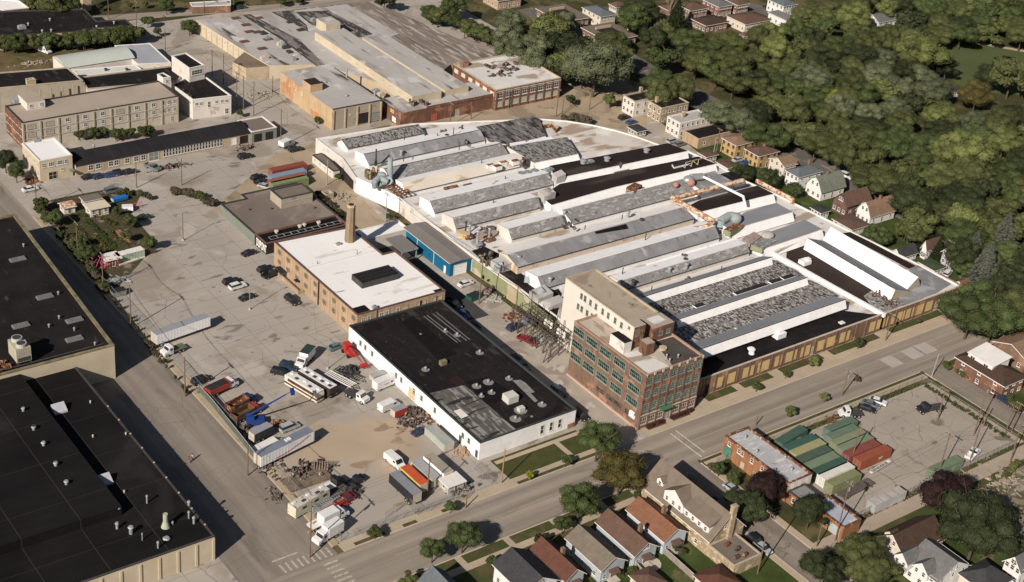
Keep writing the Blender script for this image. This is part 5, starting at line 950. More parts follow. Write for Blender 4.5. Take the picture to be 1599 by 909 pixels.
mb.cyl((xg0-2.6, yg0-.8, 0), (xg0, yg0+.5, 4), .14, n=6); mb.cyl((xg0-1.6, yg0-1.4, 0), (xg0+.6, yg0, 4), .14, n=6)
part('timber_frame', mb, mat('old_gantry_timber', (.10, .08, .065), .35, .8), gt)
for a, b in ((785, 440), (815, 460), (845, 480), (920, 540), (955, 570), (985, 585)): x, y = G('n', a, b, 5.8); part('transformer', MB().cyl((x, y, 5.1), (x, y, 6.5), .42, n=10).cyl((x, y, 6.5), (x, y, 6.7), .25, n=8), mat('white_transformer_paint', (.62, .62, .60), .1, 1.), gt)
x, y = G('n', 585, 420, 4.); part('switch_cabinet', MB().box(x, y, 3.2, 1.6, 1.6, 1.6), mat('blue_grey_cabinet', (.14, .17, .24), .2), gt)
for k in range(22):
 x = random.uniform(xg0, xg1); y = random.uniform(yg0, yg1); mb = MB() if k == 0 else mb; mb.cyl((x, y, 5.3), (x, y, 6.4), .07, n=5) if k else mb.box(x, y, 4, .1, .1, 1)
part('insulators', mb, dsteel, gt)
# houses
def house(name, label, x0, y0, x1, y1, h, rise, rtype, wm, rm, ov=.45, chim=None, storeys=2, cat='house', win=(1.0, 1.2), frm=None, nx=3, ny=3, door=True, group=None, trim=None, sides='wse'):
 t = thing(name, label, cat, ((x0+x1)/2, (y0+y1)/2), group); c = ((x0+x1)/2, (y0+y1)/2)
 a0, b0, a1, b1 = x0-ov, y0-ov, x1+ov, y1+ov; xm, ym = c
 mb = MB().prism(rect(x0, y0, x1, y1), 0, h, top=False)
 zt = h+rise; rf = MB()
 def sheet_(p): # thick roof plane
  rf.poly(p); q = [(x, y, z-.22) for x, y, z in p]; n = len(p)
  for i in range(n): rf.poly([q[i], q[(i+1) % n], p[(i+1) % n], p[i]], 1)
  rf.poly(q[::-1], 1)
 e = h-rise*ov/max(.1, (min(x1-x0, y1-y0)/2))
 if rtype == 'gy':
  sheet_([(a0, b0, e), (xm, b0, zt), (xm, b1, zt), (a0, b1, e)]); sheet_([(xm, b0, zt), (a1, b0, e), (a1, b1, e), (xm, b1, zt)])
  for yy in (y0, y1): mb.poly([(x0, yy, h), (x1, yy, h), (xm, yy, zt-.2)])
 elif rtype == 'gx':
  sheet_([(a0, b0, e), (a1, b0, e), (a1, ym, zt), (a0, ym, zt)]); sheet_([(a0, ym, zt), (a1, ym, zt), (a1, b1, e), (a0, b1, e)])
  for xx in (x0, x1): mb.poly([(xx, y0, h), (xx, y1, h), (xx, ym, zt-.2)])
 elif rtype == 'gamx':
  k = .26*(y1-y0); z2 = h+rise*.72
  sheet_([(a0, b0, e), (a1, b0, e), (a1, y0+k, z2), (a0, y0+k, z2)]); sheet_([(a0, y0+k, z2), (a1, y0+k, z2), (a1, ym, zt), (a0, ym, zt)])
  sheet_([(a0, ym, zt), (a1, ym, zt), (a1, y1-k, z2), (a0, y1-k, z2)]); sheet_([(a0, y1-k, z2), (a1, y1-k, z2), (a1, b1, e), (a0, b1, e)])
  for xx in (x0, x1): mb.poly([(xx, y0, h), (xx, y1, h), (xx, y1-k, z2-.15), (xx, ym, zt-.2), (xx, y0+k, z2-.15)])
 elif rtype == 'hip':
  e = h
  if (x1-x0) >= (y1-y0): r0, r1 = (x0+(y1-y0)/2, ym, zt), (x1-(y1-y0)/2, ym, zt)
  else: r0, r1 = (xm, y0+(x1-x0)/2, zt), (xm, y1-(x1-x0)/2, zt)
  A_, B_, C_, D_ = (a0, b0, e), (a1, b0, e), (a1, b1, e), (a0, b1, e)
  if (x1-x0) >= (y1-y0): sheet_([A_, B_, r1, r0]); sheet_([B_, C_, r1]); sheet_([C_, D_, r0, r1]); sheet_([D_, A_, r0])
  else: sheet_([A_, B_, r0]); sheet_([B_, C_, r1, r0]); sheet_([C_, D_, r1]); sheet_([D_, A_, r0, r1])
 elif rtype == 'flat':
  mb2 = MB().prism(rect(a0 if ov > .3 else x0, b0 if ov > .3 else y0, a1 if ov > .3 else x1, b1 if ov > .3 else y1), h-.02, h+.22, 1, 0, bottom=True); rf = mb2
 part('wall', mb, wm, t); part('roof', rf, [rm, trim or coping_w], t)
 if chim:
  u, v, hh = chim; cx_, cy_ = x0+(x1-x0)*u, y0+(y1-y0)*v
  part('chimney', MB().box(cx_, cy_, h*.5 if u in (0, 1) else h, .8, .8, hh+rise+(h*.5 if u in (0, 1) else 0)), w_brick2 if chim[2] < 2 else w_tan, t)
 zs = [1.5, 4.0][:storeys]
 zs = [z for z in zs if z < h-.5]
 fm = [frm or frame_w, glass]
 if 'w' in sides: wins(t, (x0, y1), (x0, y0), ny, zs, *win, cen=c, mats=fm, mull=(0, 1))
 if 's' in sides: wins(t, (x0, y0), (x1, y0), nx, zs, *win, cen=c, mats=fm, mull=(0, 1), skip=((nx//2, 0),) if door else ())
 if 'e' in sides and storeys > 1: wins(t, (x1, y0), (x1, y1), 2, zs[:1], *win, cen=c, mats=fm, mull=(0, 1))
 if door: wins(t, (x0, y0), (x1, y0), ((nx//2+.5)/nx,), (1.1,), 1., 2.1, cen=c, mats=[frame_w, mat('door_paint', (.16, .1, .07), .2)], mull=(0, 0), name='door', sill=False)
 if rtype == 'gy' and storeys == 1 and name == 'house': part('porch_roof', MB().prism(rect(xm-1.1, y0-1.5, xm+1.1, y0-.02), 2.3, [2.4, 2.4, 2.9, 2.9], bottom=True), s_brown, t); part('porch_step', MB().box(xm, y0-.8, 0, 2.4, 1.6, .4), stone, t)
 if rtype == 'gx' and rise > 2: wins(t, (x0, y1), (x0, y0), (.42, .58), (h+rise*.35,), .8, 1.1, cen=c, mats=fm, mull=(0, 1))
 if rtype == 'gy' and rise > 2: wins(t, (x0, y0), (x1, y0), (.42, .58), (h+rise*.35,), .8, 1.1, cen=c, mats=fm, mull=(0, 1))
 if rtype == 'gamx': wins(t, (x0, y1), (x0, y0), (.35, .65), (h+rise*.35,), .9, 1.2, cen=c, mats=fm, mull=(0, 1))
 return t
def hs(tt, L, B, Rr, z, *a, shr=.4, **k):
 x0, y0, x1, y1 = rect3(tt, L, B, Rr, z); return house(a[0], a[1], x0+shr, y0+shr, x1-shr, y1-shr, z, *a[2:], **k), (x0, y0, x1, y1)
siding_w = mat('white_siding', (.66, .66, .66), .06, .6, .8, lines=(('z', .4, .07, (.48, .48, .48), .6),)); siding_g = mat('grey_siding', (.36, .40, .43), .06, .6, .8, lines=(('z', .4, .07, (.25, .28, .3), .6),)); siding_b = mat('pale_blue_siding', (.44, .49, .55), .06, .6, .8, lines=(('z', .4, .07, (.33, .37, .42), .6),))
siding_l = mat('lavender_siding', (.38, .36, .41), .06, .6, .8); siding_c = mat('cream_siding', (.56, .50, .42), .06, .6, .8); w_ybrick = mat('yellow_brick', (.48, .34, .16), .1, .5, .9, bricks=(.8, .85)); w_lann = mat('lannon_stone', (.40, .32, .22), .18, .9, .9, bricks=(1.1, .75), patch=((.55, .43, .28), .9, .58, (1, 1)))
def dorm(t, x0, y0, x1, y1, z0, z1, wm, rm, ridge='x', zr=None, wn=True, c=None):
 zr = zr or z1+1.2; xm, ym = (x0+x1)/2, (y0+y1)/2
 mb = MB().prism(rect(x0, y0, x1, y1), z0, z1, top=False); rf = MB()
 if ridge == 'x':
  rf.poly([(x0-.25, y0-.25, z1-.1), (x1, y0-.25, z1-.1), (x1, ym, zr), (x0-.25, ym, zr)]).poly([(x0-.25, ym, zr), (x1, ym, zr), (x1, y1+.25, z1-.1), (x0-.25, y1+.25, z1-.1)]); mb.poly([(x0, y0, z1), (x0, y1, z1), (x0, ym, zr-.05)]).poly([(x1, y0, z1), (x1, y1, z1), (x1, ym, zr-.05)])
 elif ridge == 'shed': rf.prism(rect(x0-.25, y0-.2, x1, y1+.2), z1-.02, [z1+.12, zr, zr, z1+.12], bottom=True)
 d_ = part('dormer', mb, wm, t); part('dormer_roof', rf, rm, t)
 if wn:
  n = max(1, int((y1-y0)/1.6)); wins(t, (x0, y1), (x0, y0), n, ((z0+z1)/2+.2 if z1-z0 > 1.6 else z1-.7,), .8, 1.1, cen=(xm+5, ym), mull=(0, 1))
hs('C3', (665, 475), (905, 668), (1045, 605), 4., 'house', 'pale blue-sided bungalow with rust-orange gable roof beside the big stone house', 2.0, 'gy', siding_b, s_rust, storeys=1, chim=(.75, .5, 1.))
hs('C3', (490, 545), (725, 755), (870, 690), 4., 'house', 'grey-sided bungalow with long brown gable roof dotted with vents', 2.1, 'gy', siding_g, s_brown, storeys=1, chim=(.8, .35, .8))
hs('C3', (300, 645), (540, 840), (680, 770), 4., 'house', 'bungalow with weathered grey-tan gable roof between the brown and dark red roofs', 2.0, 'gy', siding_g, s_tan, storeys=1)
hs('C3', (105, 705), (325, 915), (430, 840), 4., 'house', 'bungalow with dark red-brown gable roof at the bottom edge', 2.0, 'gy', siding_g, s_red, storeys=1, chim=(.7, .5, .8))
hs('B3', (1415, 790), (1560, 985), (1800, 895), 4.6, 'house', 'house with charcoal gable roof and side wing left of the dark red roof', 2.4, 'gy', siding_w, s_dark, storeys=1)
hs('B3', (945, 905), (1120, 1090), (1290, 1010), 4.2, 'house', 'blue-grey roofed house in the bottom street corner partly out of frame', 2.8, 'gy', siding_g, s_slate, storeys=1)
x0, y0, x1, y1 = 197.5, 165., 207.6, 187.
tb = house('stone_house', 'large tan stone house with long brown-grey gable roof, white dormers and tall end chimney', x0, y0, x1, y1, 4.6, 5., 'gy', w_lann, mat('shingle_warm_grey', (.165, .135, .108), .1, .6, .95), storeys=1)
xm_ = (x0+x1)/2
dorm(tb, x0+.3, y0+9.2, xm_, y0+15.4, 4., 7.2, siding_w, MATS['shingle_warm_grey'], 'x', 9.3); dorm(tb, x0+.5, y0+1.2, xm_, y0+9.1, 4.2, 6.8, siding_w, MATS['shingle_warm_grey'], 'shed', 9.); dorm(tb, x0+1.6, y0+17.4, xm_, y0+19.4, 5.6, 7.2, siding_w, MATS['shingle_warm_grey'], 'x', 8.2)
part('wing_roof', MB().poly([(xm_+1, y0+9, 8.4), (x1+1.8, y0+9, 4.4), (x1+1.8, y0+16, 4.4), (xm_+1, y0+16, 8.4)]).poly([(x1-.4, y0+16, 4.4), (x1+1.8, y0+16, 4.4), (x1-.4, y0+18.5, 6.5)]), MATS['shingle_warm_grey'], tb); part('wing_wall', MB().prism(rect(x1-1, y0+9.4, x1+1.4, y0+15.6), 0, 4.4), w_lann, tb)
part('tall_chimney', MB().box(x0+(x1-x0)*.55, y0-.2, 0, 1.3, .9, 11.4).box(x0+(x1-x0)*.55, y0-.2, 11.4, 1.5, 1.1, .25), w_lann, tb)
q = rect(*rect3('C3', (1180, 692), (1310, 822), (1470, 738), 3.)); q[3] = (q[0][0], y0+.1); q[2] = (q[1][0], y0+.1)
t, c = bld('garage', 'flat-roofed stone garage with roof deck furniture behind the big stone house', q, 3., w_lann, r_taupe, None, .2, cat='garage')
for k, (a, b) in enumerate(((1270, 690), (1330, 715), (1375, 750), (1325, 765))): x, y = G('C3', a, b, 3.); tag(part('planter' if k != 1 else 'wooden_crate', MB().box(x, y, 2.8, 1., .8, .7).box(x, y, 3.5, .8, .6, .1), junkm if k % 2 else rust), ['dark garden table on the stone garage roof', 'brown wooden crate on the stone garage roof', 'grey bin on the stone garage roof', 'low bench on the stone garage roof edge'][k], 'roof furniture')
house('garage', 'garage with dark red hip roof behind the stone house garden', *(lambda r: (r[0]+.3, r[1]+.3, r[2]-.3, r[3]-.3))(rect3('C3', (1070, 870), (1230, 1000), (1350, 905), 2.6)), 2.6, 1.4, 'hip', siding_c, s_red, storeys=1, cat='garage', nx=2, ny=2)
house('garage', 'small dark garage roof at the bottom edge below the grey bungalow', *rect3('C3', (0, 1000), (180, 1110), (500, 890), 2.4)[:0] or (P(1000, 905)[0]-3, P(1000, 905)[1]-5, P(1000, 905)[0]+2, P(1000, 905)[1]), 2.4, 1., 'hip', siding_c, s_brown, storeys=1, cat='garage', nx=2, ny=2)
hd, (x0, y0, x1, y1) = hs('D3', (715, 625), (875, 780), (1125, 640), 4.6, 'house', 'cream house with dark brown gable roof and small roof stack near the container lot', 3.2, 'gx', siding_c, s_dbrown)
dorm(hd, x0+1.0, y0+4.6, x0+3.5, y0+7., 5., 6.3, siding_c, s_dbrown, 'x', 7.4, False)
hd, (x0, y0, x1, y1) = hs('D3', (868, 775), (1100, 900), (1275, 800), 4.8, 'house', 'white house with grey shingle roof and two gabled dormers at the bottom right', 3.0, 'gy', siding_w, s_grey)
dorm(hd, x0-1.8, y0+6.8, x0+2.8, y0+10.4, 3.4, 5.2, siding_w, s_grey, 'x', 7.); dorm(hd, x0-.8, y0+2.2, x0+2.6, y0+6., 3.6, 5.4, siding_w, s_grey, 'x', 7.2)
hs('D3', (1215, 845), (1330, 980), (1540, 900), 4.4, 'house', 'house with dark charcoal hip roof beside the white dormered house', 2.6, 'hip', siding_c, s_dark)
hs('D3', (1468, 770), (1560, 850), (1680, 800), 4.6, 'house', 'white house cut by the right frame edge under the big dark tree', 2.4, 'gx', siding_w, s_grey)
hs('D3', (640, 1090), (760, 1150), (900, 1090), 3., 'garage', 'garage at bottom edge below the cream house', 1.2, 'hip', siding_c, s_dark, storeys=1)
hb, (x0, y0, x1, y1) = hs('D2', (1205, 430), (1450, 640), (1600, 560), 4.6, 'brick_house', 'dark red brick duplex with brown hip roof and white-roofed raised dormer on the street corner', 2., 'hip', w_brick, s_dbrown, frm=frame_w)
l = G('D2', 1268, 420, 7.); b = G('D2', 1415, 515, 7.); r = G('D2', 1490, 440, 7.)
dd = rect3('D2', (1268, 405), (1415, 500), (1500, 440), 7.2)
part('raised_dormer', MB().prism(rect(dd[0], dd[1], dd[2]-.5, dd[3]), 4.5, [6.6, 7.2, 7.2, 6.6][:4], 0, 0, top=False), siding_w, hb); part('white_dormer_roof', MB().prism(rect(dd[0]-.3, dd[1]-.3, dd[2], dd[3]+.3), [6.5, 7.3, 7.3, 6.5], [6.7, 7.5, 7.5, 6.7], bottom=True), coping_w, hb)
wins(hb, (dd[0], dd[3]), (dd[0], dd[1]), (.2, .75), (5.7,), 1.6, 1.1, cen=((dd[0]+dd[2])/2, dd[1]+2), mull=(1, 0))
hs('D2', (1410, 345), (1600, 470), (1760, 400), 4.2, 'house', 'house with wide light-brown roof behind the red brick duplex', 2., 'gx', w_brick2, s_tanb)
hs('D2', (1500, 310), (1640, 380), (1790, 340), 4.2, 'house', 'house with dark brown roof at the right frame edge behind the light-brown roof', 2., 'hip', w_brick2, s_dbrown)
hs('z3', (1000, 270), (1155, 352), (1355, 300), 5.0, 'house', 'yellow brick flat with light-brown hip roof and one chimney, northernmost of the yellow pair', 1.2, 'hip', w_ybrick, s_tanb, chim=(.6, .5, .8), frm=w_brick2)
hs('z3', (1215, 375), (1375, 452), (1562, 400), 5.0, 'house', 'yellow brick flat with dark brown hip roof, southernmost of the yellow pair', 1.2, 'hip', w_ybrick, s_brown, chim=(.6, .5, .8), frm=w_brick2)
hs('D1', (90, 95), (160, 158), (250, 130), 4.6, 'house', 'small tan house with orange-brown roof left of the white slate-roofed house', 1.6, 'gx', siding_c, s_tanb)
hs('D1', (165, 175), (262, 215), (400, 180), 5.0, 'house', 'white two-storey house with slate grey hip roof and brick chimney', 1.6, 'hip', siding_w, s_slate, chim=(.8, .7, 1.2))
hs('D1', (300, 245), (395, 310), (528, 255), 3.6, 'house', 'green gambrel-roofed house with white lower walls', 3.8, 'gamx', siding_w, s_green, chim=(.5, .5, .8), trim=mat('green_trim', (.16, .28, .16), .1))
hs('D1', (455, 335), (555, 395), (680, 335), 4.2, 'house', 'dark brick house with brown gable roof between the green and the white gambrels', 3.0, 'gx', mat('brown_brick_dark', (.15, .09, .075), .2, .6), s_brown, trim=s_dark)
hs('D1', (590, 400), (692, 452), (830, 395), 3.6, 'house', 'white gambrel house with reddish brown roof', 3.6, 'gamx', siding_w, s_tanb, chim=(.55, .5, .8))
hs('D1', (440, 462), (572, 520), (690, 500), 2.6, 'garage', 'brown-roofed flat garage block beside the white gambrel house', .5, 'hip', siding_c, s_brown, storeys=1, cat='garage', door=False)
hs('z6', (995, 385), (1110, 445), (1195, 415), 2.6, 'garage', 'white garage with dark grey roof against the factory edge', .5, 'hip', siding_w, s_dark, storeys=1, cat='garage', door=False)
hs('D1', (780, 655), (880, 690), (960, 650), 2.6, 'garage', 'white garage with dark gable roof beside the factory black roof strip', 1.8, 'gx', siding_w, s_dark, storeys=1, cat='garage', door=False)
hs('D1', (958, 715), (1060, 770), (1130, 745), 2.8, 'garage', 'pale garage with moss-green flat roof behind the factory corner', .25, 'hip', siding_w, s_mgreen, storeys=1, cat='garage', door=False)
hs('D1', (975, 615), (1030, 640), (1090, 600), 4.2, 'house', 'small white house behind the spruce, only its wall showing', 2., 'gx', siding_w, s_brown, storeys=1)
hs('D1', (1100, 645), (1195, 700), (1330, 640), 4.6, 'house', 'lavender and white gabled house with grey roof beside the spruces', 3.2, 'gx', siding_l, s_grey)
hs('D1', (1165, 835), (1235, 870), (1320, 830), 2.6, 'garage', 'garage with rusty red roof at the factory south-east corner', 1.2, 'gx', siding_w, s_rust, storeys=1, cat='garage', door=False)
hs('l', (690, 240), (720, 300), (800, 260), 3.6, 'house', 'house behind the spruces showing only a rust-red roof', 1.5, 'gx', siding_c, s_rust, storeys=1)
hs('z3', (960, 495), (1055, 560), (1170, 545), 2.8, 'garage', 'white garage with brown flat roof touching the factory end wall', .3, 'hip', siding_w, s_brown, storeys=1, cat='garage', door=False)
hs('z3', (780, 410), (870, 460), (985, 430), 2.6, 'garage', 'brown-roofed low garage below the dark flat building', .3, 'hip', w_tan, s_brown, storeys=1, cat='garage', door=False)
hs('z3', (50, 180), (290, 215), (300, 190), 2.6, 'garage', 'long low garage with dark roof beside the curved factory edge', .25, 'hip', w_tanconc, s_dark, storeys=1, cat='garage', door=False)
hs('D1', (10, 320), (60, 345), (110, 335), 2.4, 'garage', 'green-roofed shed behind the rusty duct', .8, 'gx', siding_c, s_mgreen, storeys=1, cat='shed', door=False)
def apt(name, label, tt, L, B, Rr, z, wm, rm, n1=3, n2=5, cop=None, chim=None, zs=(1.6, 4.4)):
 q = rect(*rect3(tt, L, B, Rr, z)); t, c = bld(name, label, q, z, wm, rm, cop or coping_t, .3); zs = [q_ for q_ in zs if q_ < z-.8]
 wins(t, q[3], q[0], n1, zs, 1.1, 1.4, cen=c, mats=[frame_w, glass], mull=(0, 1)); wins(t, q[0], q[1], n2, zs, 1.1, 1.3, cen=c, mats=[frame_w, glass], mull=(0, 1))
 if chim: box_part('chimney', t, c[0]+chim[0]-.5, c[1]+chim[1]-.5, c[0]+chim[0]+.5, c[1]+chim[1]+.5, z-.3, z+1.8, w_lann)
 return t
apt('apartment_block', 'cream two-storey apartment block with black roof near the park road', 'C0', (650, 565), (742, 603), (890, 560), 6., w_white2, r_black2, 3, 4, chim=(1, 3))
apt('apartment_block', 'tan stone apartment block with black roof and bay windows', 'C0', (795, 600), (895, 637), (1047, 607), 6., w_lann, r_black2, 3, 5, chim=(-4, 2))
apt('apartment_block', 'white two-storey apartment block with pale grey roof', 'C0', (908, 690), (1003, 727), (1177, 690), 5.6, w_white2, r_old, 3, 6, coping_w, chim=(-2, 1))
apt('shop_building', 'low tan building with black flat roof beside the white apartment block', 'C0', (1000, 775), (1115, 820), (1330, 770), 3.6, w_tan, r_black2, 0, 3, None)
def hc(tt, L, B, Rr, z, label, wm, rm, rt='hip', rise=1.4, **k): return hs(tt, L, B, Rr, z, 'apartment_house', label, rise, rt, wm, rm, nx=5, ny=4, **k)
for (L, B, Rr, lab) in (((90, 62), (345, 122), (455, 105), 'low brown-roofed court building with sunken dark courtyard, farther of the two'), ((395, 168), (560, 232), (752, 222), 'low brown-roofed court building with dark courtyard, nearer of the two')):
 x0, y0, x1, y1 = rect3('C0', L, B, Rr, 3.4); t = house('court_building', lab, x0, y0, x1, y1, 3.4, .5, 'flat', w_brick2, s_tan, storeys=1, cat='building', nx=6, ny=5)
 xm, ym = (x0+x1)/2, (y0+y1)/2; w_, h_ = (x1-x0)*.26, (y1-y0)*.22
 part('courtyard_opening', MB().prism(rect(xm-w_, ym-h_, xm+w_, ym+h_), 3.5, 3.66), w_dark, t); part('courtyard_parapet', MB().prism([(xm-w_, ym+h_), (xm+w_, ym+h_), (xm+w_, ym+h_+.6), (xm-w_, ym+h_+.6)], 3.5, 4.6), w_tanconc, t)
hc('C0', (392, 45), (540, 98), (620, 85), 5., 'long cream apartment house with blue-grey roof among the trees', siding_c, s_slate)
hc('C0', (565, 22), (628, 50), (672, 30), 5., 'cream apartment house with brown roof behind the blue-grey roof', siding_c, s_brown)
hc('C0', (685, 22), (760, 52), (838, 40), 4.6, 'blue-grey roofed house among the trees at the top', siding_w, s_slate)
hc('C0', (950, 30), (1080, 60), (1165, 48), 4.6, 'brick apartment house with grey-brown roof beside the little car park', w_brick2, s_brown)
hc('C0', (1110, -5), (1230, 42), (1310, 28), 4.8, 'brick and white apartment house with grey roof at the top', w_brick, s_grey)
hc('C0', (1240, -20), (1320, 35), (1405, 20), 4.8, 'red brick apartment house with dark brown roof at the top', w_brick, s_brown)
hc('C0', (1060, 110), (1150, 158), (1275, 125), 3.4, 'low brick house with dark brown roof below the car park', w_brick2, s_dbrown)
hc('C0', (1240, 95), (1400, 140), (1540, 118), 3.8, 'long low house with dark brown roof on the upper street', siding_c, s_brown)
hc('D0', (62, 72), (200, 125), (292, 130), 3.8, 'low house with silver grey roof beside the upper street', siding_w, s_grey)
hc('D0', (55, -5), (185, 40), (245, 20), 5., 'white house on the upper street corner', siding_w, s_slate)
hc('D0', (670, 85), (700, 140), (885, 100), 3., 'park pavilion with pale ridge and grey roof in the woods', siding_w, s_grey, 'gx', 2.)
hc('D0', (1060, 510), (1110, 545), (1235, 545), 2.6, 'park washroom hut with dark roof and white wall beside the field', siding_w, s_dark, 'gx', .8)
hc('C0', (750, 172), (790, 195), (850, 180), 3., 'small brick hut with dark red roof among the trees', w_tan, s_red, 'hip', .8)
hc('C0', (-200, -40), (-60, 5), (60, -15), 4., 'tan house at the top edge of the wood', w_tan, s_brown)
hc('s', (620, 40), (700, 100), (790, 60), 4.2, 'brick house half hidden by the tall bare tree at the top', w_brick2, s_brown)
hc('s', (1200, 250), (1230, 270), (1262, 262), 5., 'slim pale yellow house wall between the trees', siding_c, s_brown)
t, c = bld('white_building', 'white flat building across the north road at the very top left', quad('r', [(-200, 35), (30, 80), (225, 60), (150, 5), (-200, -30)], 5), 5, w_brick, r_white, coping_w, .3)
q = quad('r', [(1480, 20), (1500, 50), (1800, 40), (1800, 0)], 3); t, c = bld('terrace', 'pale low terrace with brown front across the north road', [q[0], q[1], q[2], q[3]], 3, w_brick2, r_old, coping_w, .2)
# corner brick shop
q = [G('h', 88, 695, 5.3), G('h', 352, 895, 5.3), G('h', 455, 862, 5.3), G('h', 188, 655, 5.3)]
qs = rect((q[0][0]+q[1][0])/2-.1, q[1][1], (q[2][0]+q[3][0])/2, (q[0][1]+q[3][1])/2)
t, c = bld('brick_shop', 'two-storey orange-brown brick shop with silver roof beside the container lot', qs, 5.3, mat('warm_brown_brick', (.33, .165, .09), .14, .4, .9, bricks=(.8, .8)), mat('silver_coated_roof', (.40, .405, .43), .1, .3, .6, patch=[((.55, .54, .52), .6, .6, (.5, 2)), ((.28, .28, .29), .4, .64, (1, 1))]), rust, .45)
wins(t, qs[3], qs[0], (.09, .245, .30, .45, .61), (4.1,), .9, 1.2, cen=c, mull=(0, 1)); wins(t, qs[3], qs[0], (.085,), (1.7,), 2.4, 2.8, cen=c, name='teal_door', mats=[w_brick, mat('teal_green_paint', (.03, .22, .17), .1, 1.)], mull=(0, 2), sill=False)
wins(t, qs[3], qs[0], (.33, .53), (1.3,), 1.2, 1.5, cen=c, mats=[w_tanconc, w_tanconc], mull=(0, 0), name='bricked_window'); wins(t, qs[0], qs[1], (.2, .5, .8), (3.9,), .7, 1.4, cen=c, mats=[w_white2, glass]); slabwall(t, 'white_end_wall', qs[0], qs[1], .0, 1, 2.6, 5.2, .05, w_white2, c)
for a, b in ((60+1180, 0), ): pass
for tt, a, b in (('C3', 1380, 50), ('C3', 1470, 60), ('m', 785, 62), ('m', 905, 188), ('D3', 175, 170), ('m', 1020, 185)): x, y = G(tt, a, b, 5.3); vent(t, x, y, 4.8, .2, .7, chrome)
q2 = rect(qs[0][0]+.3, qs[0][1]-6, qs[1][0]-2, qs[0][1]-.05)
t, c = bld('brick_annex', 'small brick annex with worn grey roof between the shop and the long low shed', q2, 3.2, MATS['warm_brown_brick'], r_grey, coping_d, .2); wins(t, q2[3], q2[0], (.4,), (1.7,), 1.6, 1.3, cen=c, mull=(1, 1))
l = G('D3', 330, 345, 3.6); b = G('D3', 470, 610, 3.6); r = G('D3', 622, 535, 3.6)
q3 = rect(qs[0][0]+1.2, b[1], r[0], q2[0][1]-.05)
t, c = bld('brick_shed', 'long low brick shed with shiny blue-grey roof and brown parapet south of the shop', q3, 3.6, MATS['warm_brown_brick'], mat('shiny_blue_grey_roof', (.36, .40, .47), .08, .2, .35, patch=((.55, .57, .6), .25, .62, (1, 1))), rust, .35)
wins(t, q3[3], q3[0], (.2, .5), (1.9,), 1.2, 1.2, cen=c); wins(t, q3[3], q3[0], (.78,), (1.5,), 3., 2.4, cen=c, name='garage_door', mats=[stone, mat('pale_blue_door', (.32, .40, .46), .1)], mull=(2, 2), sill=False)
# vehicles (local frame: nose towards +x)
def wheels(t, xs, wy, r=.33, wd_=.24, dual=False):
 key = ('w', r, wd_)
 for x in xs:
  for s in (-1, 1):
   mb = MB().cyl((x, s*wy-s*wd_/2, r), (x, s*wy+s*wd_/2, r), r, r, 12); w = part('wheel', mb, rubber, t)
   part('hubcap', MB().cyl((x, s*(wy+wd_/2), r), (x, s*(wy+wd_/2+.02), r), r*.55, r*.5, 8), chrome, w)
PROF = {
 'sedan': dict(L=4.7, W=1.8, body=[(-2.35, .35), (-2.35, .85), (-1.9, 1.0), (-1.5, 1.02), (1.0, .98), (2.15, .82), (2.35, .6), (2.35, .35)], cab=[(-1.9, .98), (-1.1, 1.42), (.35, 1.44), (1.15, .98)], ax=(1.4, -1.4)),
 'suv': dict(L=4.8, W=1.9, body=[(-2.4, .4), (-2.4, 1.1), (-2.2, 1.12), (1.0, 1.1), (2.25, .98), (2.4, .7), (2.4, .4)], cab=[(-2.3, 1.08), (-2.05, 1.70), (.25, 1.72), (1.1, 1.08)], ax=(1.5, -1.5)),
 'minivan': dict(L=5., W=1.95, body=[(-2.5, .35), (-2.5, 1.05), (1.5, 1.05), (2.35, .85), (2.5, .6), (2.5, .35)], cab=[(-2.42, 1.02), (-2.25, 1.72), (.6, 1.74), (1.7, 1.02)], ax=(1.6, -1.5)),
}
def lampset(t, L, W, z=.72):
 for s in (-1, 1):
  part('headlight', MB().box(L/2-.03, s*(W/2-.28), z-.08, .1, .34, .16), lampm, t); part('tail_light', MB().box(-L/2+.02, s*(W/2-.2), z, .08, .24, .2), mat('red_tail_lens', (.3, .02, .02), .1, 1., .3), t)
def car_proto(kind, pm):
 p = PROF[kind]; t = bpy.data.objects.new('parked_car', None); COL.objects.link(t); WL[t.name] = (0, 0, 0); W = p['W']
 mb = MB(); b = p['body']; n = len(b)                        # tumblehome: narrower at the top
 def wv(z): return W/2*(1-.05*max(0, z-.6))
 for s in (-1, 1): mb.poly([(x, s*wv(z), z) for x, z in (b if s > 0 else b[::-1])])
 for i in range(n): (x0, z0), (x1, z1) = b[i], b[(i+1) % n]; mb.poly([(x0, -wv(z0), z0), (x1, -wv(z1), z1), (x1, wv(z1), z1), (x0, wv(z0), z0)])
 part('body', mb, pm, t); c = p['cab']; g = MB(); k = W/2-.1; kt = W/2-.28
 for s in (-1, 1): g.poly([(c[0][0], s*k, c[0][1]), (c[3][0], s*k, c[3][1]), (c[2][0], s*kt, c[2][1]), (c[1][0], s*kt, c[1][1])])
 g.poly([(c[0][0], -k, c[0][1]), (c[1][0], -kt, c[1][1]), (c[1][0], kt, c[1][1]), (c[0][0], k, c[0][1])]).poly([(c[2][0], -kt, c[2][1]), (c[3][0], -k, c[3][1]), (c[3][0], k, c[3][1]), (c[2][0], kt, c[2][1])])
 part('windows', g, glass, t); x0, x1 = c[1][0], c[2][0]
 part('roof', MB().prism([(x0-.05, -kt-.04), (x1+.05, -kt-.04), (x1+.05, kt+.04), (x0-.05, kt+.04)], c[1][1]-.02, c[1][1]+.05, bottom=True), pm, t)
 wheels(t, p['ax'], W/2-.12); lampset(t, p['L'], W, .72); part('bumper', MB().box(p['L']/2, 0, .35, .12, W*.92, .2), dsteel, t); return t
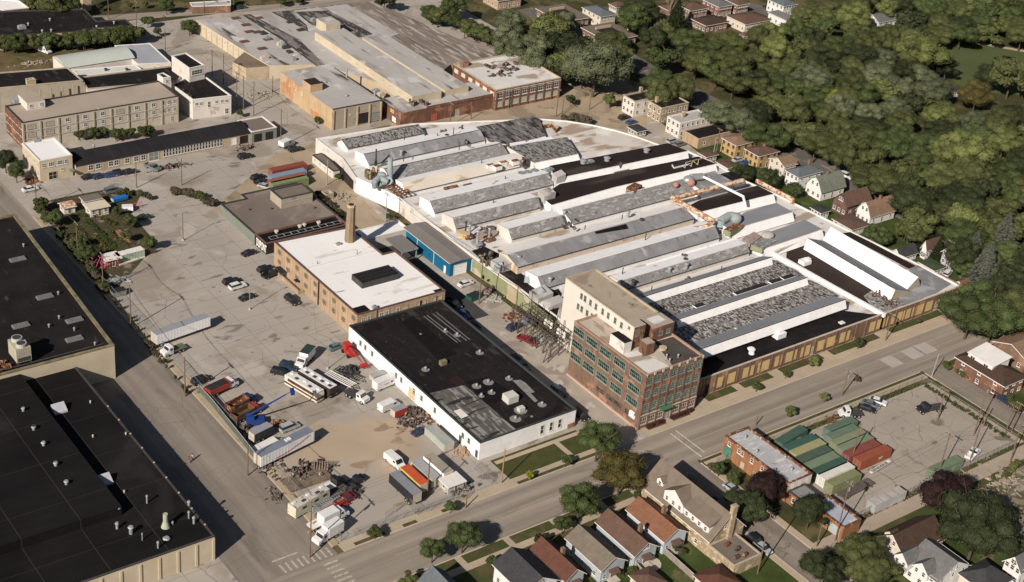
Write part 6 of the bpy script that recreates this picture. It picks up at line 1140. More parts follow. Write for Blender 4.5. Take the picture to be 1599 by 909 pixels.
def pickup_proto(pm, L=5.6):
 t = bpy.data.objects.new('pickup', None); COL.objects.link(t); WL[t.name] = (0, 0, 0); W = 2.
 part('body', MB().xz([(-.2, .5), (-.2, 1.15), (1.4, 1.12), (2.6, 1.05), (2.8, .8), (2.8, .45)], -W/2, W/2), pm, t)
 mb = MB().box(-1.5, 0, .55, 2.6, W, .12); mb.box(-1.5, W/2-.05, .55, 2.6, .1, .65).box(-1.5, -W/2+.05, .55, 2.6, .1, .65).box(-2.78, 0, .55, .1, W, .65); part('cargo_bed', mb, pm, t)
 g = MB(); c = [(-.15, 1.12), (.0, 1.75), (1.0, 1.75), (1.5, 1.12)]
 g.xz(c, -W/2+.12, W/2-.12); part('windows', g, glass, t); part('roof', MB().box(.5, 0, 1.74, 1.15, W-.3, .06), pm, t); wheels(t, (1.8, -1.7), W/2-.12, .38); lampset(t, 5.6, W, .8); return t
def van_proto(pm, L=5.6, H_=2.1, step=False):
 t = bpy.data.objects.new('van', None); COL.objects.link(t); WL[t.name] = (0, 0, 0); W = 2.05; h = L/2
 pr = [(-h, .4), (-h, H_-.1), (-h+.1, H_), (h-1.5, H_), (h-.75, 1.25), (h-.1, 1.0), (h, .75), (h, .4)] if not step else [(-h, .5), (-h, H_), (h-.7, H_), (h-.35, 1.45), (h, 1.2), (h, .5)]
 part('body', MB().xz(pr, -W/2, W/2), pm, t)
 x1, x0 = (h-1.48, h-.78) if not step else (h-.68, h-.36); z1, z0 = (H_-.05, 1.3) if not step else (H_-.15, 1.5)
 part('windscreen', MB().poly([(x0+.03, -W/2+.15, z0), (x0+.03, W/2-.15, z0), (x1+.03, W/2-.2, z1), (x1+.03, -W/2+.2, z1)]), glass, t)
 for s in (-1, 1): part('side_window', MB().box(h-1.75, s*W/2, 1.35, .75, .03, .5), glass, t)
 wheels(t, (h-1., -h+1.1), W/2-.12, .36); lampset(t, L, W, .8)
 if step: part('side_lettering', MB().box(-.2, -W/2-.01, 1.5, 2., .02, .12).box(-.2, -W/2-.01, 1.3, 1.4, .02, .08), steel, t)
 return t
def truck_proto(pm, bm_=None, L=8., kind='box', bh=2.4, cab=True, name='truck', boxtop=None):
 t = bpy.data.objects.new(name, None); COL.objects.link(t); WL[t.name] = (0, 0, 0); W = 2.4; h = L/2
 part('chassis', MB().box(-.2, 0, .7, L-.6, .9, .3), dsteel, t)
 if cab:
  part('cab', MB().xz([(h-2.6, .6), (h-2.6, 2.5), (h-1.5, 2.5), (h-1.1, 1.6), (h-.1, 1.45), (h, .6)], -1.1, 1.1), pm, t)
  part('windscreen', MB().poly([(h-1.46, -.95, 2.4), (h-1.08, -1., 1.65), (h-1.08, 1., 1.65), (h-1.46, .95, 2.4)]), glass, t)
  for s in (-1, 1): part('side_window', MB().box(h-2.0, s*1.1, 1.6, .7, .03, .6), glass, t)
 x0, x1 = -h, h-2.8 if cab else h; xm = (x0+x1)/2; ln = x1-x0
 if kind == 'box': part('cargo_box', MB().box(xm, 0, 1., ln, W, bh, 0, 0, 1), [bm_, boxtop or bm_], t)
 elif kind == 'flat': part('deck', MB().box(xm, 0, 1., ln, W, .15), bm_ or dsteel, t)
 elif kind == 'dump':
  mb = MB().box(xm, 0, 1., ln, W, .12)
  for s in (-1, 1): mb.box(xm, s*W/2, 1., ln, .12, 1.4)
  mb.box(x0, 0, 1., .12, W, 1.4).box(x1, 0, 1., .12, W, 1.7); part('dump_body', mb, bm_, t)
  if boxtop: part('tarpaulin', MB().box(xm, 0, 2.3, ln-.1, W-.1, .16), boxtop, t)
 wheels(t, [h-.9 if cab else h-1.2, -h+1., -h+2.1], W/2-.18, .48, .3)
 if cab: lampset(t, L, W, 1.)
 return t
CACHE = {}
def put(key, make, x, y, hd, label, cat, name=None, group=None, z=.02, scale=None):
 if key not in CACHE: CACHE[key] = make(); t = CACHE[key]; first = True
 else: t = None
 if t is None: t = dup(CACHE[key], (0, 0, 0), 0, label)
 t.location = (x, y, z); t.rotation_euler = (0, 0, R(hd)); tag(t, label, cat, group)
 if scale: t.scale = scale
 return t
PC = {'black': (.018, .018, .022), 'white': (.66, .66, .67), 'silver': (.36, .38, .40), 'blue': (.03, .07, .20), 'navy': (.025, .04, .08), 'grey': (.14, .15, .16), 'maroon': (.16, .02, .03), 'green': (.02, .045, .035), 'red': (.34, .035, .02), 'teal': (.10, .17, .19), 'beige': (.42, .37, .29)}
def car(tt, a, b, hd, kind, col, label, group=None, z=.7):
 x, y = G(tt, a, b, z); pm = paintm(col, PC[col])
 if kind == 'pickup': return put((kind, col), lambda: pickup_proto(pm), x, y, hd, label, 'pickup', group=group)
 if kind == 'van': return put((kind, col), lambda: van_proto(pm), x, y, hd, label, 'van', group=group)
 if kind == 'step': return put((kind, col), lambda: van_proto(pm, 6.4, 2.7, True), x, y, hd, label, 'van', group=group)
 return put((kind, col), lambda: car_proto(kind, pm), x, y, hd, label, 'car', group=group)
YG = 'cars parked in the yard'
for a in (('A1', 1368, 830, 2, 'suv', 'black', 'black SUV parked right behind the white SUV in the open yard'), ('A1', 1405, 858, 5, 'suv', 'white', 'white SUV in the open yard beside the black one'), ('A2', 1462, 88, 8, 'sedan', 'black', 'black coupe parked beside the lamp post in the open yard'),
 ('A1', 850, 450, 5, 'sedan', 'green', 'dark green sedan beside the garden hedge'), ('A1', 1475, 660, 8, 'sedan', 'black', 'black sedan at the near end of the grey green wall'), ('B1', 55, 757, 6, 'suv', 'black', 'black SUV parked below the big white letters'), ('B1', 88, 788, 12, 'pickup', 'black', 'black pickup beside the wall of the orange brick block'),
 ('A2', 1190, 580, 8, 'minivan', 'black', 'black minivan near the fence behind the red dump truck'), ('B2', 472, 382, 5, 'sedan', 'teal', 'silver-blue sedan beside the red boom lift'), ('B2', 145, 535, -50, 'suv', 'black', 'black SUV at the rear of the striped motorhome'), ('B2', 195, 500, -60, 'suv', 'navy', 'dark blue SUV squeezed behind the striped motorhome'),
 ('B2', 195, 858, 6, 'minivan', 'silver', 'silver minivan beside the long show trailer'), ('B2', 972, 882, 8, 'sedan', 'navy', 'dark blue sedan beside the scrapped cars along the white wall'), ('B3', 818, 195, -85, 'van', 'white', 'white van standing alone facing the street in the lower yard'),
 ('B2', 760, 607, 8, 'step', 'white', 'long white step van parked against the white wall'), ('B2', 785, 735, 8, 'van', 'white', 'white panel van beside the red trailer'), ('B2', 210, 108, -85, 'suv', 'black', 'black car tucked by the concrete ledge of the brick block'),
 ('B1', 1238, 842, 5, 'sedan', 'white', 'white sedan outside the blue warehouse roller door'), ('B2', 1165, 128, -85, 'pickup', 'black', 'black pickup in the lane at the corner of the brick block'), ('B2', 1222, 190, -88, 'sedan', 'blue', 'blue sedan in the lane behind the black pickup'), ('B2', 1290, 258, -88, 'sedan', 'black', 'black sedan in the shaded lane, third from the brick block'),
 ('n', 440, 490, 10, 'suv', 'navy', 'dark blue SUV at the foot of the leaning lane pole'), ('n', 585, 640, -70, 'pickup', 'maroon', 'maroon pickup beside the timber gantry'), ('C2', 20, 452, -88, 'sedan', 'black', 'black sedan in the shade halfway along the white building'), ('C2', 62, 492, -88, 'sedan', 'grey', 'dark grey sedan in the shade next along the white building'), ('C2', 272, 650, -88, 'suv', 'navy', 'dark SUV in the shade toward the south end of the white building'), ('C2', 400, 788, -88, 'suv', 'black', 'black SUV in the shade at the south-east corner of the white building'),
 ('A1', 528, 210, 3, 'sedan', 'black', 'black sedan nearest the cream office by the long shed'), ('A1', 590, 207, 3, 'sedan', 'navy', 'dark sedan second from the cream office'), ('A1', 660, 198, 0, 'sedan', 'blue', 'blue sedan in front of the long shed windows'), ('A1', 708, 188, 0, 'suv', 'black', 'black SUV right of the blue sedan by the long shed'), ('A1', 768, 180, 0, 'sedan', 'black', 'black sedan at the door of the long shed'), ('A1', 903, 155, -70, 'pickup', 'grey', 'open-bed pickup parked by the glazed doors of the long shed'), ('A1', 1450, 90, 0, 'suv', 'black', 'black SUV outside the grey gatehouse'),
 ('A1', 665, 292, 3, 'minivan', 'grey', 'dark minivan at the top edge of the garden'), ('A1', 178, 282, 5, 'sedan', 'white', 'pale car beside the scrap heap at the street corner'), ('A1', 1525, 215, 10, 'suv', 'black', 'black SUV left of the coloured containers'), ('A1', 1545, 238, 10, 'sedan', 'black', 'black sedan just below the black SUV by the containers'), ('A1', 1568, 268, -60, 'sedan', 'silver', 'silver car at the lower end of the coloured containers'), ('B0', 232, 882, 0, 'suv', 'black', 'black SUV beside the white truck near the green shed wall'), ('B1', 450, 108, -80, 'sedan', 'green', 'dark car hidden in weeds behind the long hut')):
 car(*a, group=YG)
SG = 'cars parked along the streets'
for a in (('C0', 662, 693, 5, 'suv', 'black', 'black SUV by the cream apartment block'), ('C0', 705, 720, 5, 'sedan', 'blue', 'bright blue sedan by the tan apartment block'), ('C0', 948, 832, 5, 'suv', 'silver', 'silver SUV at the corner of the white apartment block'), ('C0', 992, 852, 5, 'suv', 'grey', 'dark grey SUV beside the silver one'), ('D1', 537, 206, -85, 'suv', 'white', 'white SUV on the tree-shaded park road'), ('D1', 845, 336, -85, 'suv', 'silver', 'silver SUV on the park road behind the white gambrel house'), ('z3', 1250, 505, 0, 'sedan', 'blue', 'blue car beside the yellow brick flats'), ('z3', 1170, 478, 0, 'sedan', 'silver', 'pale car between the yellow brick flats'),
 ('D1', 1135, 783, 20, 'suv', 'white', 'white SUV beside the moss-roofed garage'), ('D2', 1482, 706, -88, 'suv', 'navy', 'dark blue SUV parked on the side street by the brick duplex'), ('u', 1330/2.603*0+0, 0, 0, 'sedan', 'grey', 'x'), ('C3', 1445, 668, -88, 'suv', 'black', 'black SUV parked in the side street beside the stone garage'), ('C3', 1482, 705, -88, 'sedan', 'silver', 'silver car parked in the side street below the black SUV'), ('C3', 1300, 355, -88, 'sedan', 'silver', 'silver car under the maroon trees on the side street'), ('A0', 1425, 42, 0, 'sedan', 'green', 'dark green car driving on the north road'), ('C0', 1165, 100, 0, 'sedan', 'black', 'black car in the little car park among the apartment houses'), ('C0', 1130, 98, 0, 'sedan', 'silver', 'silver car in the little car park'),
 ('D0', 75, 45, -80, 'sedan', 'black', 'black car on the upper street'), ('D0', 1575, 0, 0, 'sedan', 'white', 'x'), ('D1', 950, 660, 0, 'sedan', 'white', 'x')):
 if a[6] != 'x': car(*a, group=SG)
CG = 'cars in the container lot'
for a in (('D2', 660, 748, -60, 'sedan', 'black', 'black sedan nearest the containers, first of three side by side'), ('D2', 682, 722, -60, 'sedan', 'grey', 'grey sedan between the black and the white one in the container lot'), ('D2', 722, 705, -60, 'sedan', 'white', 'white sedan at the end of the three in the container lot'), ('D3', 1285, 150, 15, 'pickup', 'white', 'white pickup beside the far green container')): car(*a, group=CG)
def lorry(key, make, tt, a, b, hd, label, cat, z=1.): x, y = G(tt, a, b, z); return put(key, make, x, y, hd, label, cat)
wp_ = paintm('white', PC['white']); rp = paintm('red', PC['red']); bp = paintm('bright_blue', (.02, .035, .12))
tarp = mat('black_tarpaulin', (.03, .03, .035), .2, 1.)
lorry('redump', lambda: truck_proto(wp_, rp, 8.6, 'dump', boxtop=tarp, name='dump_truck'), 'A2', 1312, 625, 12, 'red-bodied dump truck with white cab and black tarpaulin', 'dump truck')
lorry('rd1', lambda: truck_proto(bp, rust, 8.2, 'dump', name='dump_truck'), 'A2', 1430, 720, 14, 'rusty dump truck with dark blue cab', 'dump truck'); lorry('rd2', lambda: truck_proto(rp, mat('ochre_rusty_steel', (.13, .075, .04), .3, .8), 8.2, 'dump', name='dump_truck'), 'A2', 1462, 775, 14, 'rusty dump truck with red cab next to the blue boom lift', 'dump truck')
lorry('grb', lambda: truck_proto(wp_, wp_, 7.2, 'box', 2.2, boxtop=mat('dark_green_box_roof', (.03, .05, .05), .15, .5), name='box_truck'), 'w', 205, 120, 215, 'white truck whose box has a dark green roof, behind the motorhomes', 'truck')
lorry('winch', lambda: truck_proto(wp_, mat('olive_crane_deck', (.11, .13, .08), .3, 1.), 6.4, 'flat', name='flatbed_truck'), 'A2', 1025, 400, 188, 'white-cabbed winch truck parked beside the long white trailer', 'truck')
lorry('wu', lambda: truck_proto(wp_, wp_, 7., 'box', 2.1, name='utility_truck'), 'j', 700, 625, 8, 'white utility box truck, upper of the two at the yard corner', 'truck')
lorry('wb', lambda: truck_proto(wp_, wp_, 7., 'box', 2.4, name='box_truck'), 'j', 650, 775, 192, 'white box truck facing the street corner pole', 'truck')
lorry('wu2', lambda: truck_proto(wp_, coping_w, 6., 'flat', name='bucket_truck'), 'j', 590, 668, 8, 'white open-bed truck between the utility truck and the red trailer', 'truck')
car('j', 880, 330, 14, 'pickup', 'black', 'black pickup beyond the dark low trailer in the lower yard'); car('j', 800, 480, 14, 'pickup', 'maroon', 'dark red pickup at the end of the ladder trailer')
lorry('wt', lambda: truck_proto(wp_, dsteel, 6.6, 'flat', name='flatbed_truck'), 'w', 665, 440, -72, 'white crew-cab truck towing the slatted flatbed trailer', 'truck')
lorry('wt2', lambda: truck_proto(wp_, wp_, 5.4, 'box', 1.6, name='box_truck'), 'B0', 180, 852, 20, 'small white truck beside the grey green gatehouse', 'truck')
lorry('semiw', lambda: truck_proto(wp_, dsteel, 6., 'flat', name='semi_tractor'), 'D2', 560, 775, 150, 'white semi tractor at the head of the green containers', 'semi tractor'); lorry('semib', lambda: truck_proto(paintm('black', PC['black']), dsteel, 7.6, 'flat', name='semi_tractor'), 'D2', 1035, 745, 165, 'black semi tractor standing in the container lot', 'semi tractor')
lorry('pol', lambda: truck_proto(paintm('black', PC['black']), wp_, 5.2, 'flat', name='tow_truck'), 'j', 700, 350, 10, 'black and white wrecker truck with red roof light beside the beige motorhome', 'truck')
lorry('orv', lambda: van_proto(paintm('white', PC['white']), 6.4, 2.6), 'A0', 258, 292, -70, 'white camper van in the weedy lot at top left', 'camper van'); car('A0', 215, 268, -70, 'van', 'blue', 'blue van behind the white camper in the weedy lot'); car('A0', 295, 272, -70, 'suv', 'black', 'dark car beside the white camper in the weedy lot'); car('A0', 425, 272, -10, 'van', 'teal', 'graffiti-coloured van by the hedge of the weedy lot')
def rv(tt, a, b, hd, label, L, m1, m2, band, z=2.6, vents=5):
 x, y = G(tt, a, b, z); t = thing('motorhome', label, 'motorhome', (0, 0, 0)); h = L/2; W = 2.5
 part('body', MB().xz([(-h, .5), (-h, 3.1), (h-.25, 3.1), (h, 2.2), (h, .5)], -W/2, W/2), m1, t); part('roof', MB().box(0, 0, 3.1, L-.2, W-.1, .08), m2, t)
 part('stripe', MB().box(0, 0, 1.0, L+.02, W+.04, .5).box(0, 0, 1.9, L*.8, W+.04, .8), band, t)
 part('windscreen', MB().poly([(h+.02, -1.05, 1.5), (h+.02, 1.05, 1.5), (h-.18, 1.05, 2.6), (h-.18, -1.05, 2.6)]), glass, t)
 for k in range(vents): part('roof_vent', MB().box(-h+1.+(L-2)*k/max(1, vents-1), (-1)**k*.4, 3.15, .9, .6, .25), dsteel if k % 2 else coping_w, t)
 for s in (-1, 1):
  for k in (-.25, .1, .35): part('side_window', MB().box(L*k, s*(W/2+.03), 1.9, 1.1, .03, .6), glass, t)
 wheels(t, (h-1.6, -h+2.2), W/2-.15, .45); lampset(t, L, W, .9); t.location = (x, y, 0.02); t.rotation_euler = (0, 0, R(hd)); return t
rv('w', 200, 340, -76, 'long white motorhome with cream and maroon swoosh stripes, left of the pair', 11., mat('cream_gelcoat', (.60, .56, .44), .06, .8, .4), wp_, mat('maroon_stripe', (.10, .045, .05), .2, .6, .4))
rv('w', 318, 300, -76, 'dark-sided motorhome with white roof, right of the pair', 11., mat('dark_brown_gelcoat', (.06, .035, .035), .2, .8, .4), wp_, tarp, vents=8)
rv('j', 495, 470, 14, 'beige older motorhome with patched roof in the lower yard', 10., mat('beige_gelcoat', (.55, .52, .42), .06, .8, .5), mat('patched_rv_roof', (.50, .48, .44), .1, .5, .6, patch=((.13, .13, .14), .3, .55, (1, 1))), MATS['beige_gelcoat'])
def trailer(tt, a, b, hd, label, L, H_, W, side, top, z0=1.1, cat='trailer', nax=2, name='semi_trailer', extra=None):
 x, y = G(tt, a, b, z0+H_); t = thing(name, label, cat, (0, 0, 0))
 part('box_body', MB().box(0, 0, z0, L, W, H_, 0, 0, 1), [side, top], t); mb = MB()
 for k in range(int(L/.9)):
  for s in (-1, 1): mb.box(-L/2+.45+k*.9, s*(W/2+.015), z0+.05, .05, .03, H_-.1)
 part('side_rib', mb, side, t); part('rear_door', MB().box(-L/2-.03, 0, z0+.05, .05, W*.9, H_-.1).box(-L/2-.06, 0, z0+.05, .04, .06, H_-.1), stone, t)
 part('underframe', MB().box(0, 0, z0-.3, L-.5, .9, .3), dsteel, t)
 if z0 > .7: wheels(t, [-L/2+1.3+k*1.2 for k in range(nax)], W/2-.2, min(.5, z0-.3), .35); part('landing_leg', MB().box(L/2-2.5, .6, 0, .12, .12, z0).box(L/2-2.5, -.6, 0, .12, .12, z0), dsteel, t)
 t.location = (x, y, .02); t.rotation_euler = (0, 0, R(hd)); return t
w_tr = mat('white_trailer_side', (.80, .80, .82), .04, .5, .5); g_tr = mat('grey_trailer_roof', (.26, .265, .30), .05, .3, .5)
trailer('A2', 1070, 250, 7, 'long white semi trailer with grey roof standing alone in the yard', 15.6, 2.7, 2.5, w_tr, g_tr)
st_ = trailer('i', 820, 680, 11, 'white show trailer with red swoosh and blue-grey roof by the long fence', 15.4, 2.7, 2.5, w_tr, mat('blue_grey_trailer_roof', (.17, .20, .25), .1, .4, .5))
mb = MB()
for k in range(14): u = k/13; mb.box(-3+u*9, -1.29, 1.5+1.7*u**2, .9, .03, .16, 0)
part('red_swoosh', mb, mat('red_graphic', (.55, .08, .05), .1), st_); part('roof_unit', MB().box(1, 0, 3.8, 1.4, 1., .3), coping_w, st_)
trailer('i', 610, 560, 12, 'short enclosed trailer with grey roof between the minivan and the fence', 5.4, 2.2, 2.2, mat('dark_trailer_side', (.05, .05, .055), .2, .6, .5), g_tr, .8)
trailer('B2', 845, 745, 5, 'small red enclosed trailer among the scrapped cars', 3.6, 1.8, 1.9, rp, g_tr, .6, nax=1)
trailer('k', 290, 765, 97-5, 'black-sided trailer with grey roof at the street end of the yard', 9., 2.4, 2.5, mat('black_trailer_side', (.03, .03, .035), .2, .6), mat('grey_blue_trailer_roof', (.22, .23, .26), .05))
trailer('k', 345, 715, 92, 'yellow food trailer with bright red roof', 7.6, 2.3, 2.4, mat('yellow_trailer_side', (.55, .44, .12), .1), mat('bright_red_roof', (.50, .09, .04), .08))
trailer('k', 415, 680, 92, 'grey-roofed pale container trailer between the red roof and the white one', 8., 2.3, 2.6, mat('pale_grey_side', (.42, .42, .40), .08), mat('pale_grey_sheet', (.34, .345, .35), .08), .4)
trailer('k', 492, 645, 92, 'white-walled container with tan roof at the street end of the yard', 7.8, 2.7, 2.7, w_tr, mat('tan_sheet_roof', (.30, .275, .23), .1), .4)
trailer('k', 500, 468, 97-7, 'pale green-grey steel shed against the white wall', 8.2, 2., 2.8, mat('pale_green_grey_steel', (.36, .38, .34), .08), mat('pale_green_grey_roof', (.33, .35, .33), .12), .25, 'shed')
trailer('k', 120, 92, 5, 'low greenish box left of the step van', 4., 1.3, 1.8, MATS['pale_green_grey_steel'], MATS['pale_green_grey_roof'], .3, 'box', name='utility_box')
x, y = G('k', 580, 750, 2.2); house('shed', 'small grey shed with flat pale roof beside the yard gate', x-2.2, y-1.6, x+2., y+1.8, 2.2, .2, 'flat', MATS['pale_green_grey_steel'], coping_w, storeys=1, cat='shed', nx=1, ny=1)
def container(tt, a, b, col, c, label, L=11.6, hd=0, group='shipping containers in the lot', z=2.6, top=None):
 x, y = G(tt, a, b, z); m1 = contm(col, c); t = thing('shipping_container', label, 'container', (0, 0, 0), group); W = 2.4; H_ = 2.55
 part('box_body', MB().box(0, 0, .1, L, W, H_, 0, 0, 1), [m1, top or m1], t); mb = MB()
 for sx in (-1, 1):
  for sy in (-1, 1): mb.box(sx*(L/2-.06), sy*(W/2-.06), .08, .2, .2, H_+.06)
 part('corner_posts', mb, m1, t); d = MB()
 for s in (-.3, -.9, .3, .9): d.cyl((-L/2-.05, s, .3), (-L/2-.05, s, 2.5), .035, n=5)
 d.box(-L/2-.02, 0, .2, .04, .05, 2.3); part('door_bars', d, chrome, t); r_ = MB()
 for k in range(int(L/.55)): r_.box(-L/2+.4+k*.55, -W/2-.02, .3, .18, .05, 2.2)
 part('side_corrugation', r_, m1, t); part('side_lettering', MB().box(1.6, -W/2-.06, 1.4, 1.5, .02, .35).box(1.6, -W/2-.06, 1.1, 1., .02, .15), mat('faded_container_lettering', (.45, .45, .38), .2, 2.), t)
 t.location = (x, y, .02); t.rotation_euler = (0, 0, R(hd)); return t
DG, LG, OL, YL, BR, WN = (.06, .11, .085), (.17, .22, .145), (.20, .215, .115), (.31, .30, .16), (.27, .085, .05), (.21, .07, .06)
for a in ((230, 325, 'dark_green', DG, 'dark green container set apart beside the hedge by the shop roof'), (290, 372, 'deep_green', (.05, .105, .085), 'dark green container, first of the row of seven from the street'), (337, 405, 'yellow_olive', YL, 'yellow-olive container, second of the row of seven'), (375, 447, 'grey_green', (.075, .105, .085), 'grey-green container with rusty edge, third of the row of seven'), (425, 490, 'light_green', LG, 'light green container, fourth of the row of seven'), (480, 527, 'bottle_green', (.05, .10, .075), 'bottle green container, fifth of the row beside the white one'), (520, 557, 'white', (.62, .61, .57), 'white container between the green and the olive one'), (568, 603, 'olive', OL, 'olive green container at the south end of the row'),
 (550, 258, 'sage_green', (.10, .155, .12), 'sage green container at the north end of the second row'), (558, 302, 'mid_green', (.13, .18, .13), 'mid green container, second of the second row'), (602, 340, 'pale_olive', (.21, .235, .15), 'pale olive container, third of the second row'), (640, 372, 'pale_sage', (.19, .22, .15), 'pale sage container next to the wine red one'), (683, 412, 'wine_red', WN, 'wine red container next to the brick red one'), (757, 445, 'brick_red', BR, 'brick red container at the south end of the second row')):
 container('g', *a, hd=(8 if a[0] == 230 else 0), L=(10.2 if a[0] < 540 else 9.6 if a[0] < 600 else 10.8))
container('g', 850, 720, 'silver', (.38, .38, .38), 'silver open-frame container by the alley fence', 10.6, top=mat('silver_container_roof', (.40, .38, .37), .15, .5, .6, lines=(('x', 2.6, .15, (.15, .1, .09), .7),)))
container('D3', 1125, 210, 'faded_green', (.15, .20, .13), 'faded green container by the alley fence near the dark tree', 10.4)
for a in ((188, 150, 'rust_red', (.24, .07, .05), 'rust red container at the back of the yard stack'), (185, 190, 'light_blue', (.20, .27, .36), 'light blue container behind the orange-red one'), (185, 218, 'orange_red', (.29, .10, .06), 'orange-red container between the blue and green ones'), (195, 232, 'moss_green', (.20, .24, .12), 'moss green container at the front of the yard stack')): container('B1', *a, L=12., group='containers beside the taupe-roofed workshop')
t = thing('trailer_chassis', 'flat rusty skeletal trailer beside the olive container', 'trailer', (0, 0, 0)); part('deck', MB().box(0, 0, .8, 11, 2.4, .18), mat('brown_deck', (.12, .10, .09), .2), t); wheels(t, (-4.6, -3.4), .95, .45); x, y = G('g', 645, 672, .9); t.location = (x, y, .02); t.rotation_euler = (0, 0, R(3))
sg = MB().box(0, 0, .35, 8., .9, .16); s_o = solo('fallen_signboard', sg, mat('white_signboard', (.60, .60, .58), .06, 1.), 'long white signboard with dark block letters lying beside the brick red container', 'signboard', (0, 0, 0)); x, y = G('g', 805, 530, .5); s_o.location = (x, y, .02); s_o.rotation_euler = (R(0), 0, R(7))
cu = bpy.data.curves.new('lettering', 'FONT'); cu.body = 'SENDERIB'; cu.size = .95; cu.extrude = .01; cu.offset = .025; cu.resolution_u = 2
tmp = bpy.data.objects.new('tmp', cu); me = bpy.data.meshes.new_from_object(tmp); bpy.data.objects.remove(tmp); me.materials.append(dsteel); xs = [v.co.x for v in me.vertices]
for v in me.vertices: v.co.x = (v.co.x-min(xs))*6.2/(max(xs)-min(xs))-3.5; v.co.y -= .35
lo = bpy.data.objects.new('lettering', me); COL.objects.link(lo); lo.parent = s_o; lo.location = (0, 0, .53)
def flatbed(tt, a, b, hd, label, L, m_, z=.9, slats=True, name='flatbed_trailer'):
 x, y = G(tt, a, b, z); t = thing(name, label, 'trailer', (0, 0, 0)); mb = MB().box(0, 1.1, .7, L, .12, .2).box(0, -1.1, .7, L, .12, .2)
 if slats:
  for k in range(int(L/.6)): mb.box(-L/2+.3+k*.6, 0, .8, .3, 2.3, .08)
 else: mb.box(0, 0, .78, L, 2.3, .1)
 part('deck', mb, m_, t); part('drawbar', MB().cyl((L/2, .6, .7), (L/2+1.4, 0, .6), .07).cyl((L/2, -.6, .7), (L/2+1.4, 0, .6), .07), dsteel, t); wheels(t, (-.6, .6), 1.25, .38, .25); t.location = (x, y, .02); t.rotation_euler = (0, 0, R(hd)); return t
flatbed('w', 520, 290, -72, 'slatted white flatbed trailer hitched behind the crew-cab truck', 8.6, coping_w); flatbed('w', 590, 240, -72, 'dark flatbed trailer loaded with machinery next to the slatted one', 7.5, dsteel)
flatbed('i', 640, 705, 12, 'low white trailer frame with open deck in front of the show trailer', 7., coping_w, slats=False); flatbed('j', 640, 520, 14, 'grey slatted ladder-like trailer between the motorhome and the red one', 9.5, steel); flatbed('j', 740, 410, 14, 'dark low trailer with brown load behind the beige motorhome', 5.5, mat('brown_deck', (.1, .1, .1)))
flatbed('j', 690, 555, 14, 'red ladder trailer between the grey trailer and the utility truck', 8., rp); flatbed('z1', 0, 0, 0, 'x', 1, rust) if 0 else None
def junk(tt, a, b, sx, sy, n, label, m_=None, hmax=1.6, name='scrap_pile', cat='scrap pile', seed=1, sz=1.4):
 x, y = G(tt, a, b, .4); random.seed(seed); mb = MB()
 for k in range(n):
  u = random.gauss(0, .35); v = random.gauss(0, .35); hh = random.uniform(.15, hmax)*max(.3, 1-abs(u)-abs(v))
  if random.random() < .3: mb.cyl((x+u*sx, y+v*sy, .05), (x+u*sx+random.uniform(-1, 1)*sz, y+v*sy+random.uniform(-1, 1)*sz, hh), random.uniform(.04, .2), n=6)
  else: mb.box(x+u*sx, y+v*sy, 0.02 if random.random() < .6 else hh*.5, random.uniform(.2, sz), random.uniform(.15, sz*.6), hh, random.random()*3)
 o = solo(name, mb, m_ or junkm, label, cat, (x, y, 0)); o['kind'] = 'stuff'; return o
junk('j', 440, 255, 8, 4.5, 80, 'heap of scrap metal and tanks on a barge-like timber bed', hmax=2.4, seed=4)
x, y = G('j', 490, 300, .5); bg_ = MB()
for k in range(9): bg_.box(x-.5, y-2.2+k*.55, .1, 10.5, .4, .5)
for k in range(6): bg_.cyl((x+2.6+k*.5, y+2-k*.3, .5), (x+2.8+k*.5, y+2.2-k*.3, 2.8), .3, .1, 5)
solo('timber_bed', bg_, mat('grey_timber', (.20, .16, .125), .3, 1.), 'long weathered timber bed under the scrap heap', 'timber bed', (x, y, 0))
junk('j', 860, 400, 4, 3, 40, 'dark machinery parts beyond the ladder trailer', dsteel, 2., seed=31, name='machinery', cat='machinery'); junk('j', 540, 700, 2, 2, 16, 'yellow drums and parts beside the white open-bed truck', mat('ochre_drums', (.40, .28, .10), .3, 1.), 1., seed=32); junk('i', 760, 510, 3, 2, 30, 'dark low scrap trailer load behind the minivan', rust, 1., seed=33); junk('j', 150, 215, 4, 4, 30, 'brush and scrap piled at the bend of the fence', seed=5); junk('j', 215, 450, 2, 4, 26, 'litter and small scrap along the corner fence', None, .6, seed=6); junk('i', 470, 580, 3, 3, 26, 'wooden boxes and scrap below the blue boom lift', seed=7)
junk('B2', 935, 772, 5.5, 3, 60, 'crushed pale car and parts beside the red trailer', hmax=1.5, seed=8, name='scrapped_car', cat='scrap'); junk('B2', 925, 830, 5.5, 3, 60, 'stripped dark pickup and parts above the dark blue sedan', hmax=1.5, seed=9, name='scrapped_car', cat='scrap')
junk('k', 430, 350, 5, 8, 50, 'rust-brown debris along the white wall between the cars', rust, .6, seed=10); junk('k', 640, 570, 3.5, 3, 50, 'logs and timber offcuts stacked at the corner of the white wall', w_tan, 1.2, seed=11); junk('k', 620, 800, 5, 3, 50, 'brush pile with stray boards inside the street fence', seed=12)
junk('w', 600, 220, 4, 3, 40, 'dark machinery piled on the second trailer', dsteel, 2.2, seed=13, name='machinery', cat='machinery'); junk('n', 230, 190, 5, 3, 30, 'grey-green boards stacked beside the green dumpster', MATS['pale_green_grey_steel'], .6, seed=14); junk('n', 420, 370, 4, 3, 40, 'rusty crates and rubble by the leaning pole', rust, 1., seed=15); junk('n', 170, 90, 3, 3, 36, 'dark rusty scrap against the green wall', seed=16, hmax=2.)
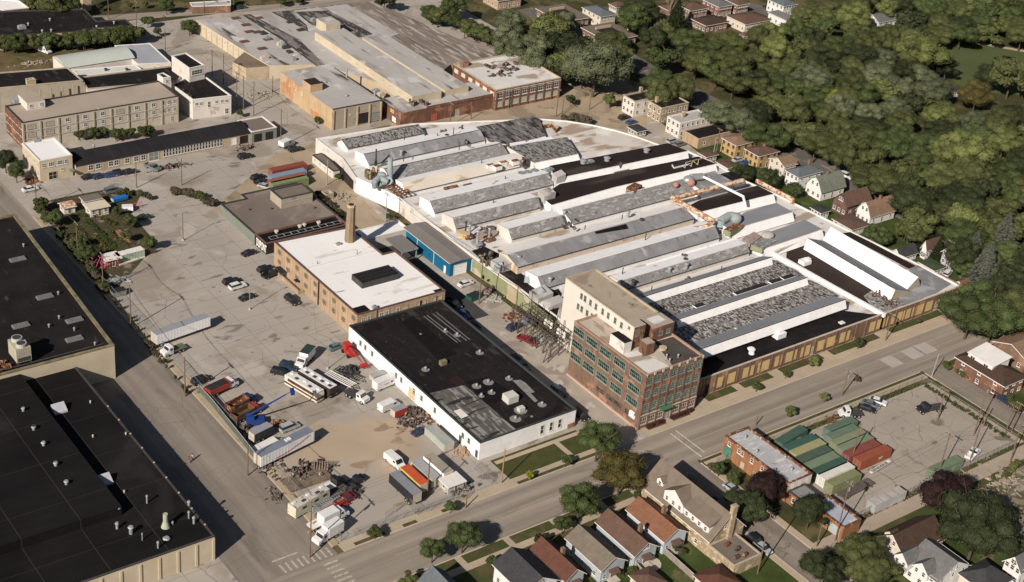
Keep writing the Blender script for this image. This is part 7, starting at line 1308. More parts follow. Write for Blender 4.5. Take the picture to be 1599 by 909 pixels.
junk('B0', 20, 560, 8, 5, 60, 'heaps of pale rubble beside the tan front block', mat('pale_rubble', (.33, .28, .23), .3, 1.), .9, seed=17); junk('A0', 200, 368, 12, 3, 60, 'line of concrete rubble in the weedy lot', MATS['pale_rubble'], .8, seed=18); junk('A0', 620, 265, 16, 3, 50, 'dark rubble strip by the hedge of the weedy lot', seed=19, hmax=.8)
junk('A1', 180, 230, 4, 5, 60, 'stack of pallets and boards beside the cream office', rust, 1.2, seed=20); junk('A1', 1000, 150, 10, 2.5, 70, 'row of tyres and boards in front of the glazed shed doors', seed=21, hmax=1.); junk('B1', 500, 330, 8, 5, 60, 'boards and debris in the weeds behind the taupe roof', MATS['pale_rubble'], .8, seed=22); junk('D3', 480, 180, 1, 1, 1, 'x') if 0 else None
junk('D2', 450, 812, 3, 2.5, 30, 'rusty beams beside the white semi tractor', rust, .9, seed=23); junk('h', 960, 640, 1, 1, 1, 'x') if 0 else None; junk('D3', 1450, 300, 12, 8, 110, 'spread of rubble, boards and weeds on the vacant lot', MATS['pale_rubble'], .8, seed=24)
junk('A1', 1455, 40, 5, 3, 40, 'graffiti-coloured clutter in the gatehouse yard', junkm, 1.4, seed=25); junk('n', 800, 640, 4, 5, 50, 'tarped tanks and scrap under the gantry', steel, 1.2, seed=26); junk('A1', 700, 820, 5, 3, 40, 'boat trailer and parts below the pink frame', steel, 1., seed=27); junk('D1', 1080, 790, 4, 1.5, 20, 'tyres and bins at the factory corner', seed=28, hmax=1.)
def dumpster(tt, a, b, hd, c, label):
 x, y = G(tt, a, b, .8); t = thing('dumpster', label, 'dumpster', (0, 0, 0)); m1 = mat('dumpster_paint_'+label.split()[0], c, .15, .8, .6)
 part('bin', MB().xz([(-1.6, .1), (-1.9, 1.5), (1.9, 1.5), (1.6, .1)], -1.1, 1.1), m1, t); part('lid', MB().box(0, 0, 1.5, 3.7, 2.2, .08), tarp, t); part('rim', MB().box(0, -1.12, 1.35, 3.8, .06, .12).box(0, 1.12, 1.35, 3.8, .06, .12), m1, t)
 t.location = (x, y, .02); t.rotation_euler = (0, 0, R(hd))
dumpster('B2', 1285, 88, 10, (.02, .10, .08), 'green dumpster by the lane pole near the blue warehouse'); dumpster('A2', 700, 62, 0, (.22, .22, .2), 'grey open trailer box beside the leaning fence'); dumpster('B1', 152, 775, 80, (.08, .08, .08), 'dark dumpster at the steps of the brick block')
def boom(tt, a, b, tt2, a2, b2, z2, c, label, basel=4., mid=None):
 x, y = G(tt, a, b, 1.2); x2, y2 = G(tt2, a2, b2, z2); m1 = mat('lift_paint_'+label.split()[0], c, .1, 1., .4)
 t = thing('boom_lift', label, 'boom lift', (x, y, 0)); ang = math.atan2(y2-y, x2-x); ca, sa = math.cos(ang), math.sin(ang)
 part('base', MB().box(x, y, .5, basel, 2., 1.2, ang).box(x-ca*1.2, y-sa*1.2, 1.7, 1.8, 1.8, 1., ang), m1, t)
 for s in (-1, 1):
  for q in (-1, 1): wx, wy = x+ca*q*1.4-sa*s*1.1, y+sa*q*1.4+ca*s*1.1; part('wheel', MB().cyl((wx+sa*.2, wy-ca*.2, .5), (wx-sa*.2, wy+ca*.2, .5), .5, n=12), rubber, t)
 p0 = Vector((x-ca*2, y-sa*2, 2.4)); p3 = Vector((x2, y2, z2)); pm = p0.lerp(p3, .86);
 part('lower_boom', MB().cyl(p0, p0.lerp(p3, .55), .26, .22, 4), m1, t); part('upper_boom', MB().cyl(p0.lerp(p3, .5), pm, .19, .16, 4), m1, t); part('jib', MB().cyl(pm, p3, .1, .09, 6), m1, t)
 bk = MB().box(p3.x, p3.y, p3.z-.6, 1.9, .9, .1, ang+1.57)
 for s in (-1, 1):
  for q in (-1, 1): bk.cyl((p3.x-sa*s*.9+ca*q*.4, p3.y+ca*s*.9+sa*q*.4, p3.z-.6), (p3.x-sa*s*.9+ca*q*.4, p3.y+ca*s*.9+sa*q*.4, p3.z+.5), .04, n=4)
 bk.box(p3.x, p3.y, p3.z+.4, 1.9, .06, .1, ang+1.57).box(p3.x, p3.y, p3.z-.1, 1.9, .9, .3, ang+1.57); part('basket', bk, m1, t)
boom('i', 560, 490, 'i', 890, 230, 8.6, (.02, .05, .20), 'blue telescopic boom lift reaching over the motorhomes')
boom('w', 600, 40, 'w', 730, 170, 1.3, (.42, .04, .04), 'red boom lift folded down beside the white wall', 3.6)
# community garden
x0g, y0g, x1g, y1g = 131.9, G('A1', 700, 790)[1], G('A1', 770, 430)[0], G('A1', 240, 372)[1]
sheet('garden_plot', [P(62, 316), P(165, 470), P(215, 415), P(245, 380), P(205, 335), P(222, 300), P(165, 296), P(100, 308)], .03, mat('garden_soil', (.085, .065, .045), .3, .5, 1., patch=[((.045, .055, .02), .5, .52, (1, 1)), ((.20, .16, .12), .3, .62, (1, 1))]))
gp = mat('vegetable_leaves', (.045, .07, .02), .5, 1.5, .9, rnd=.3); gp2 = mat('dry_vegetable_leaves', (.10, .10, .035), .5, 1.5, .9, rnd=.3)
random.seed(21)
rows = [((505, 470), (600, 560)), ((440, 500), (520, 590)), ((500, 580), (590, 665)), ((545, 560), (650, 655)), ((590, 540), (680, 640)), ((640, 530), (735, 615)), ((440, 440), (560, 450)), ((600, 460), (690, 500))]
for i, (a, b) in enumerate(rows):
 p, q = Vector(G('A1', *a)), Vector(G('A1', *b)); mb = MB(); n = int((q-p).length/.5)
 for k in range(n*3): c = p.lerp(q, random.random()); leaf_blob(mb, (c.x+random.uniform(-.6, .6), c.y+random.uniform(-.3, .3), .3), .5, 14, .2, core=False)
 bx_ = solo('garden_bed', mb, [gp, gp2][i % 2], ['bushy green vegetable row nearest the hedge trees', 'low green vegetable row by the pole', 'dry green vegetable row above the white-roofed hut', 'leafy vegetable row in the middle of the plot', 'sparse vegetable row left of the orange path', 'tall vegetable row beside the orange path', 'dark vegetable bed under the cream sheds', 'small vegetable bed behind the hedge'][i], 'vegetable bed', (p.x, p.y, 0), 'vegetable rows in the garden plot')
sheet('mulch_path', [G('A1', a, b) for a, b in ((680, 530), (710, 525), (775, 600), (735, 615))], .04, mat('orange_wood_chips', (.34, .19, .10), .2, 1.))
x, y = G('o', 440, 240, 2.6); house('shed', 'cream garden shed with pale roof, nearer of the two', x-2.8, y-1.8, x+2.6, y+1.8, 2.5, .3, 'flat', siding_c, mat('cream_roof_sheet', (.55, .50, .38), .06), storeys=1, cat='shed', nx=3, ny=1)
x, y = G('o', 400, 195, 2.4); house('shed', 'cream garden shed with brown open top, farther of the two', x-2.4, y-.8, x+2.4, y+2.2, 2.4, .2, 'flat', siding_c, r_taupe, storeys=1, cat='shed', nx=2, ny=1)
x, y = G('o', 215, 230, 2.4); house('shed', 'small white weathered hut at the garden street end', x-1.6, y-1.6, x+1.6, y+1.6, 2.3, .5, 'gx', w_white2, rustpale, storeys=1, cat='shed', nx=1, ny=1)
trailer('o', 680, 585, 3, 'pale green container with white roof at the yard side of the garden', 7.8, 2.1, 2.4, mat('pale_green_sheet', (.35, .42, .33), .1), coping_w, .3, 'container'); x, y = G('o', 545, 620, 2.4); house('shed', 'rust-red hut with white roof at the garden corner', x-2., y-1.8, x+1.8, y+1.6, 2.2, .2, 'flat', rust, coping_w, storeys=1, cat='shed', nx=1, ny=1)
trailer('o', 605, 180, 5, 'bright blue tarpaulined trailer behind the garden', 4.6, .9, 1.8, mat('bright_blue_tarp', (.02, .14, .42), .1), mat('bright_blue_tarp', ()) if 0 else MATS['bright_blue_tarp'], .4, 'trailer'); trailer('o', 665, 245, -20, 'small white box trailer beside the pink gate', 3., 1.3, 1.9, w_tr, coping_w, .4, nax=1)
x, y = G('o', 490, 700, 0); mb = MB(); random.seed(8); pts = [(x+a, y+b, z) for a in (-3, -1, 1, 3) for b in (-2, 0, 2) for z in (0, 1.6, 3)]
for k in range(46):
 p = random.choice(pts); q = random.choice(pts)
 if 1 < (Vector(p)-Vector(q)).length < 3.4: mb.cyl(p, q, .09, n=5)
solo('climbing_frame', mb, mat('pink_paint', (.48, .09, .16), .1), 'pink steel frame structure at the garden corner by the street', 'steel frame', (x, y, 0))
x, y = G('o', 735, 265, 0); mb = MB()
for k in range(5): mb.cyl((x-1.6+k*.8, y, 0), (x-1.6+k*.8, y, 1.8), .06, n=5)
mb.cyl((x-1.6, y, 1.7), (x+1.6, y, 1.7), .07, n=5).cyl((x-1.6, y, .3), (x+1.6, y, 1.7), .06, n=5); solo('gate', mb, MATS['pink_paint'], 'small pink gate beside the white box trailer', 'gate', (x, y, 0))
x, y = G('o', 825, 610, 0); mb = MB()
for k in range(7): mb.box(x-2+k*.65, y, 0, .5, .12, 1.6)
solo('pallet_fence', mb, mat('dark_pallet_wood', (.09, .065, .05), .2, 1.), 'dark pallet fence right of the pale green container', 'fence', (x, y, 0))
x, y = G('o', 690, 650, .2); solo('stone_bags', MB().box(x, y, 0, 8., 1.8, .35, .15), w_white2, 'long pale heap of bagged material in front of the pale green container', 'bags', (x, y, 0))
for (a, b, lab) in (((1020, 300)), ) if 0 else (): pass
q = rect(*rect3('B1', (325, 85), (468, 180), (510, 165), 2.6));
t, c = bld('hut', 'long narrow cream hut with dark roof behind the coloured containers', q, 2.6, w_white2, r_taupe, coping_d, .1); wins(t, q[3], q[0], 4, (1.5,), .8, .8, cen=c)
q = rect(*rect3('q', (120, 330), (190, 375), (215, 330), 2.)); t, c = bld('hut', 'small roofless block hut in the sandy strip', q, 1.8, w_tan, w_dark, None, .8)
# people on the left street
def person(x, y, hd, top, legs, label, hairc=(.03, .02, .015)):
 ct = {0: (0, 0, .98, .13, .10)}
 vs = [(0, 0, .98), (0, 0, 1.18), (0, 0, 1.42), (0, 0, 1.52), (0, .01, 1.66), (0, 0, 1.76), (.10, 0, .92), (.12, .12, .50), (.12, .02, .08), (.12, .16, .03), (-.10, 0, .92), (-.12, -.10, .50), (-.12, -.26, .12), (-.12, -.14, .04), (.20, 0, 1.42), (.25, -.04, 1.14), (.26, .08, .90), (-.20, 0, 1.42), (-.25, .04, 1.14), (-.26, .14, .92)]
 ed = [(0, 1), (1, 2), (2, 3), (3, 4), (4, 5), (0, 6), (6, 7), (7, 8), (8, 9), (0, 10), (10, 11), (11, 12), (12, 13), (2, 14), (14, 15), (15, 16), (2, 17), (17, 18), (18, 19)]
 rr = [.14, .13, .15, .06, .105, .07, .10, .065, .045, .04, .10, .065, .045, .04, .06, .045, .032, .06, .045, .032]
 me = bpy.data.meshes.new('person'); me.from_pydata(vs, ed, []); o = bpy.data.objects.new('person', me); COL.objects.link(o)
 md = o.modifiers.new('skin', 'SKIN'); sv = me.skin_vertices[0].data
 for i, r_ in enumerate(rr): sv[i].radius = (r_, r_*(.72 if i in (1, 2) else 1)); sv[i].use_root = i == 0
 o.modifiers.new('sub', 'SUBSURF').levels = 1; o.modifiers['sub'].render_levels = 2
 me.materials.append(mat(label.split()[0]+'_cloth_skin', (.30, .18, .13), .1)); o.location = (x, y, .03); o.rotation_euler = (0, 0, R(hd)); tag(o, label, 'person')
 sh = MB().cyl((0, 0, .95), (0, 0, 1.48), .20, .19, 10).cyl((.2, 0, 1.44), (.26, -.04, 1.16), .075, .06, 8).cyl((-.2, 0, 1.44), (-.26, .04, 1.16), .075, .06, 8); c = part('shirt', sh, mat(top[0], top[1], .05), None); c.parent = o
 tr = MB().cyl((0, 0, .85), (0, 0, 1.), .17, .18, 10).cyl((.1, 0, .92), (.12, .12, .5), .11, .085, 8).cyl((.12, .12, .5), (.12, .02, .12), .085, .065, 8).cyl((-.1, 0, .92), (-.12, -.1, .5), .11, .085, 8).cyl((-.12, -.1, .5), (-.12, -.26, .14), .085, .065, 8); c = part('trousers', tr, mat(legs[0], legs[1], .05), None); c.parent = o
 c = part('hair', MB().ball((0, -.015, 1.74), .115, 2), mat('dark_hair', hairc, .1), None); c.parent = o
 return o
x, y = G('A3', 1138, 190, 0); person(x, y, 30, ('white_shirt', (.62, .62, .62)), ('dark_trousers', (.04, .05, .09)), 'walking person in white shirt and dark trousers on the left street')
x, y = G('A3', 1118, 205, 0); person(x, y, 30, ('red_shirt', (.34, .08, .07)), ('grey_trousers', (.2, .2, .2)), 'person in reddish shirt and grey trousers walking just left of the one in white')
# trees
LEAF = {'olive': leafm('olive', (.076, .086, .030)), 'mid': leafm('mid_green', (.058, .078, .026)), 'dark': leafm('dark_green', (.030, .039, .015)), 'light': leafm('yellow_green', (.112, .128, .042)), 'sage': leafm('sage_green', (.098, .114, .062)), 'maroon': leafm('maroon', (.022, .010, .010)), 'autumn': leafm('autumn', (.088, .075, .022)), 'lime': leafm('lime_green', (.20, .20, .02)), 'spruce': leafm('blue_spruce', (.125, .138, .11)), 'bush': leafm('bush_green', (.055, .07, .02)), 'brush': leafm('brown_brush', (.10, .078, .052)), 'redb': leafm('red_shrub', (.06, .02, .015))}
def crown_mesh(seed, dens=1., nb=26, ls=.029):
 random.seed(seed); mb = MB()
 for k in range(nb):
  th = random.random()*6.283; ph = math.acos(random.uniform(-.55, 1)); rr = random.uniform(.42, .74)
  c = (math.cos(th)*math.sin(ph)*rr, math.sin(th)*math.sin(ph)*rr, math.cos(ph)*rr*.72); r_ = random.uniform(.22, .36)
  leaf_blob(mb, c, r_, int(360*dens), ls, (1, 1, .78))
 mb.ball((0, 0, -.05), .42, 1, 0, .1, (1, 1, .7)); return mb
def mk(name, mb, mats):
 me = mesh_of(name, mb, mats); return me
CM = [crown_mesh(100+i, 1., 22+3*i) for i in range(6)]
CMS = [crown_mesh(200+i, .7, 9+2*i, .085) for i in range(4)]
random.seed(50)
def conifer_mesh(seed):
 random.seed(seed); mb = MB()
 for k in range(5200):
  z = random.random()**1.25; r_ = (1-z)*.5*random.uniform(.55, 1.08)+.02; a = random.random()*6.283; r_ *= (1+.22*math.sin(a*5+z*9))*(.8+.3*abs(math.sin(z*26+a)))
  p = Vector((math.cos(a)*r_, math.sin(a)*r_, z)); o_ = Vector((math.cos(a+random.uniform(-.8, .8)), math.sin(a+random.uniform(-.8, .8)), random.uniform(-.3, .25))).normalized(); s_ = Vector((-math.sin(a), math.cos(a), random.uniform(-.3, .3))); L_ = random.uniform(.045, .085)*(1.2-z*.6)
  mb.poly([p-o_*L_*.4, p+s_*L_*.33, p+o_*L_, p-s_*L_*.33])
 mb.cyl((0, 0, .04), (0, 0, .8), .12, .01, 9); return mb
CON = [conifer_mesh(300+i) for i in range(2)]
def trunk_mesh(seed, big=True):
 random.seed(seed); mb = MB(); mb.cyl((0, 0, -.1), (0, 0, .42), .024, .017, 8); tips = []
 for k in range(5 if big else 3):
  a = k*6.283/5+random.uniform(-.4, .4); e = Vector((math.cos(a)*.24, math.sin(a)*.24, random.uniform(.55, .72))); mb.cyl((0, 0, .34), e, .012, .006, 6)
  for j in range(2): mb.cyl(e, e+Vector((random.uniform(-.16, .16), random.uniform(-.16, .16), .16)), .009, .004, 5)
 return mb
TM = [trunk_mesh(400+i) for i in range(3)]
MC = {}
def meshc(kind, mbl, i, m_):
 k = (kind, i, m_.name)
 if k not in MC: MC[k] = mesh_of(kind, mbl[i], m_)
 return MC[k]
def tree(x, y, h, dia, col, label, name='tree', group=None, small=False, cat='tree', low=False):
 t = bpy.data.objects.new(name, None); COL.objects.link(t); t.location = (x, y, 0); t.rotation_euler = (0, 0, random.random()*6.283); tag(t, label, cat, group)
 c = bpy.data.objects.new('crown', meshc('crown', CMS if small else CM, random.randrange(4 if small else 6), LEAF[col])); COL.objects.link(c); c.parent = t
 ch = h*(.98 if low else .86); c.location = (0, 0, h-ch*.5); c.scale = (dia/2*random.uniform(.96, 1.2), dia/2*random.uniform(.96, 1.2), ch/2*random.uniform(1.15, 1.35))
 k = bpy.data.objects.new('trunk', meshc('trunk', TM, random.randrange(3), bark)); COL.objects.link(k); k.parent = t; k.scale = (h, h, h)
 return t
def conifer(x, y, h, dia, label, col='spruce', group=None):
 t = bpy.data.objects.new('spruce_tree', None); COL.objects.link(t); t.location = (x, y, 0); t.rotation_euler = (0, 0, random.random()*6); tag(t, label, 'tree', group)
 c = bpy.data.objects.new('crown', meshc('conifer', CON, random.randrange(2), LEAF[col])); COL.objects.link(c); c.parent = t; c.scale = (dia, dia, h)
 k = bpy.data.objects.new('trunk', meshc('trunk', TM, 0, bark)); COL.objects.link(k); k.parent = t; k.scale = (h*.7, h*.7, h*.7)
def tp(tt, a, b, dpx, col, label, hf=.9, **k):      # crown centre and width in picture points
 X, Y = T(tt, a, b); x, y = P(X, Y, 5); dia = dpx*1.14/pxm(x, y); h = k.pop('h', None) or max(2.2, dia*hf+.8); x, y = P(X, Y, h*.55); return tree(x, y, h, dia, col, label, small=dia < 5.5, **k)
for a in (('C3', 510, 70, 66, 'mid', 'big bushy green tree on the lawn corner by the lane mouth'), ('C3', 645, 255, 76, 'autumn', 'broad olive and rust tinted tree beside the stone house'), ('C3', 400, 435, 66, 'mid', 'large green street tree in front of the brown bungalow'), ('B3', 1225, 640, 52, 'mid', 'tall green street tree casting a long shadow on the road'), ('B3', 1045, 715, 42, 'mid', 'round green street tree left of the tall one'), ('B3', 705, 612, 21, 'bush', 'small street tree on the verge below the yard fence'), ('B3', 1150, 462, 18, 'mid', 'small bushy street tree by the yard gate'),
 ('C3', 318, 188, 20, 'mid', 'small dark street tree on the lawn strip'), ('C3', 100, 272, 13, 'lime', 'tiny bright lime street tree on the verge'), ('C3', 300, 565, 30, 'mid', 'small tree beside the grey-tan bungalow'), ('C3', 165, 655, 20, 'dark', 'low shrub tree by the sidewalk at the bottom'), ('B3', 905, 890, 26, 'olive', 'shrub tree at the bottom edge by the blue-grey house'), ('B3', 1390, 785, 18, 'bush', 'small shrub on the front walk'), ('C3', 795, 385, 14, 'mid', 'clipped dark shrub at the stone house front corner'), ('C3', 740, 395, 14, 'mid', 'second clipped shrub at the stone house front corner'),
 ('C3', 1420, 470, 60, 'dark', 'very dark tree over the side street south of the shop'), ('C3', 1500, 355, 56, 'maroon', 'maroon-leaved tree in front of the brick shop'), ('C3', 1330, 415, 34, 'dark', 'dark green tree leaning over the side street'), ('C3', 1225, 240, 22, 'mid', 'round shrub by the shop corner'), ('C3', 1310, 295, 22, 'mid', 'second round shrub in front of the shop'), ('C3', 1175, 225, 12, 'brush', 'brown shrub at the street corner'),
 ('D3', 60, 330, 52, 'maroon', 'maroon tree beside the shop end wall'), ('D3', 325, 490, 56, 'dark', 'dark green tree over the brick shed wall'), ('D3', 400, 835, 66, 'dark', 'dark round tree at the alley mouth in the bottom right'), ('D3', 640, 740, 70, 'olive', 'olive green tree left of the cream house'), ('D3', 710, 860, 66, 'olive', 'second olive tree in front of the white dormered house'), ('D3', 590, 850, 50, 'olive', 'third olive tree low in the frame'), ('D3', 1150, 395, 80, 'maroon', 'large dark maroon tree behind the grey roof'), ('D3', 1320, 570, 118, 'dark', 'huge dark green tree behind the charcoal hip roof'), ('D3', 10, 500, 30, 'dark', 'dark crown at the side street kerb'), ('D3', 1555, 690, 30, 'dark', 'dark tree beside the white house at right'),
 ('D2', 345, 468, 17, 'light', 'small round street tree by the boarded wall, larger of its row'), ('D2', 612, 362, 17, 'mid', 'small street tree in front of the brick wall gap'), ('D2', 180, 545, 13, 'mid', 'small street tree with brown foot on the factory verge'), ('D2', 12, 620, 13, 'mid', 'small street tree near the tower end of the factory'), ('D2', 963, 230, 9, 'mid', 'tiny sapling on the factory verge'), ('C2', 1445, 620, 14, 'mid', 'small street tree on the verge by the tower'), ('D2', 410, 680, 15, 'light', 'small street tree on the lot verge, middle one'), ('D2', 203, 762, 17, 'light', 'small street tree on the lot verge nearest the shop'), ('D2', 603, 575, 9, 'brush', 'thin bare street tree on the lot verge'),
 ('D2', 1280, 180, 78, 'mid', 'large leafy tree overhanging the street end, left crown'), ('D2', 1420, 200, 80, 'mid', 'large leafy tree overhanging the street end, middle crown'), ('D2', 1330, 110, 66, 'mid', 'leafy tree behind the overhanging pair'), ('D2', 1530, 170, 70, 'olive', 'large tree at the right frame edge by the street end'), ('D2', 1480, 90, 60, 'dark', 'dark tree above the street end group'), ('D2', 1580, 60, 60, 'dark', 'dark tree touching the right frame edge'),
 ('A1', 885, 600, 25, 'mid', 'round tree beside the pallet fence in the yard'), ('A1', 515, 665, 30, 'mid', 'bushy tree at the garden corner'), ('A1', 480, 590, 20, 'olive', 'leafy shrub tree by the garden pole'), ('A1', 745, 560, 17, 'olive', 'tall shrub by the orange path'), ('A1', 330, 450, 24, 'mid', 'green bush inside the garden street fence'), ('A1', 430, 590, 20, 'olive', 'straggly bush along the garden fence'), ('A1', 760, 470, 24, 'olive', 'shrub mass at the yard side of the garden'), ('A1', 690, 415, 16, 'mid', 'shrub above the garden beds'), ('A1', 250, 365, 22, 'bush', 'hedge clump at the garden street corner'),
 ('A1', 30, 110, 36, 'dark', 'dark tree beside the brick end of the tan block'), ('A1', 95, 180, 30, 'bush', 'bushy tree by the scrap at the cream office'), ('A0', 985, 30, 24, 'mid', 'round street tree on the north road'), ('A0', 1120, 155, 24, 'mid', 'tree at the corner of the long factory'), ('A0', 875, 125, 17, 'mid', 'bush on the north grass strip'), ('A0', 930, 185, 14, 'mid', 'small bush on the grass strip by the drive'), ('A0', 590, 40, 12, 'dark', 'small tree on the north road verge, left'), ('A0', 770, 32, 9, 'mid', 'sapling on the north verge, middle'), ('A0', 860, 25, 10, 'mid', 'sapling on the north verge, right'), ('A0', 325, 35, 40, 'olive', 'tree group crown behind the white building, left'), ('A0', 215, 25, 30, 'olive', 'tree behind the white building'), ('A0', 420, 30, 34, 'mid', 'tree beside the pale stack'), ('A0', 1380, 0, 14, 'mid', 'street tree at top edge by the terrace'),
 ('B0', 365, 708, 12, 'bush', 'weed bush at the foot of the stained wall'), ('A0', 1420, 668, 12, 'bush', 'bush by the white office ramp'), ('B1', 490, 210, 12, 'bush', 'bush by the long hut'), ('z4', 0, 0, 0, '', '') , ('q', 730, 560, 12, 'bush', 'bush at the foot of the white factory wall'), ('B0', 145, 0, 18, 'mid', 'street tree at the top edge on the north road'), ('B0', 258, 2, 12, 'dark', 'small dark street tree at the top edge')):
 if a[4]: tp(*a)
for i, (tt, a, b, h, dia) in enumerate((('D1', 1290, 640, 12, 6.5), ('D1', 1470, 560, 15, 8), ('D1', 1360, 740, 15.5, 8.5), ('D1', 1010, 490, 12, 7), ('D1', 1080, 640, 8, 3.6), ('C0', 1470, 740, 10, 4.6), ('s', 740, 110, 13, 8), ('z3', 1410, 160, 13, 5))):
 x, y = G(tt, a, b, h*.5); conifer(x, y, h, dia*1.25, ['blue-grey spruce beside the lavender house', 'tall blue-grey spruce, farthest of the group', 'tall blue-grey spruce nearest the factory corner', 'dark spruce behind the white garage', 'slim green column conifer by the small white house', 'narrow spruce beside the park road apartments', 'dark conifer next to the bare tree at the top', 'dark slim conifer behind the dark flat shop'][i], 'spruce' if i < 3 else 'dark')
SHR = 'maroon shrubs at the foot of the brick tower'
for k in range(16):
 u = k/15; x = 217.5+u*14.5
 if 223.2 < x < 225.2: continue
 tree(x, 207.5, 1.1, 1.2, 'redb', 'low maroon shrub in the planting strip at the foot of the brick tower', 'shrub', SHR, True, 'shrub', low=True)
def cluster(tt, pts, n, dpx, cols, label, group, hf=.75, name='tree', cat='tree', seed=1, low=False):
 random.seed(seed)
 for k in range(n):
  i = random.randrange(len(pts)-1) if len(pts) > 1 else 0; u = random.random(); a = pts[i][0]+(pts[min(i+1, len(pts)-1)][0]-pts[i][0])*u; b = pts[i][1]+(pts[min(i+1, len(pts)-1)][1]-pts[i][1])*u
  tp(tt, a+random.uniform(-12, 12), b+random.uniform(-8, 8), dpx*random.uniform(.75, 1.25), (cc_ := random.choice(cols)), {'mid': 'mid green ', 'bush': 'fresh green ', 'olive': 'olive ', 'dark': 'dark green ', 'brush': 'brown ', 'light': 'pale green ', 'redb': 'reddish '}[cc_]+label, hf, name=name, cat=cat, group=group, low=low)
cluster('A0', [(0, 250), (160, 240), (400, 240), (560, 225), (700, 205), (800, 195)], 54, 25, ['mid', 'bush', 'olive'], 'overgrown bush in the hedge below the black-roofed hall', 'bushes below the black-roofed hall', .85, 'bush', 'bush', 3)
cluster('B0', [(990, 60), (1120, 110), (1300, 180), (1400, 230), (1500, 280), (1590, 340)], 30, 28, ['mid', 'olive', 'bush'], 'hedgerow tree along the east side of the long factory', 'trees along the long factory', .8, 'tree', 'tree', 4)
cluster('A0', [(450, 790), (520, 790), (640, 780), (700, 790), (880, 770)], 22, 15, ['mid', 'bush'], 'vine clump at the foot of the tan block', 'vines on the tan block', .9, 'vine', 'vine', 5)
cluster('A1', [(235, 385), (330, 500), (440, 640), (560, 780), (620, 880)], 40, 14, ['bush', 'brush', 'mid'], 'scrubby weed bush along the garden fence', 'weeds along the garden fence', .8, 'weed_bush', 'bush', 6, True)
cluster('A1', [(1010, 290), (1080, 300), (1180, 320), (1260, 370)], 26, 12, ['bush', 'brush'], 'weedy shrub on the mound beside the yard entrance', 'weeds at the yard entrance', .7, 'weed_bush', 'bush', 7, True)
cluster('A1', [(700, 305), (800, 300), (930, 350)], 12, 9, ['brush', 'bush'], 'brown weed clump behind the garden', 'weeds behind the garden', .7, 'weed_bush', 'bush', 8, True)
cluster('B1', [(350, 310), (420, 350), (480, 420), (530, 450)], 14, 8, ['bush', 'brush', 'dark'], 'weed clump behind the taupe-roofed workshop', 'weeds behind the taupe roof', .7, 'weed_bush', 'bush', 9, True)
cluster('z2', [(950, 90), (1050, 80), (1150, 100), (1240, 110)], 9, 16, ['brush'], 'bare grey-brown brush tree beyond the curved factory edge', 'bare trees beyond the curved edge', .8, 'brush_tree', 'tree', 10)
cluster('A2', [(620, 40), (760, 200), (900, 400), (960, 470), (1090, 640)], 22, 6, ['brush', 'bush'], 'dry weed tuft along the street fence', 'weeds along the street fence', .7, 'weed_bush', 'bush', 11, True)
cluster('D2', [(1110, 480), (1200, 530), (1290, 570)], 8, 9, ['mid', 'bush'], 'clipped hedge bush beside the brick duplex walk', 'hedge beside the brick duplex', .7, 'bush', 'bush', 12, True); cluster('D2', [(1320, 590), (1440, 640), (1500, 680)], 9, 9, ['olive', 'bush'], 'hedge bush farther along the side street', 'hedge along the side street', .7, 'bush', 'bush', 13, True)
cluster('D2', [(1480, 690), (1590, 760)], 7, 14, ['olive', 'mid'], 'garden bush behind the parked dark blue SUV', 'bushes behind the dark blue SUV', .7, 'bush', 'bush', 14)
cluster('B1', [(1380, 830), (1340, 800)], 2, 7, ['redb'], 'dark weed by the green wall', 'weeds by green wall', .7, 'weed_bush', 'bush', 15)
cluster('C3', [(560, 850), (700, 870), (760, 800)], 6, 13, ['olive', 'bush'], 'garden bush behind the bungalows', 'garden bushes behind the bungalows', .7, 'bush', 'bush', 16); cluster('C3', [(960, 700), (1010, 740)], 5, 8, ['brush', 'bush'], 'flower shrub behind the pale blue bungalow', 'flower shrubs', .6, 'bush', 'bush', 17)
cluster('D3', [(1480, 260), (1560, 200), (1420, 330)], 7, 10, ['light', 'bush', 'brush'], 'weedy bush on the vacant lot', 'bushes on the vacant lot', .8, 'weed_bush', 'bush', 18)
for (pts, n, d, s) in (([(560, 330), (700, 430)], 5, 20, 20), ([(1450, 700), (1560, 620)], 0, 0, 0)):
 if n: cluster('z6', [(330, 60), (520, 60), (700, 150)], 6, 30, ['dark', 'mid'], 'dark tree behind the factory east end', 'trees behind the factory east end', .8, seed=s)
cluster('z6', [(820, 200), (860, 220)], 2, 22, ['mid'], 'bush beside the green gambrel house', 'bushes by gambrel', .8, 'bush', 'bush', 22)
cluster('D1', [(700, 560), (800, 540), (900, 520), (950, 560)], 8, 34, ['mid', 'olive'], 'leafy garden tree behind the white gambrel house', 'garden trees behind the white gambrel', .8, seed=23)
cluster('D1', [(890, 440), (1000, 420), (1200, 460), (1250, 520)], 9, 36, ['mid', 'dark', 'olive'], 'garden tree along the park road', 'garden trees along the park road', .8, seed=24); cluster('D1', [(1210, 740), (1240, 770)], 2, 30, ['mid'], 'green tree beside the moss-roofed garage', 'trees beside the moss roof', .8, seed=25)
cluster('D1', [(1480, 760), (1560, 760), (1500, 850), (1590, 830)], 7, 46, ['dark', 'mid'], 'dark tree at the right edge behind the spruces', 'trees at the right edge', .8, seed=26)
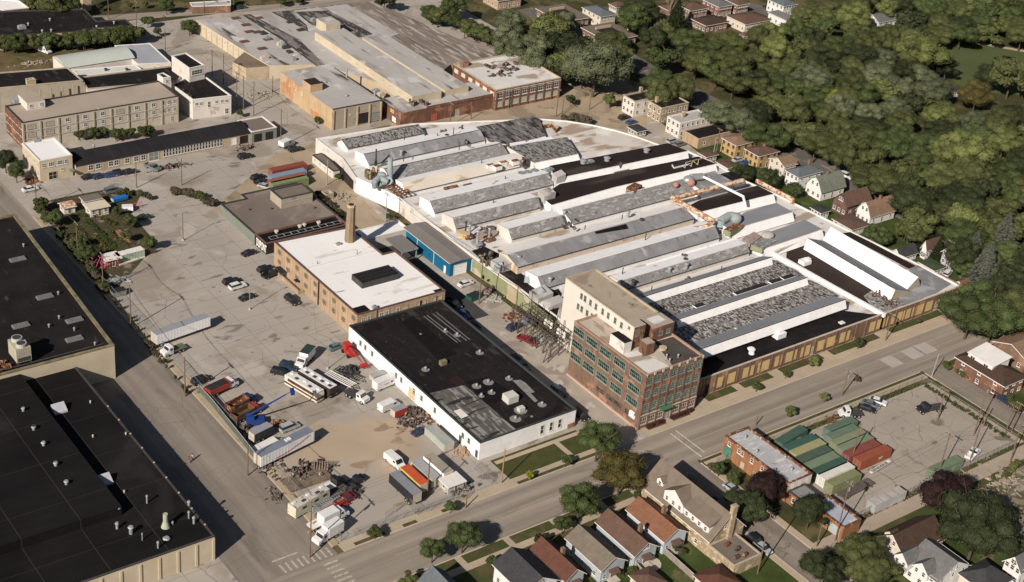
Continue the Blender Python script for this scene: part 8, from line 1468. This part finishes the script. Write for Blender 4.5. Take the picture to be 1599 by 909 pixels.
# the park wood: one tree after another
def inpoly(x, y, poly):
 c = False; n = len(poly)
 for i in range(n):
  x0, y0 = poly[i]; x1, y1 = poly[i-1]
  if (y0 > y) != (y1 > y) and x < (x1-x0)*(y-y0)/(y1-y0)+x0: c = not c
 return c
WOOD = [(860, 30), (960, 60), (1000, 20), (1060, 60), (1190, 60), (1220, 40), (1300, 0), (1340, 0), (1420, -25), (1700, -20), (1750, 420), (1599, 470), (1500, 400), (1400, 330), (1350, 300), (1290, 250), (1180, 225), (1130, 185), (1080, 160), (1020, 150), (940, 130), (870, 120), (800, 90), (760, 40)]
HOLES = [[(1435, 56), (1520, 58), (1700, 85), (1700, 150), (1590, 172), (1560, 182), (1505, 190), (1465, 160), (1440, 120)], [(1445, 128), (1500, 130), (1512, 158), (1490, 178), (1462, 160)], [(1350, 14), (1415, 14), (1415, 42), (1355, 42)], [(930, 120), (975, 122), (975, 152), (860, 150), (870, 125)], [(985, 100), (1040, 140), (1010, 150), (960, 115)], [(1235, 150), (1260, 150), (1262, 172), (1238, 172)], [(1308, 255), (1325, 270), (1390, 300), (1380, 312), (1290, 270)], [(890, 42), (1010, 40), (1010, 66), (900, 66)], [(1020, 25), (1120, 20), (1160, 45), (1090, 55), (1030, 45)], [(1090, 45), (1210, 20), (1260, 38), (1200, 48), (1140, 50)], [(1590, 260), (1599, 250), (1599, 300), (1570, 300)]]
random.seed(77); placed = []
cand = 0
while cand < 9000 and len(placed) < 285:
 cand += 1; X = random.uniform(760, 1680); Y = random.uniform(-20, 460)
 if not inpoly(X, Y, WOOD) or any(inpoly(X, Y, h_) for h_ in HOLES): continue
 x, y = P(X, Y, 6); rad = random.uniform(4.8, 8.6)
 if x > 360 and x < 383 and (y < 330 and random.random() < .6 or 330 < y < 400): continue
 if any((x-a)**2+(y-b)**2 < (.72*(rad+c))**2 for a, b, c in placed): continue
 placed.append((x, y, rad))
WC = {'olive': 'olive green broadleaf tree in the park wood', 'mid': 'mid green broadleaf tree in the park wood', 'dark': 'dark green broadleaf tree in the park wood', 'light': 'yellow-green broadleaf tree in the park wood', 'sage': 'pale sage willow-like tree in the park wood', 'autumn': 'tree turning orange-brown in the park wood'}
LM = [(*P(a, b, 6), c) for a, b, c in ((880, 90, 'between the mown grass and the court buildings'), (1000, 110, 'beyond the park road lamps'), (1110, 110, 'below the low brick house with the dark roof'), (1230, 100, 'left of the park path'), (1320, 60, 'around the grey-roofed pavilion'), (1420, 30, 'along the top edge above the sports field'), (1560, 40, 'at the top right beyond the field path'), (1090, 180, 'across the road from the brick flats'), (1200, 210, 'across the road from the gambrel houses'), (1330, 180, 'in the heart of the park wood'), (1440, 230, 'just south of the park washroom hut'), (1560, 190, 'at the right edge beside the sports field'), (1390, 290, 'along the park road near the white gambrel house'), (1520, 320, 'behind the tall spruces'), (1590, 420, 'at the right edge above the street end'))]
for (x, y, rad) in placed:
 r_ = random.random(); v = CR; dx = x*.63+y*.77
 n1 = math.sin(x*.045)+math.sin(y*.06+1.3)+random.uniform(-1, 1)
 col = 'sage' if n1 > .95 else 'light' if r_ < .10 else 'autumn' if r_ < .085 else 'dark' if r_ < .33 else 'mid' if r_ < .62 else 'olive'
 h = random.uniform(9.5, 14); lm = min(LM, key=lambda q: (q[0]-x)**2+(q[1]-y)**2)[2]; tree(x, y, h, rad*2.15, col, WC[col].replace('in the park wood', lm), 'tree', 'trees of the park wood')
for (tt, a, b, d_, col, lab) in (('D0', 975, 310, 74, 'light', 'large yellow-green oak at the edge of the sports field'), ('D0', 1130, 400, 36, 'dark', 'dark round tree in front of the sports field'), ('D0', 905, 430, 44, 'dark', 'low dark tree left of the park hut'), ('D0', 1390, 450, 44, 'dark', 'dark tree right of the park hut'), ('D0', 1310, 560, 46, 'autumn', 'orange-tinted tree beside the park hut'), ('D0', 1520, 440, 64, 'olive', 'big tree at the right edge of the sports field'), ('D0', 358, 135, 26, 'autumn', 'golden tree by the upper street'), ('D0', 455, 590, 40, 'lime', 'bright yellow-green tree in the middle of the wood'), ('D0', 330, 480, 60, 'sage', 'large sage tree in the middle of the wood'), ('D0', 590, 100, 50, 'light', 'light green tree left of the pavilion'), ('D1', 1240, 60, 70, 'light', 'broad pale yellow-green tree above the park road'),
 ('C0', 1165, 50, 60, 'dark', 'x'), ('C0', 500, 380, 90, 'sage', 'large grey-green tree by the mown grass'), ('C0', 280, 430, 40, 'dark', 'very dark tree beside the brick factory office'), ('C0', 630, 245, 36, 'mid', 'lone rounded tree in front of the nearer court building'), ('B0', 1165, 40, 42, 'mid', 'tree at the top by the small road'), ('B0', 760, 0, 30, 'dark', 'tree at the top edge left of the small road'), ('B0', 990, 55, 12, 'mid', 'small round tree on the bank by the long factory'), ('C0', 705, 110, 56, 'mid', 'tree among the court buildings'), ('C0', 580, 590, 22, 'light', 'yellowish bush beside the apartment block'), ('C0', 345, 590, 16, 'mid', 'shrub on the mown grass edge'), ('C0', 895, 350, 50, 'mid', 'tree beyond the park road bend'), ('C0', 720, 460, 18, 'mid', 'small tree at the park road lamp')):
 if lab != 'x': tp(tt, a, b, d_, col, lab)
x, y = G('s', 690, 40, 8); bt = MB(); random.seed(6)
for k in range(26):
 a = random.random()*6.28; e = Vector((x+math.cos(a)*random.uniform(1, 3.6), y+math.sin(a)*random.uniform(1, 3.6), random.uniform(9, 15))); bt.cyl((x, y, 4+random.random()*3), e, .16, .05, 5)
bt.cyl((x, y, 0), (x, y, 8), .4, .25, 7); solo('bare_tree', bt, mat('pale_bark', (.24, .18, .14), .2, 1.), 'tall bare-branched tree among the houses at the top', 'tree', (x, y, 0))
def hedge(a, b, h, w_, label, col='bush', n=4.5, nm='hedge'):
 a = Vector(a); b = Vector(b); L_ = (b-a).length; mb = MB(); random.seed(int(L_*7))
 for k in range(int(L_*n)):
  c = a.lerp(b, (k+random.random())/(L_*n)); leaf_blob(mb, (c.x+random.uniform(-w_, w_)*.5, c.y+random.uniform(-w_, w_)*.5, h*random.uniform(.3, .55)), max(h*.42, .4), 22, .17, (1, 1, min(1, h)), core=(k % 2 == 0))
 solo(nm, mb, LEAF[col], label, 'hedge', (*((a+b)/2), 0))
hedge((222, 187.7), (294.8, 187.7), .5, 1.0, 'long dark hedge along the street side of the container lot'); hedge((295.0, 186.5), (295.0, 160), .75, 1.5, 'dark hedge along the side-street edge of the container lot')
hedge((233, 156.9), (262, 156.9), .8, 1.2, 'low weedy hedge along the alley side of the container lot', 'brush', 3.)
# fences
mesh_m = bpy.data.materials.new('chain_link'); mesh_m.use_nodes = True; nt = mesh_m.node_tree; bs = nt.nodes['Principled BSDF']; bs.inputs['Base Color'].default_value = (.22, .22, .21, 1); bs.inputs['Alpha'].default_value = .16
def fence(pts, h, label, panel=None, step=3., solid=False, post=.05):
 t = thing('fence', label, 'fence', (*pts[0], 0)); mb = MB(); pn = MB(); rl = MB()
 for a, b in zip(pts, pts[1:]):
  a = Vector(a); b = Vector(b); L_ = (b-a).length; n = max(1, int(L_/step))
  for k in range(n+1): p = a.lerp(b, k/n); mb.cyl((p.x, p.y, 0), (p.x, p.y, h+.05), post, n=5)
  rl.cyl((*a, h), (*b, h), .035, n=4); nn = Vector((-(b-a).y, (b-a).x)).normalized()*.02
  if solid: pn.prism([tuple(a+nn), tuple(a-nn), tuple(b-nn), tuple(b+nn)], .08, h-.04)
  else: pn.poly([(*a, .05), (*b, .05), (*b, h), (*a, h)])
 part('posts', mb, steel, t); part('top_rail', rl, steel if not solid else coping_w, t); part('mesh_panel' if not solid else 'fabric_panel', pn, panel or mesh_m, t)
w1 = [G('A2', 1175, 650), G('A2', 1250, 730), G('A2', 1330, 830), G('A2', 1395, 909), G('A3', 1555, 245)]
fence(w1, 2., 'long fence with grey-green windscreen fabric beside the scrap trucks', fencem, 3., True)
fence([(132.6, G('A3', 1470, 290)[1]), (132.6, 207.8)], 1.9, 'chain link fence along the left street by the lower yard'); fence([(132.6, 207.8), (163, 207.8)], 1.9, 'chain link fence along the main street by the lower yard'); fence([G('B3', 890, 455), G('B3', 760, 540)], 1.9, 'open chain link gate leaf at the yard entrance')
fence([G('B3', 890, 440), G('B3', 955, 515), G('B3', 1250, 420), G('B3', 1235, 360)], 2., 'chain link enclosure around the brush by the yard gate'); fence([G('B3', 1290, 240), G('B3', 1390, 330)], 2., 'chain link gate beside the lawn'); fence([(132.4, 372), (132.4, 254)], 1.8, 'weedy chain link fence along the upper yard and garden')
fence([(222, 188.5), (295.8, 188.5), (295.8, 158)], 1.8, 'chain link fence behind the hedge of the container lot'); fence([(234, 157.2), (294, 157.2)], 2., 'chain link fence between the container lot and the alley'); fence([(312, 151.6), (345, 151.6)], 1.8, 'chain link fence on the vacant lot side of the alley')
fence([G('B0', -2, 500)[:2], G('B0', 60, 480)], 2., 'short fence by the tan front block') if 0 else None
wf_ = mat('grey_garden_fence', (.25, .22, .19), .15, 1.)
for (a, b, lab) in (((870, 720), (1070, 900), 'wooden fence between the pale blue bungalow garden and the next'), ((720, 820), (800, 909), 'wooden fence beside the patio garden')): fence([G('C3', *a), G('C3', *b)], 1.7, lab, wf_, 2., True)
mb = MB().cyl((*G('C3', 815, 800), .02), (*G('C3', 815, 800), .1), 2.4, n=14); solo('patio', mb, stone, 'round stone patio behind the brown-roofed bungalow', 'patio', (*G('C3', 815, 800), 0))
wl = MB(); p = G('B2', 120, 20); wl.box(DX0+.4-3, p[1], 0, .4, 14, 1.); wl.box(DX0-1.5, p[1]-7, 0, 3, .4, 1.); solo('retaining_ledge', wl, w_tan, 'low concrete ledge along the entrance ramp of the brick block', 'ledge', (DX0, p[1], 0))
# poles, lamps, wires
POLES = {}
def pole(key, tt, a, b, h, label, arms=1, tr=False, lamp=False, lean=(0, 0), m_=None, name='utility_pole'):
 x, y = G(tt, a, b, 0); t = thing(name, label, 'utility pole' if not lamp else 'street lamp', (x, y, 0), 'utility poles and lamp posts'); tx, ty = x+lean[0], y+lean[1]; mm = m_ or wood
 part('post', MB().cyl((x, y, 0), (tx, ty, h), .17 if not lamp else .11, .12 if not lamp else .08, 8), mm, t)
 for k in range(arms): part('crossarm', MB().box(tx, ty, h-.5-k*.9, .14, 2.4, .14, .4 if k else 0), mm, t)
 if arms:
  ins = MB()
  for s in (-1., -.5, .5, 1.): ins.cyl((tx, ty+s, h-.36), (tx, ty+s, h-.12), .06, n=6)
  part('insulator', ins, stone, t)
 if tr: part('transformer', MB().cyl((tx+.35, ty, h-2.4), (tx+.35, ty, h-1.4), .3, n=10), steel, t)
 if lamp: part('lamp_arm', MB().cyl((tx, ty, h), (tx+.9, ty, h+.15), .05, n=6), mm, t); part('lamp_head', MB().box(tx+1.1, ty, h+.02, .8, .35, .18), steel, t); part('base', MB().cyl((x, y, 0), (x, y, .5), .32, .28, 8), stone, t)
 POLES[key] = (tx, ty, h-.2); return t
pole('c1', 'A1', 218, 410, 11, 'wooden pole at the garden street corner'); pole('c2', 'A1', 808, 278, 8.5, 'wooden pole behind the garden by the drive', 0); pole('c3', 'A1', 1075, 262, 8.6, 'wooden pole on the weedy mound', 0)
pole('l1', 'A1', 1083, 590, 8.6, 'brown lamp post standing alone in the upper yard', 0, lamp=True, m_=mat('brown_steel', (.12, .08, .06), .1)); pole('l2', 'A2', 1477, 165, 8.6, 'grey lamp post beside the black coupe', 0, lamp=True, m_=steel); pole('l3', 'B2', 422, 515, 7, 'lamp post beside the slatted trailer', 0, lamp=True, m_=steel)
pole('s1', 'A1', 462, 705, 11.5, 'wooden pole by the garden hedge', 1); pole('s2', 'A2', 612, 60, 11.5, 'wooden pole below the pink frame', 1); pole('s3', 'A2', 775, 275, 12.5, 'wooden pole beside the brown fence', 1); pole('s4', 'A2', 1095, 680, 11, 'thin pole at the start of the fabric fence', 1); pole('s5', 'A3', 1465, 280, 9, 'thin pole at the fence bend', 0); pole('s6', 'B3', 317, 765, 14.5, 'tall wooden pole at the street corner', 1, tr=True)
pole('m1', 'B3', 1010, 405, 10.5, 'wooden pole behind the black-sided trailer', 1); pole('m2', 'B3', 1450, 325, 9.5, 'orange-brown wooden pole on the lawn', 0, m_=mat('new_pole_wood', (.33, .19, .09), .1)); pole('m3', 'B3', 1240, 470, 3.4, 'short bollard post by the drive', 0)
pole('n1', 'B2', 1318, 130, 14, 'wooden pole with arms by the green dumpster', 2); pole('n2', 'B2', 1525, 290, 13, 'leaning pole beside the dark blue SUV', 1, lean=(.6, 1)); pole('n3', 'B1', 765, 480, 9.5, 'grey pole in front of the white factory wall', 1, m_=steel); pole('n4', 'B1', 418, 262, 8.6, 'pole beside the long hut', 0, m_=steel)
for i, (a, b, h) in enumerate(((978, 310, 9), (1255, 455, 10), (1322, 500, 11), (1400, 645, 13), (1440, 650, 12), (1500, 685, 12), (643, 115, 8), (808, 160, 10), (1208, 80, 8), (1380, 60, 6))): pole('t%d' % i, 'A0', a, b, h, ['pole beside the blue-grey shed', 'pole left of the tan factory corner', 'pole in the north yard, third from the shed', 'tall pole below the white office, left of three', 'tall pole below the white office, middle of three', 'tall pole below the white office, right of three', 'pole on the north road verge', 'pole at the corner of the black-roofed hall', 'pole on the north road by the terrace', 'pole at the top beside the parked car'][i], 1 if i not in (0, 6) else 0)
for i, (a, b, h) in enumerate(((145, 870, 13), (97, 545, 6), (1145, 745, 8.5), (1492, 640, 7), (1270, 705, 5))): pole('u%d' % i, 'B0', a, b, h, ['tall pole beside the green gatehouse wall', 'steel mast at the corner of the front block', 'pole in front of the red brick wall', 'pole by the brick factory office', 'small post at the brick wall'][i], 1 if i in (0, 2, 3) else 0)
for i, (tt, a, b, h, lp) in enumerate((('C0', 258, 690, 10.5, 0), ('C0', 675, 480, 9, 1), ('C0', 692, 470, 9, 1), ('C0', 683, 178, 8, 1), ('C0', 455, 650, 8, 0), ('C0', 1205, 905, 9, 0), ('C0', 293, 680, 7, 0))): pole('v%d' % i, tt, a, b, h, ['pole at the edge of the mown grass', 'tall grey street lamp on the park road, left of two', 'tall grey street lamp on the park road, right of two', 'grey street lamp by the court buildings', 'pole in the bare brush beyond the factory', 'pole beside the yellow brick flat', 'lower pole near the mown grass'][i], 0 if lp else 1, lamp=bool(lp), m_=steel if lp else None)
for i, (tt, a, b, h, ar, tr, ln) in enumerate((('D2', 510, 675, 7.5, 1, 1, (.6, .2)), ('D2', 768, 350, 8.5, 1, 1, (.4, .3)), ('D2', 1040, 565, 7, 0, 0, (.9, .3)), ('D2', 1075, 820, 8.5, 1, 0, (1.6, 1.2)), ('D2', 1290, 909, 14.5, 2, 1, (.8, .6)), ('D2', 1345, 860, 6, 0, 0, (.8, .4)), ('D2', 1475, 905, 9, 2, 0, (0, 0)), ('D2', 1510, 900, 9, 1, 0, (.6, .3)), ('D3', 1075, 290, 12.5, 1, 0, (.3, .2)), ('D3', 1265, 200, 12, 0, 0, (.4, .2)), ('D3', 1505, 200, 11, 1, 0, (.4, .4)), ('D3', 565, 200, 10.5, 0, 0, (.9, .6)), ('D3', 470, 665, 15.5, 1, 1, (.6, .5)), ('D3', 360, 700, 6.5, 0, 0, (0, 0)), ('D3', 10, 860, 16, 1, 0, (.4, .3)), ('D3', 1572, 680, 10.5, 0, 0, (0, 0)), ('l', 315, 340, 11, 1, 1, (.6, .5)), ('D1', 615, 450, 6, 0, 0, (0, 0)), ('C2', 1440, 850, 3, 0, 0, (0, 0)), ('z3', 925, 480, 8, 0, 0, (.3, .3)))):
 pole('w%d' % i, tt, a, b, h, ['pole with transformer on the lot verge', 'pole with transformer by the boarded factory wall', 'grey traffic lamp pole at the side street corner', 'leaning wooden pole beside the black semi tractor', 'tall pole with equipment beside the white pickup', 'thin pole beside the tall equipment pole', 'double-armed pole by the vacant lot', 'leaning pole by the vacant lot', 'tall pole beside the faded green container', 'pole by the alley fence left of the white pickup', 'pole in the alley near the weedy bush', 'leaning wooden pole between the container rows', 'tall pole rising from the brick shed yard', 'short pole in the side street verge', 'very tall dark pole in front of the stone garage', 'dark pole at the right frame edge', 'pole beside the lavender house', 'short pole by the white gambrel house', 'short post by the shop corner', 'grey pole by the yellow brick flats'][i], ar, bool(tr), lean=ln, m_=steel if i in (2, 19) else None)
def wire(a, b, label, n=3, sag=.9, sp=.9):
 p, q = POLES[a], POLES[b]; mb = MB()
 for j in range(n):
  o_ = (j-(n-1)/2)*sp; pts = []
  for k in range(9): u = k/8; pts.append((p[0]+(q[0]-p[0])*u, p[1]+(q[1]-p[1])*u+o_, p[2]+(q[2]-p[2])*u-sag*4*u*(1-u)))
  mb.tube(pts, .022, 3)
 solo('power_line', mb, dsteel, label, 'power line', p)
for a, b, lab in (('c1', 's1', 'wires between the garden corner pole and the hedge pole'), ('s1', 's2', 'wires between the garden hedge pole and the pole below the pink frame'), ('s2', 's3', 'wires between the pink frame pole and the brown fence pole'), ('s3', 's4', 'wires down the street toward the fabric fence'), ('s4', 's6', 'wires over the fabric fence to the corner pole'), ('n1', 'n2', 'wires over the lane between the dumpster pole and the leaning pole'), ('n1', 'n3', 'wires from the dumpster pole to the white factory wall'), ('t3', 'u0', 'wires across the north yard'), ('t4', 't1', 'wires between the north yard poles'), ('w12', 'w14', 'wires over the side street by the brick shed'), ('w12', 'w8', 'wires over the alley behind the container lot'), ('w8', 'w10', 'wires along the alley to the weedy bush'), ('w4', 'w6', 'wires by the vacant lot'), ('w4', 'w3', 'wires over the container lot corner'), ('u2', 'v0', 'wires along the rail strip'), ('s6', 'm1', 'wires from the corner pole to the trailers')): wire(a, b, lab)
x, y = G('B3', 420, 905, 0)
for o in list(sc.objects):
 if o.type == 'EMPTY' and not o.get('label') : o['label'] = o.name
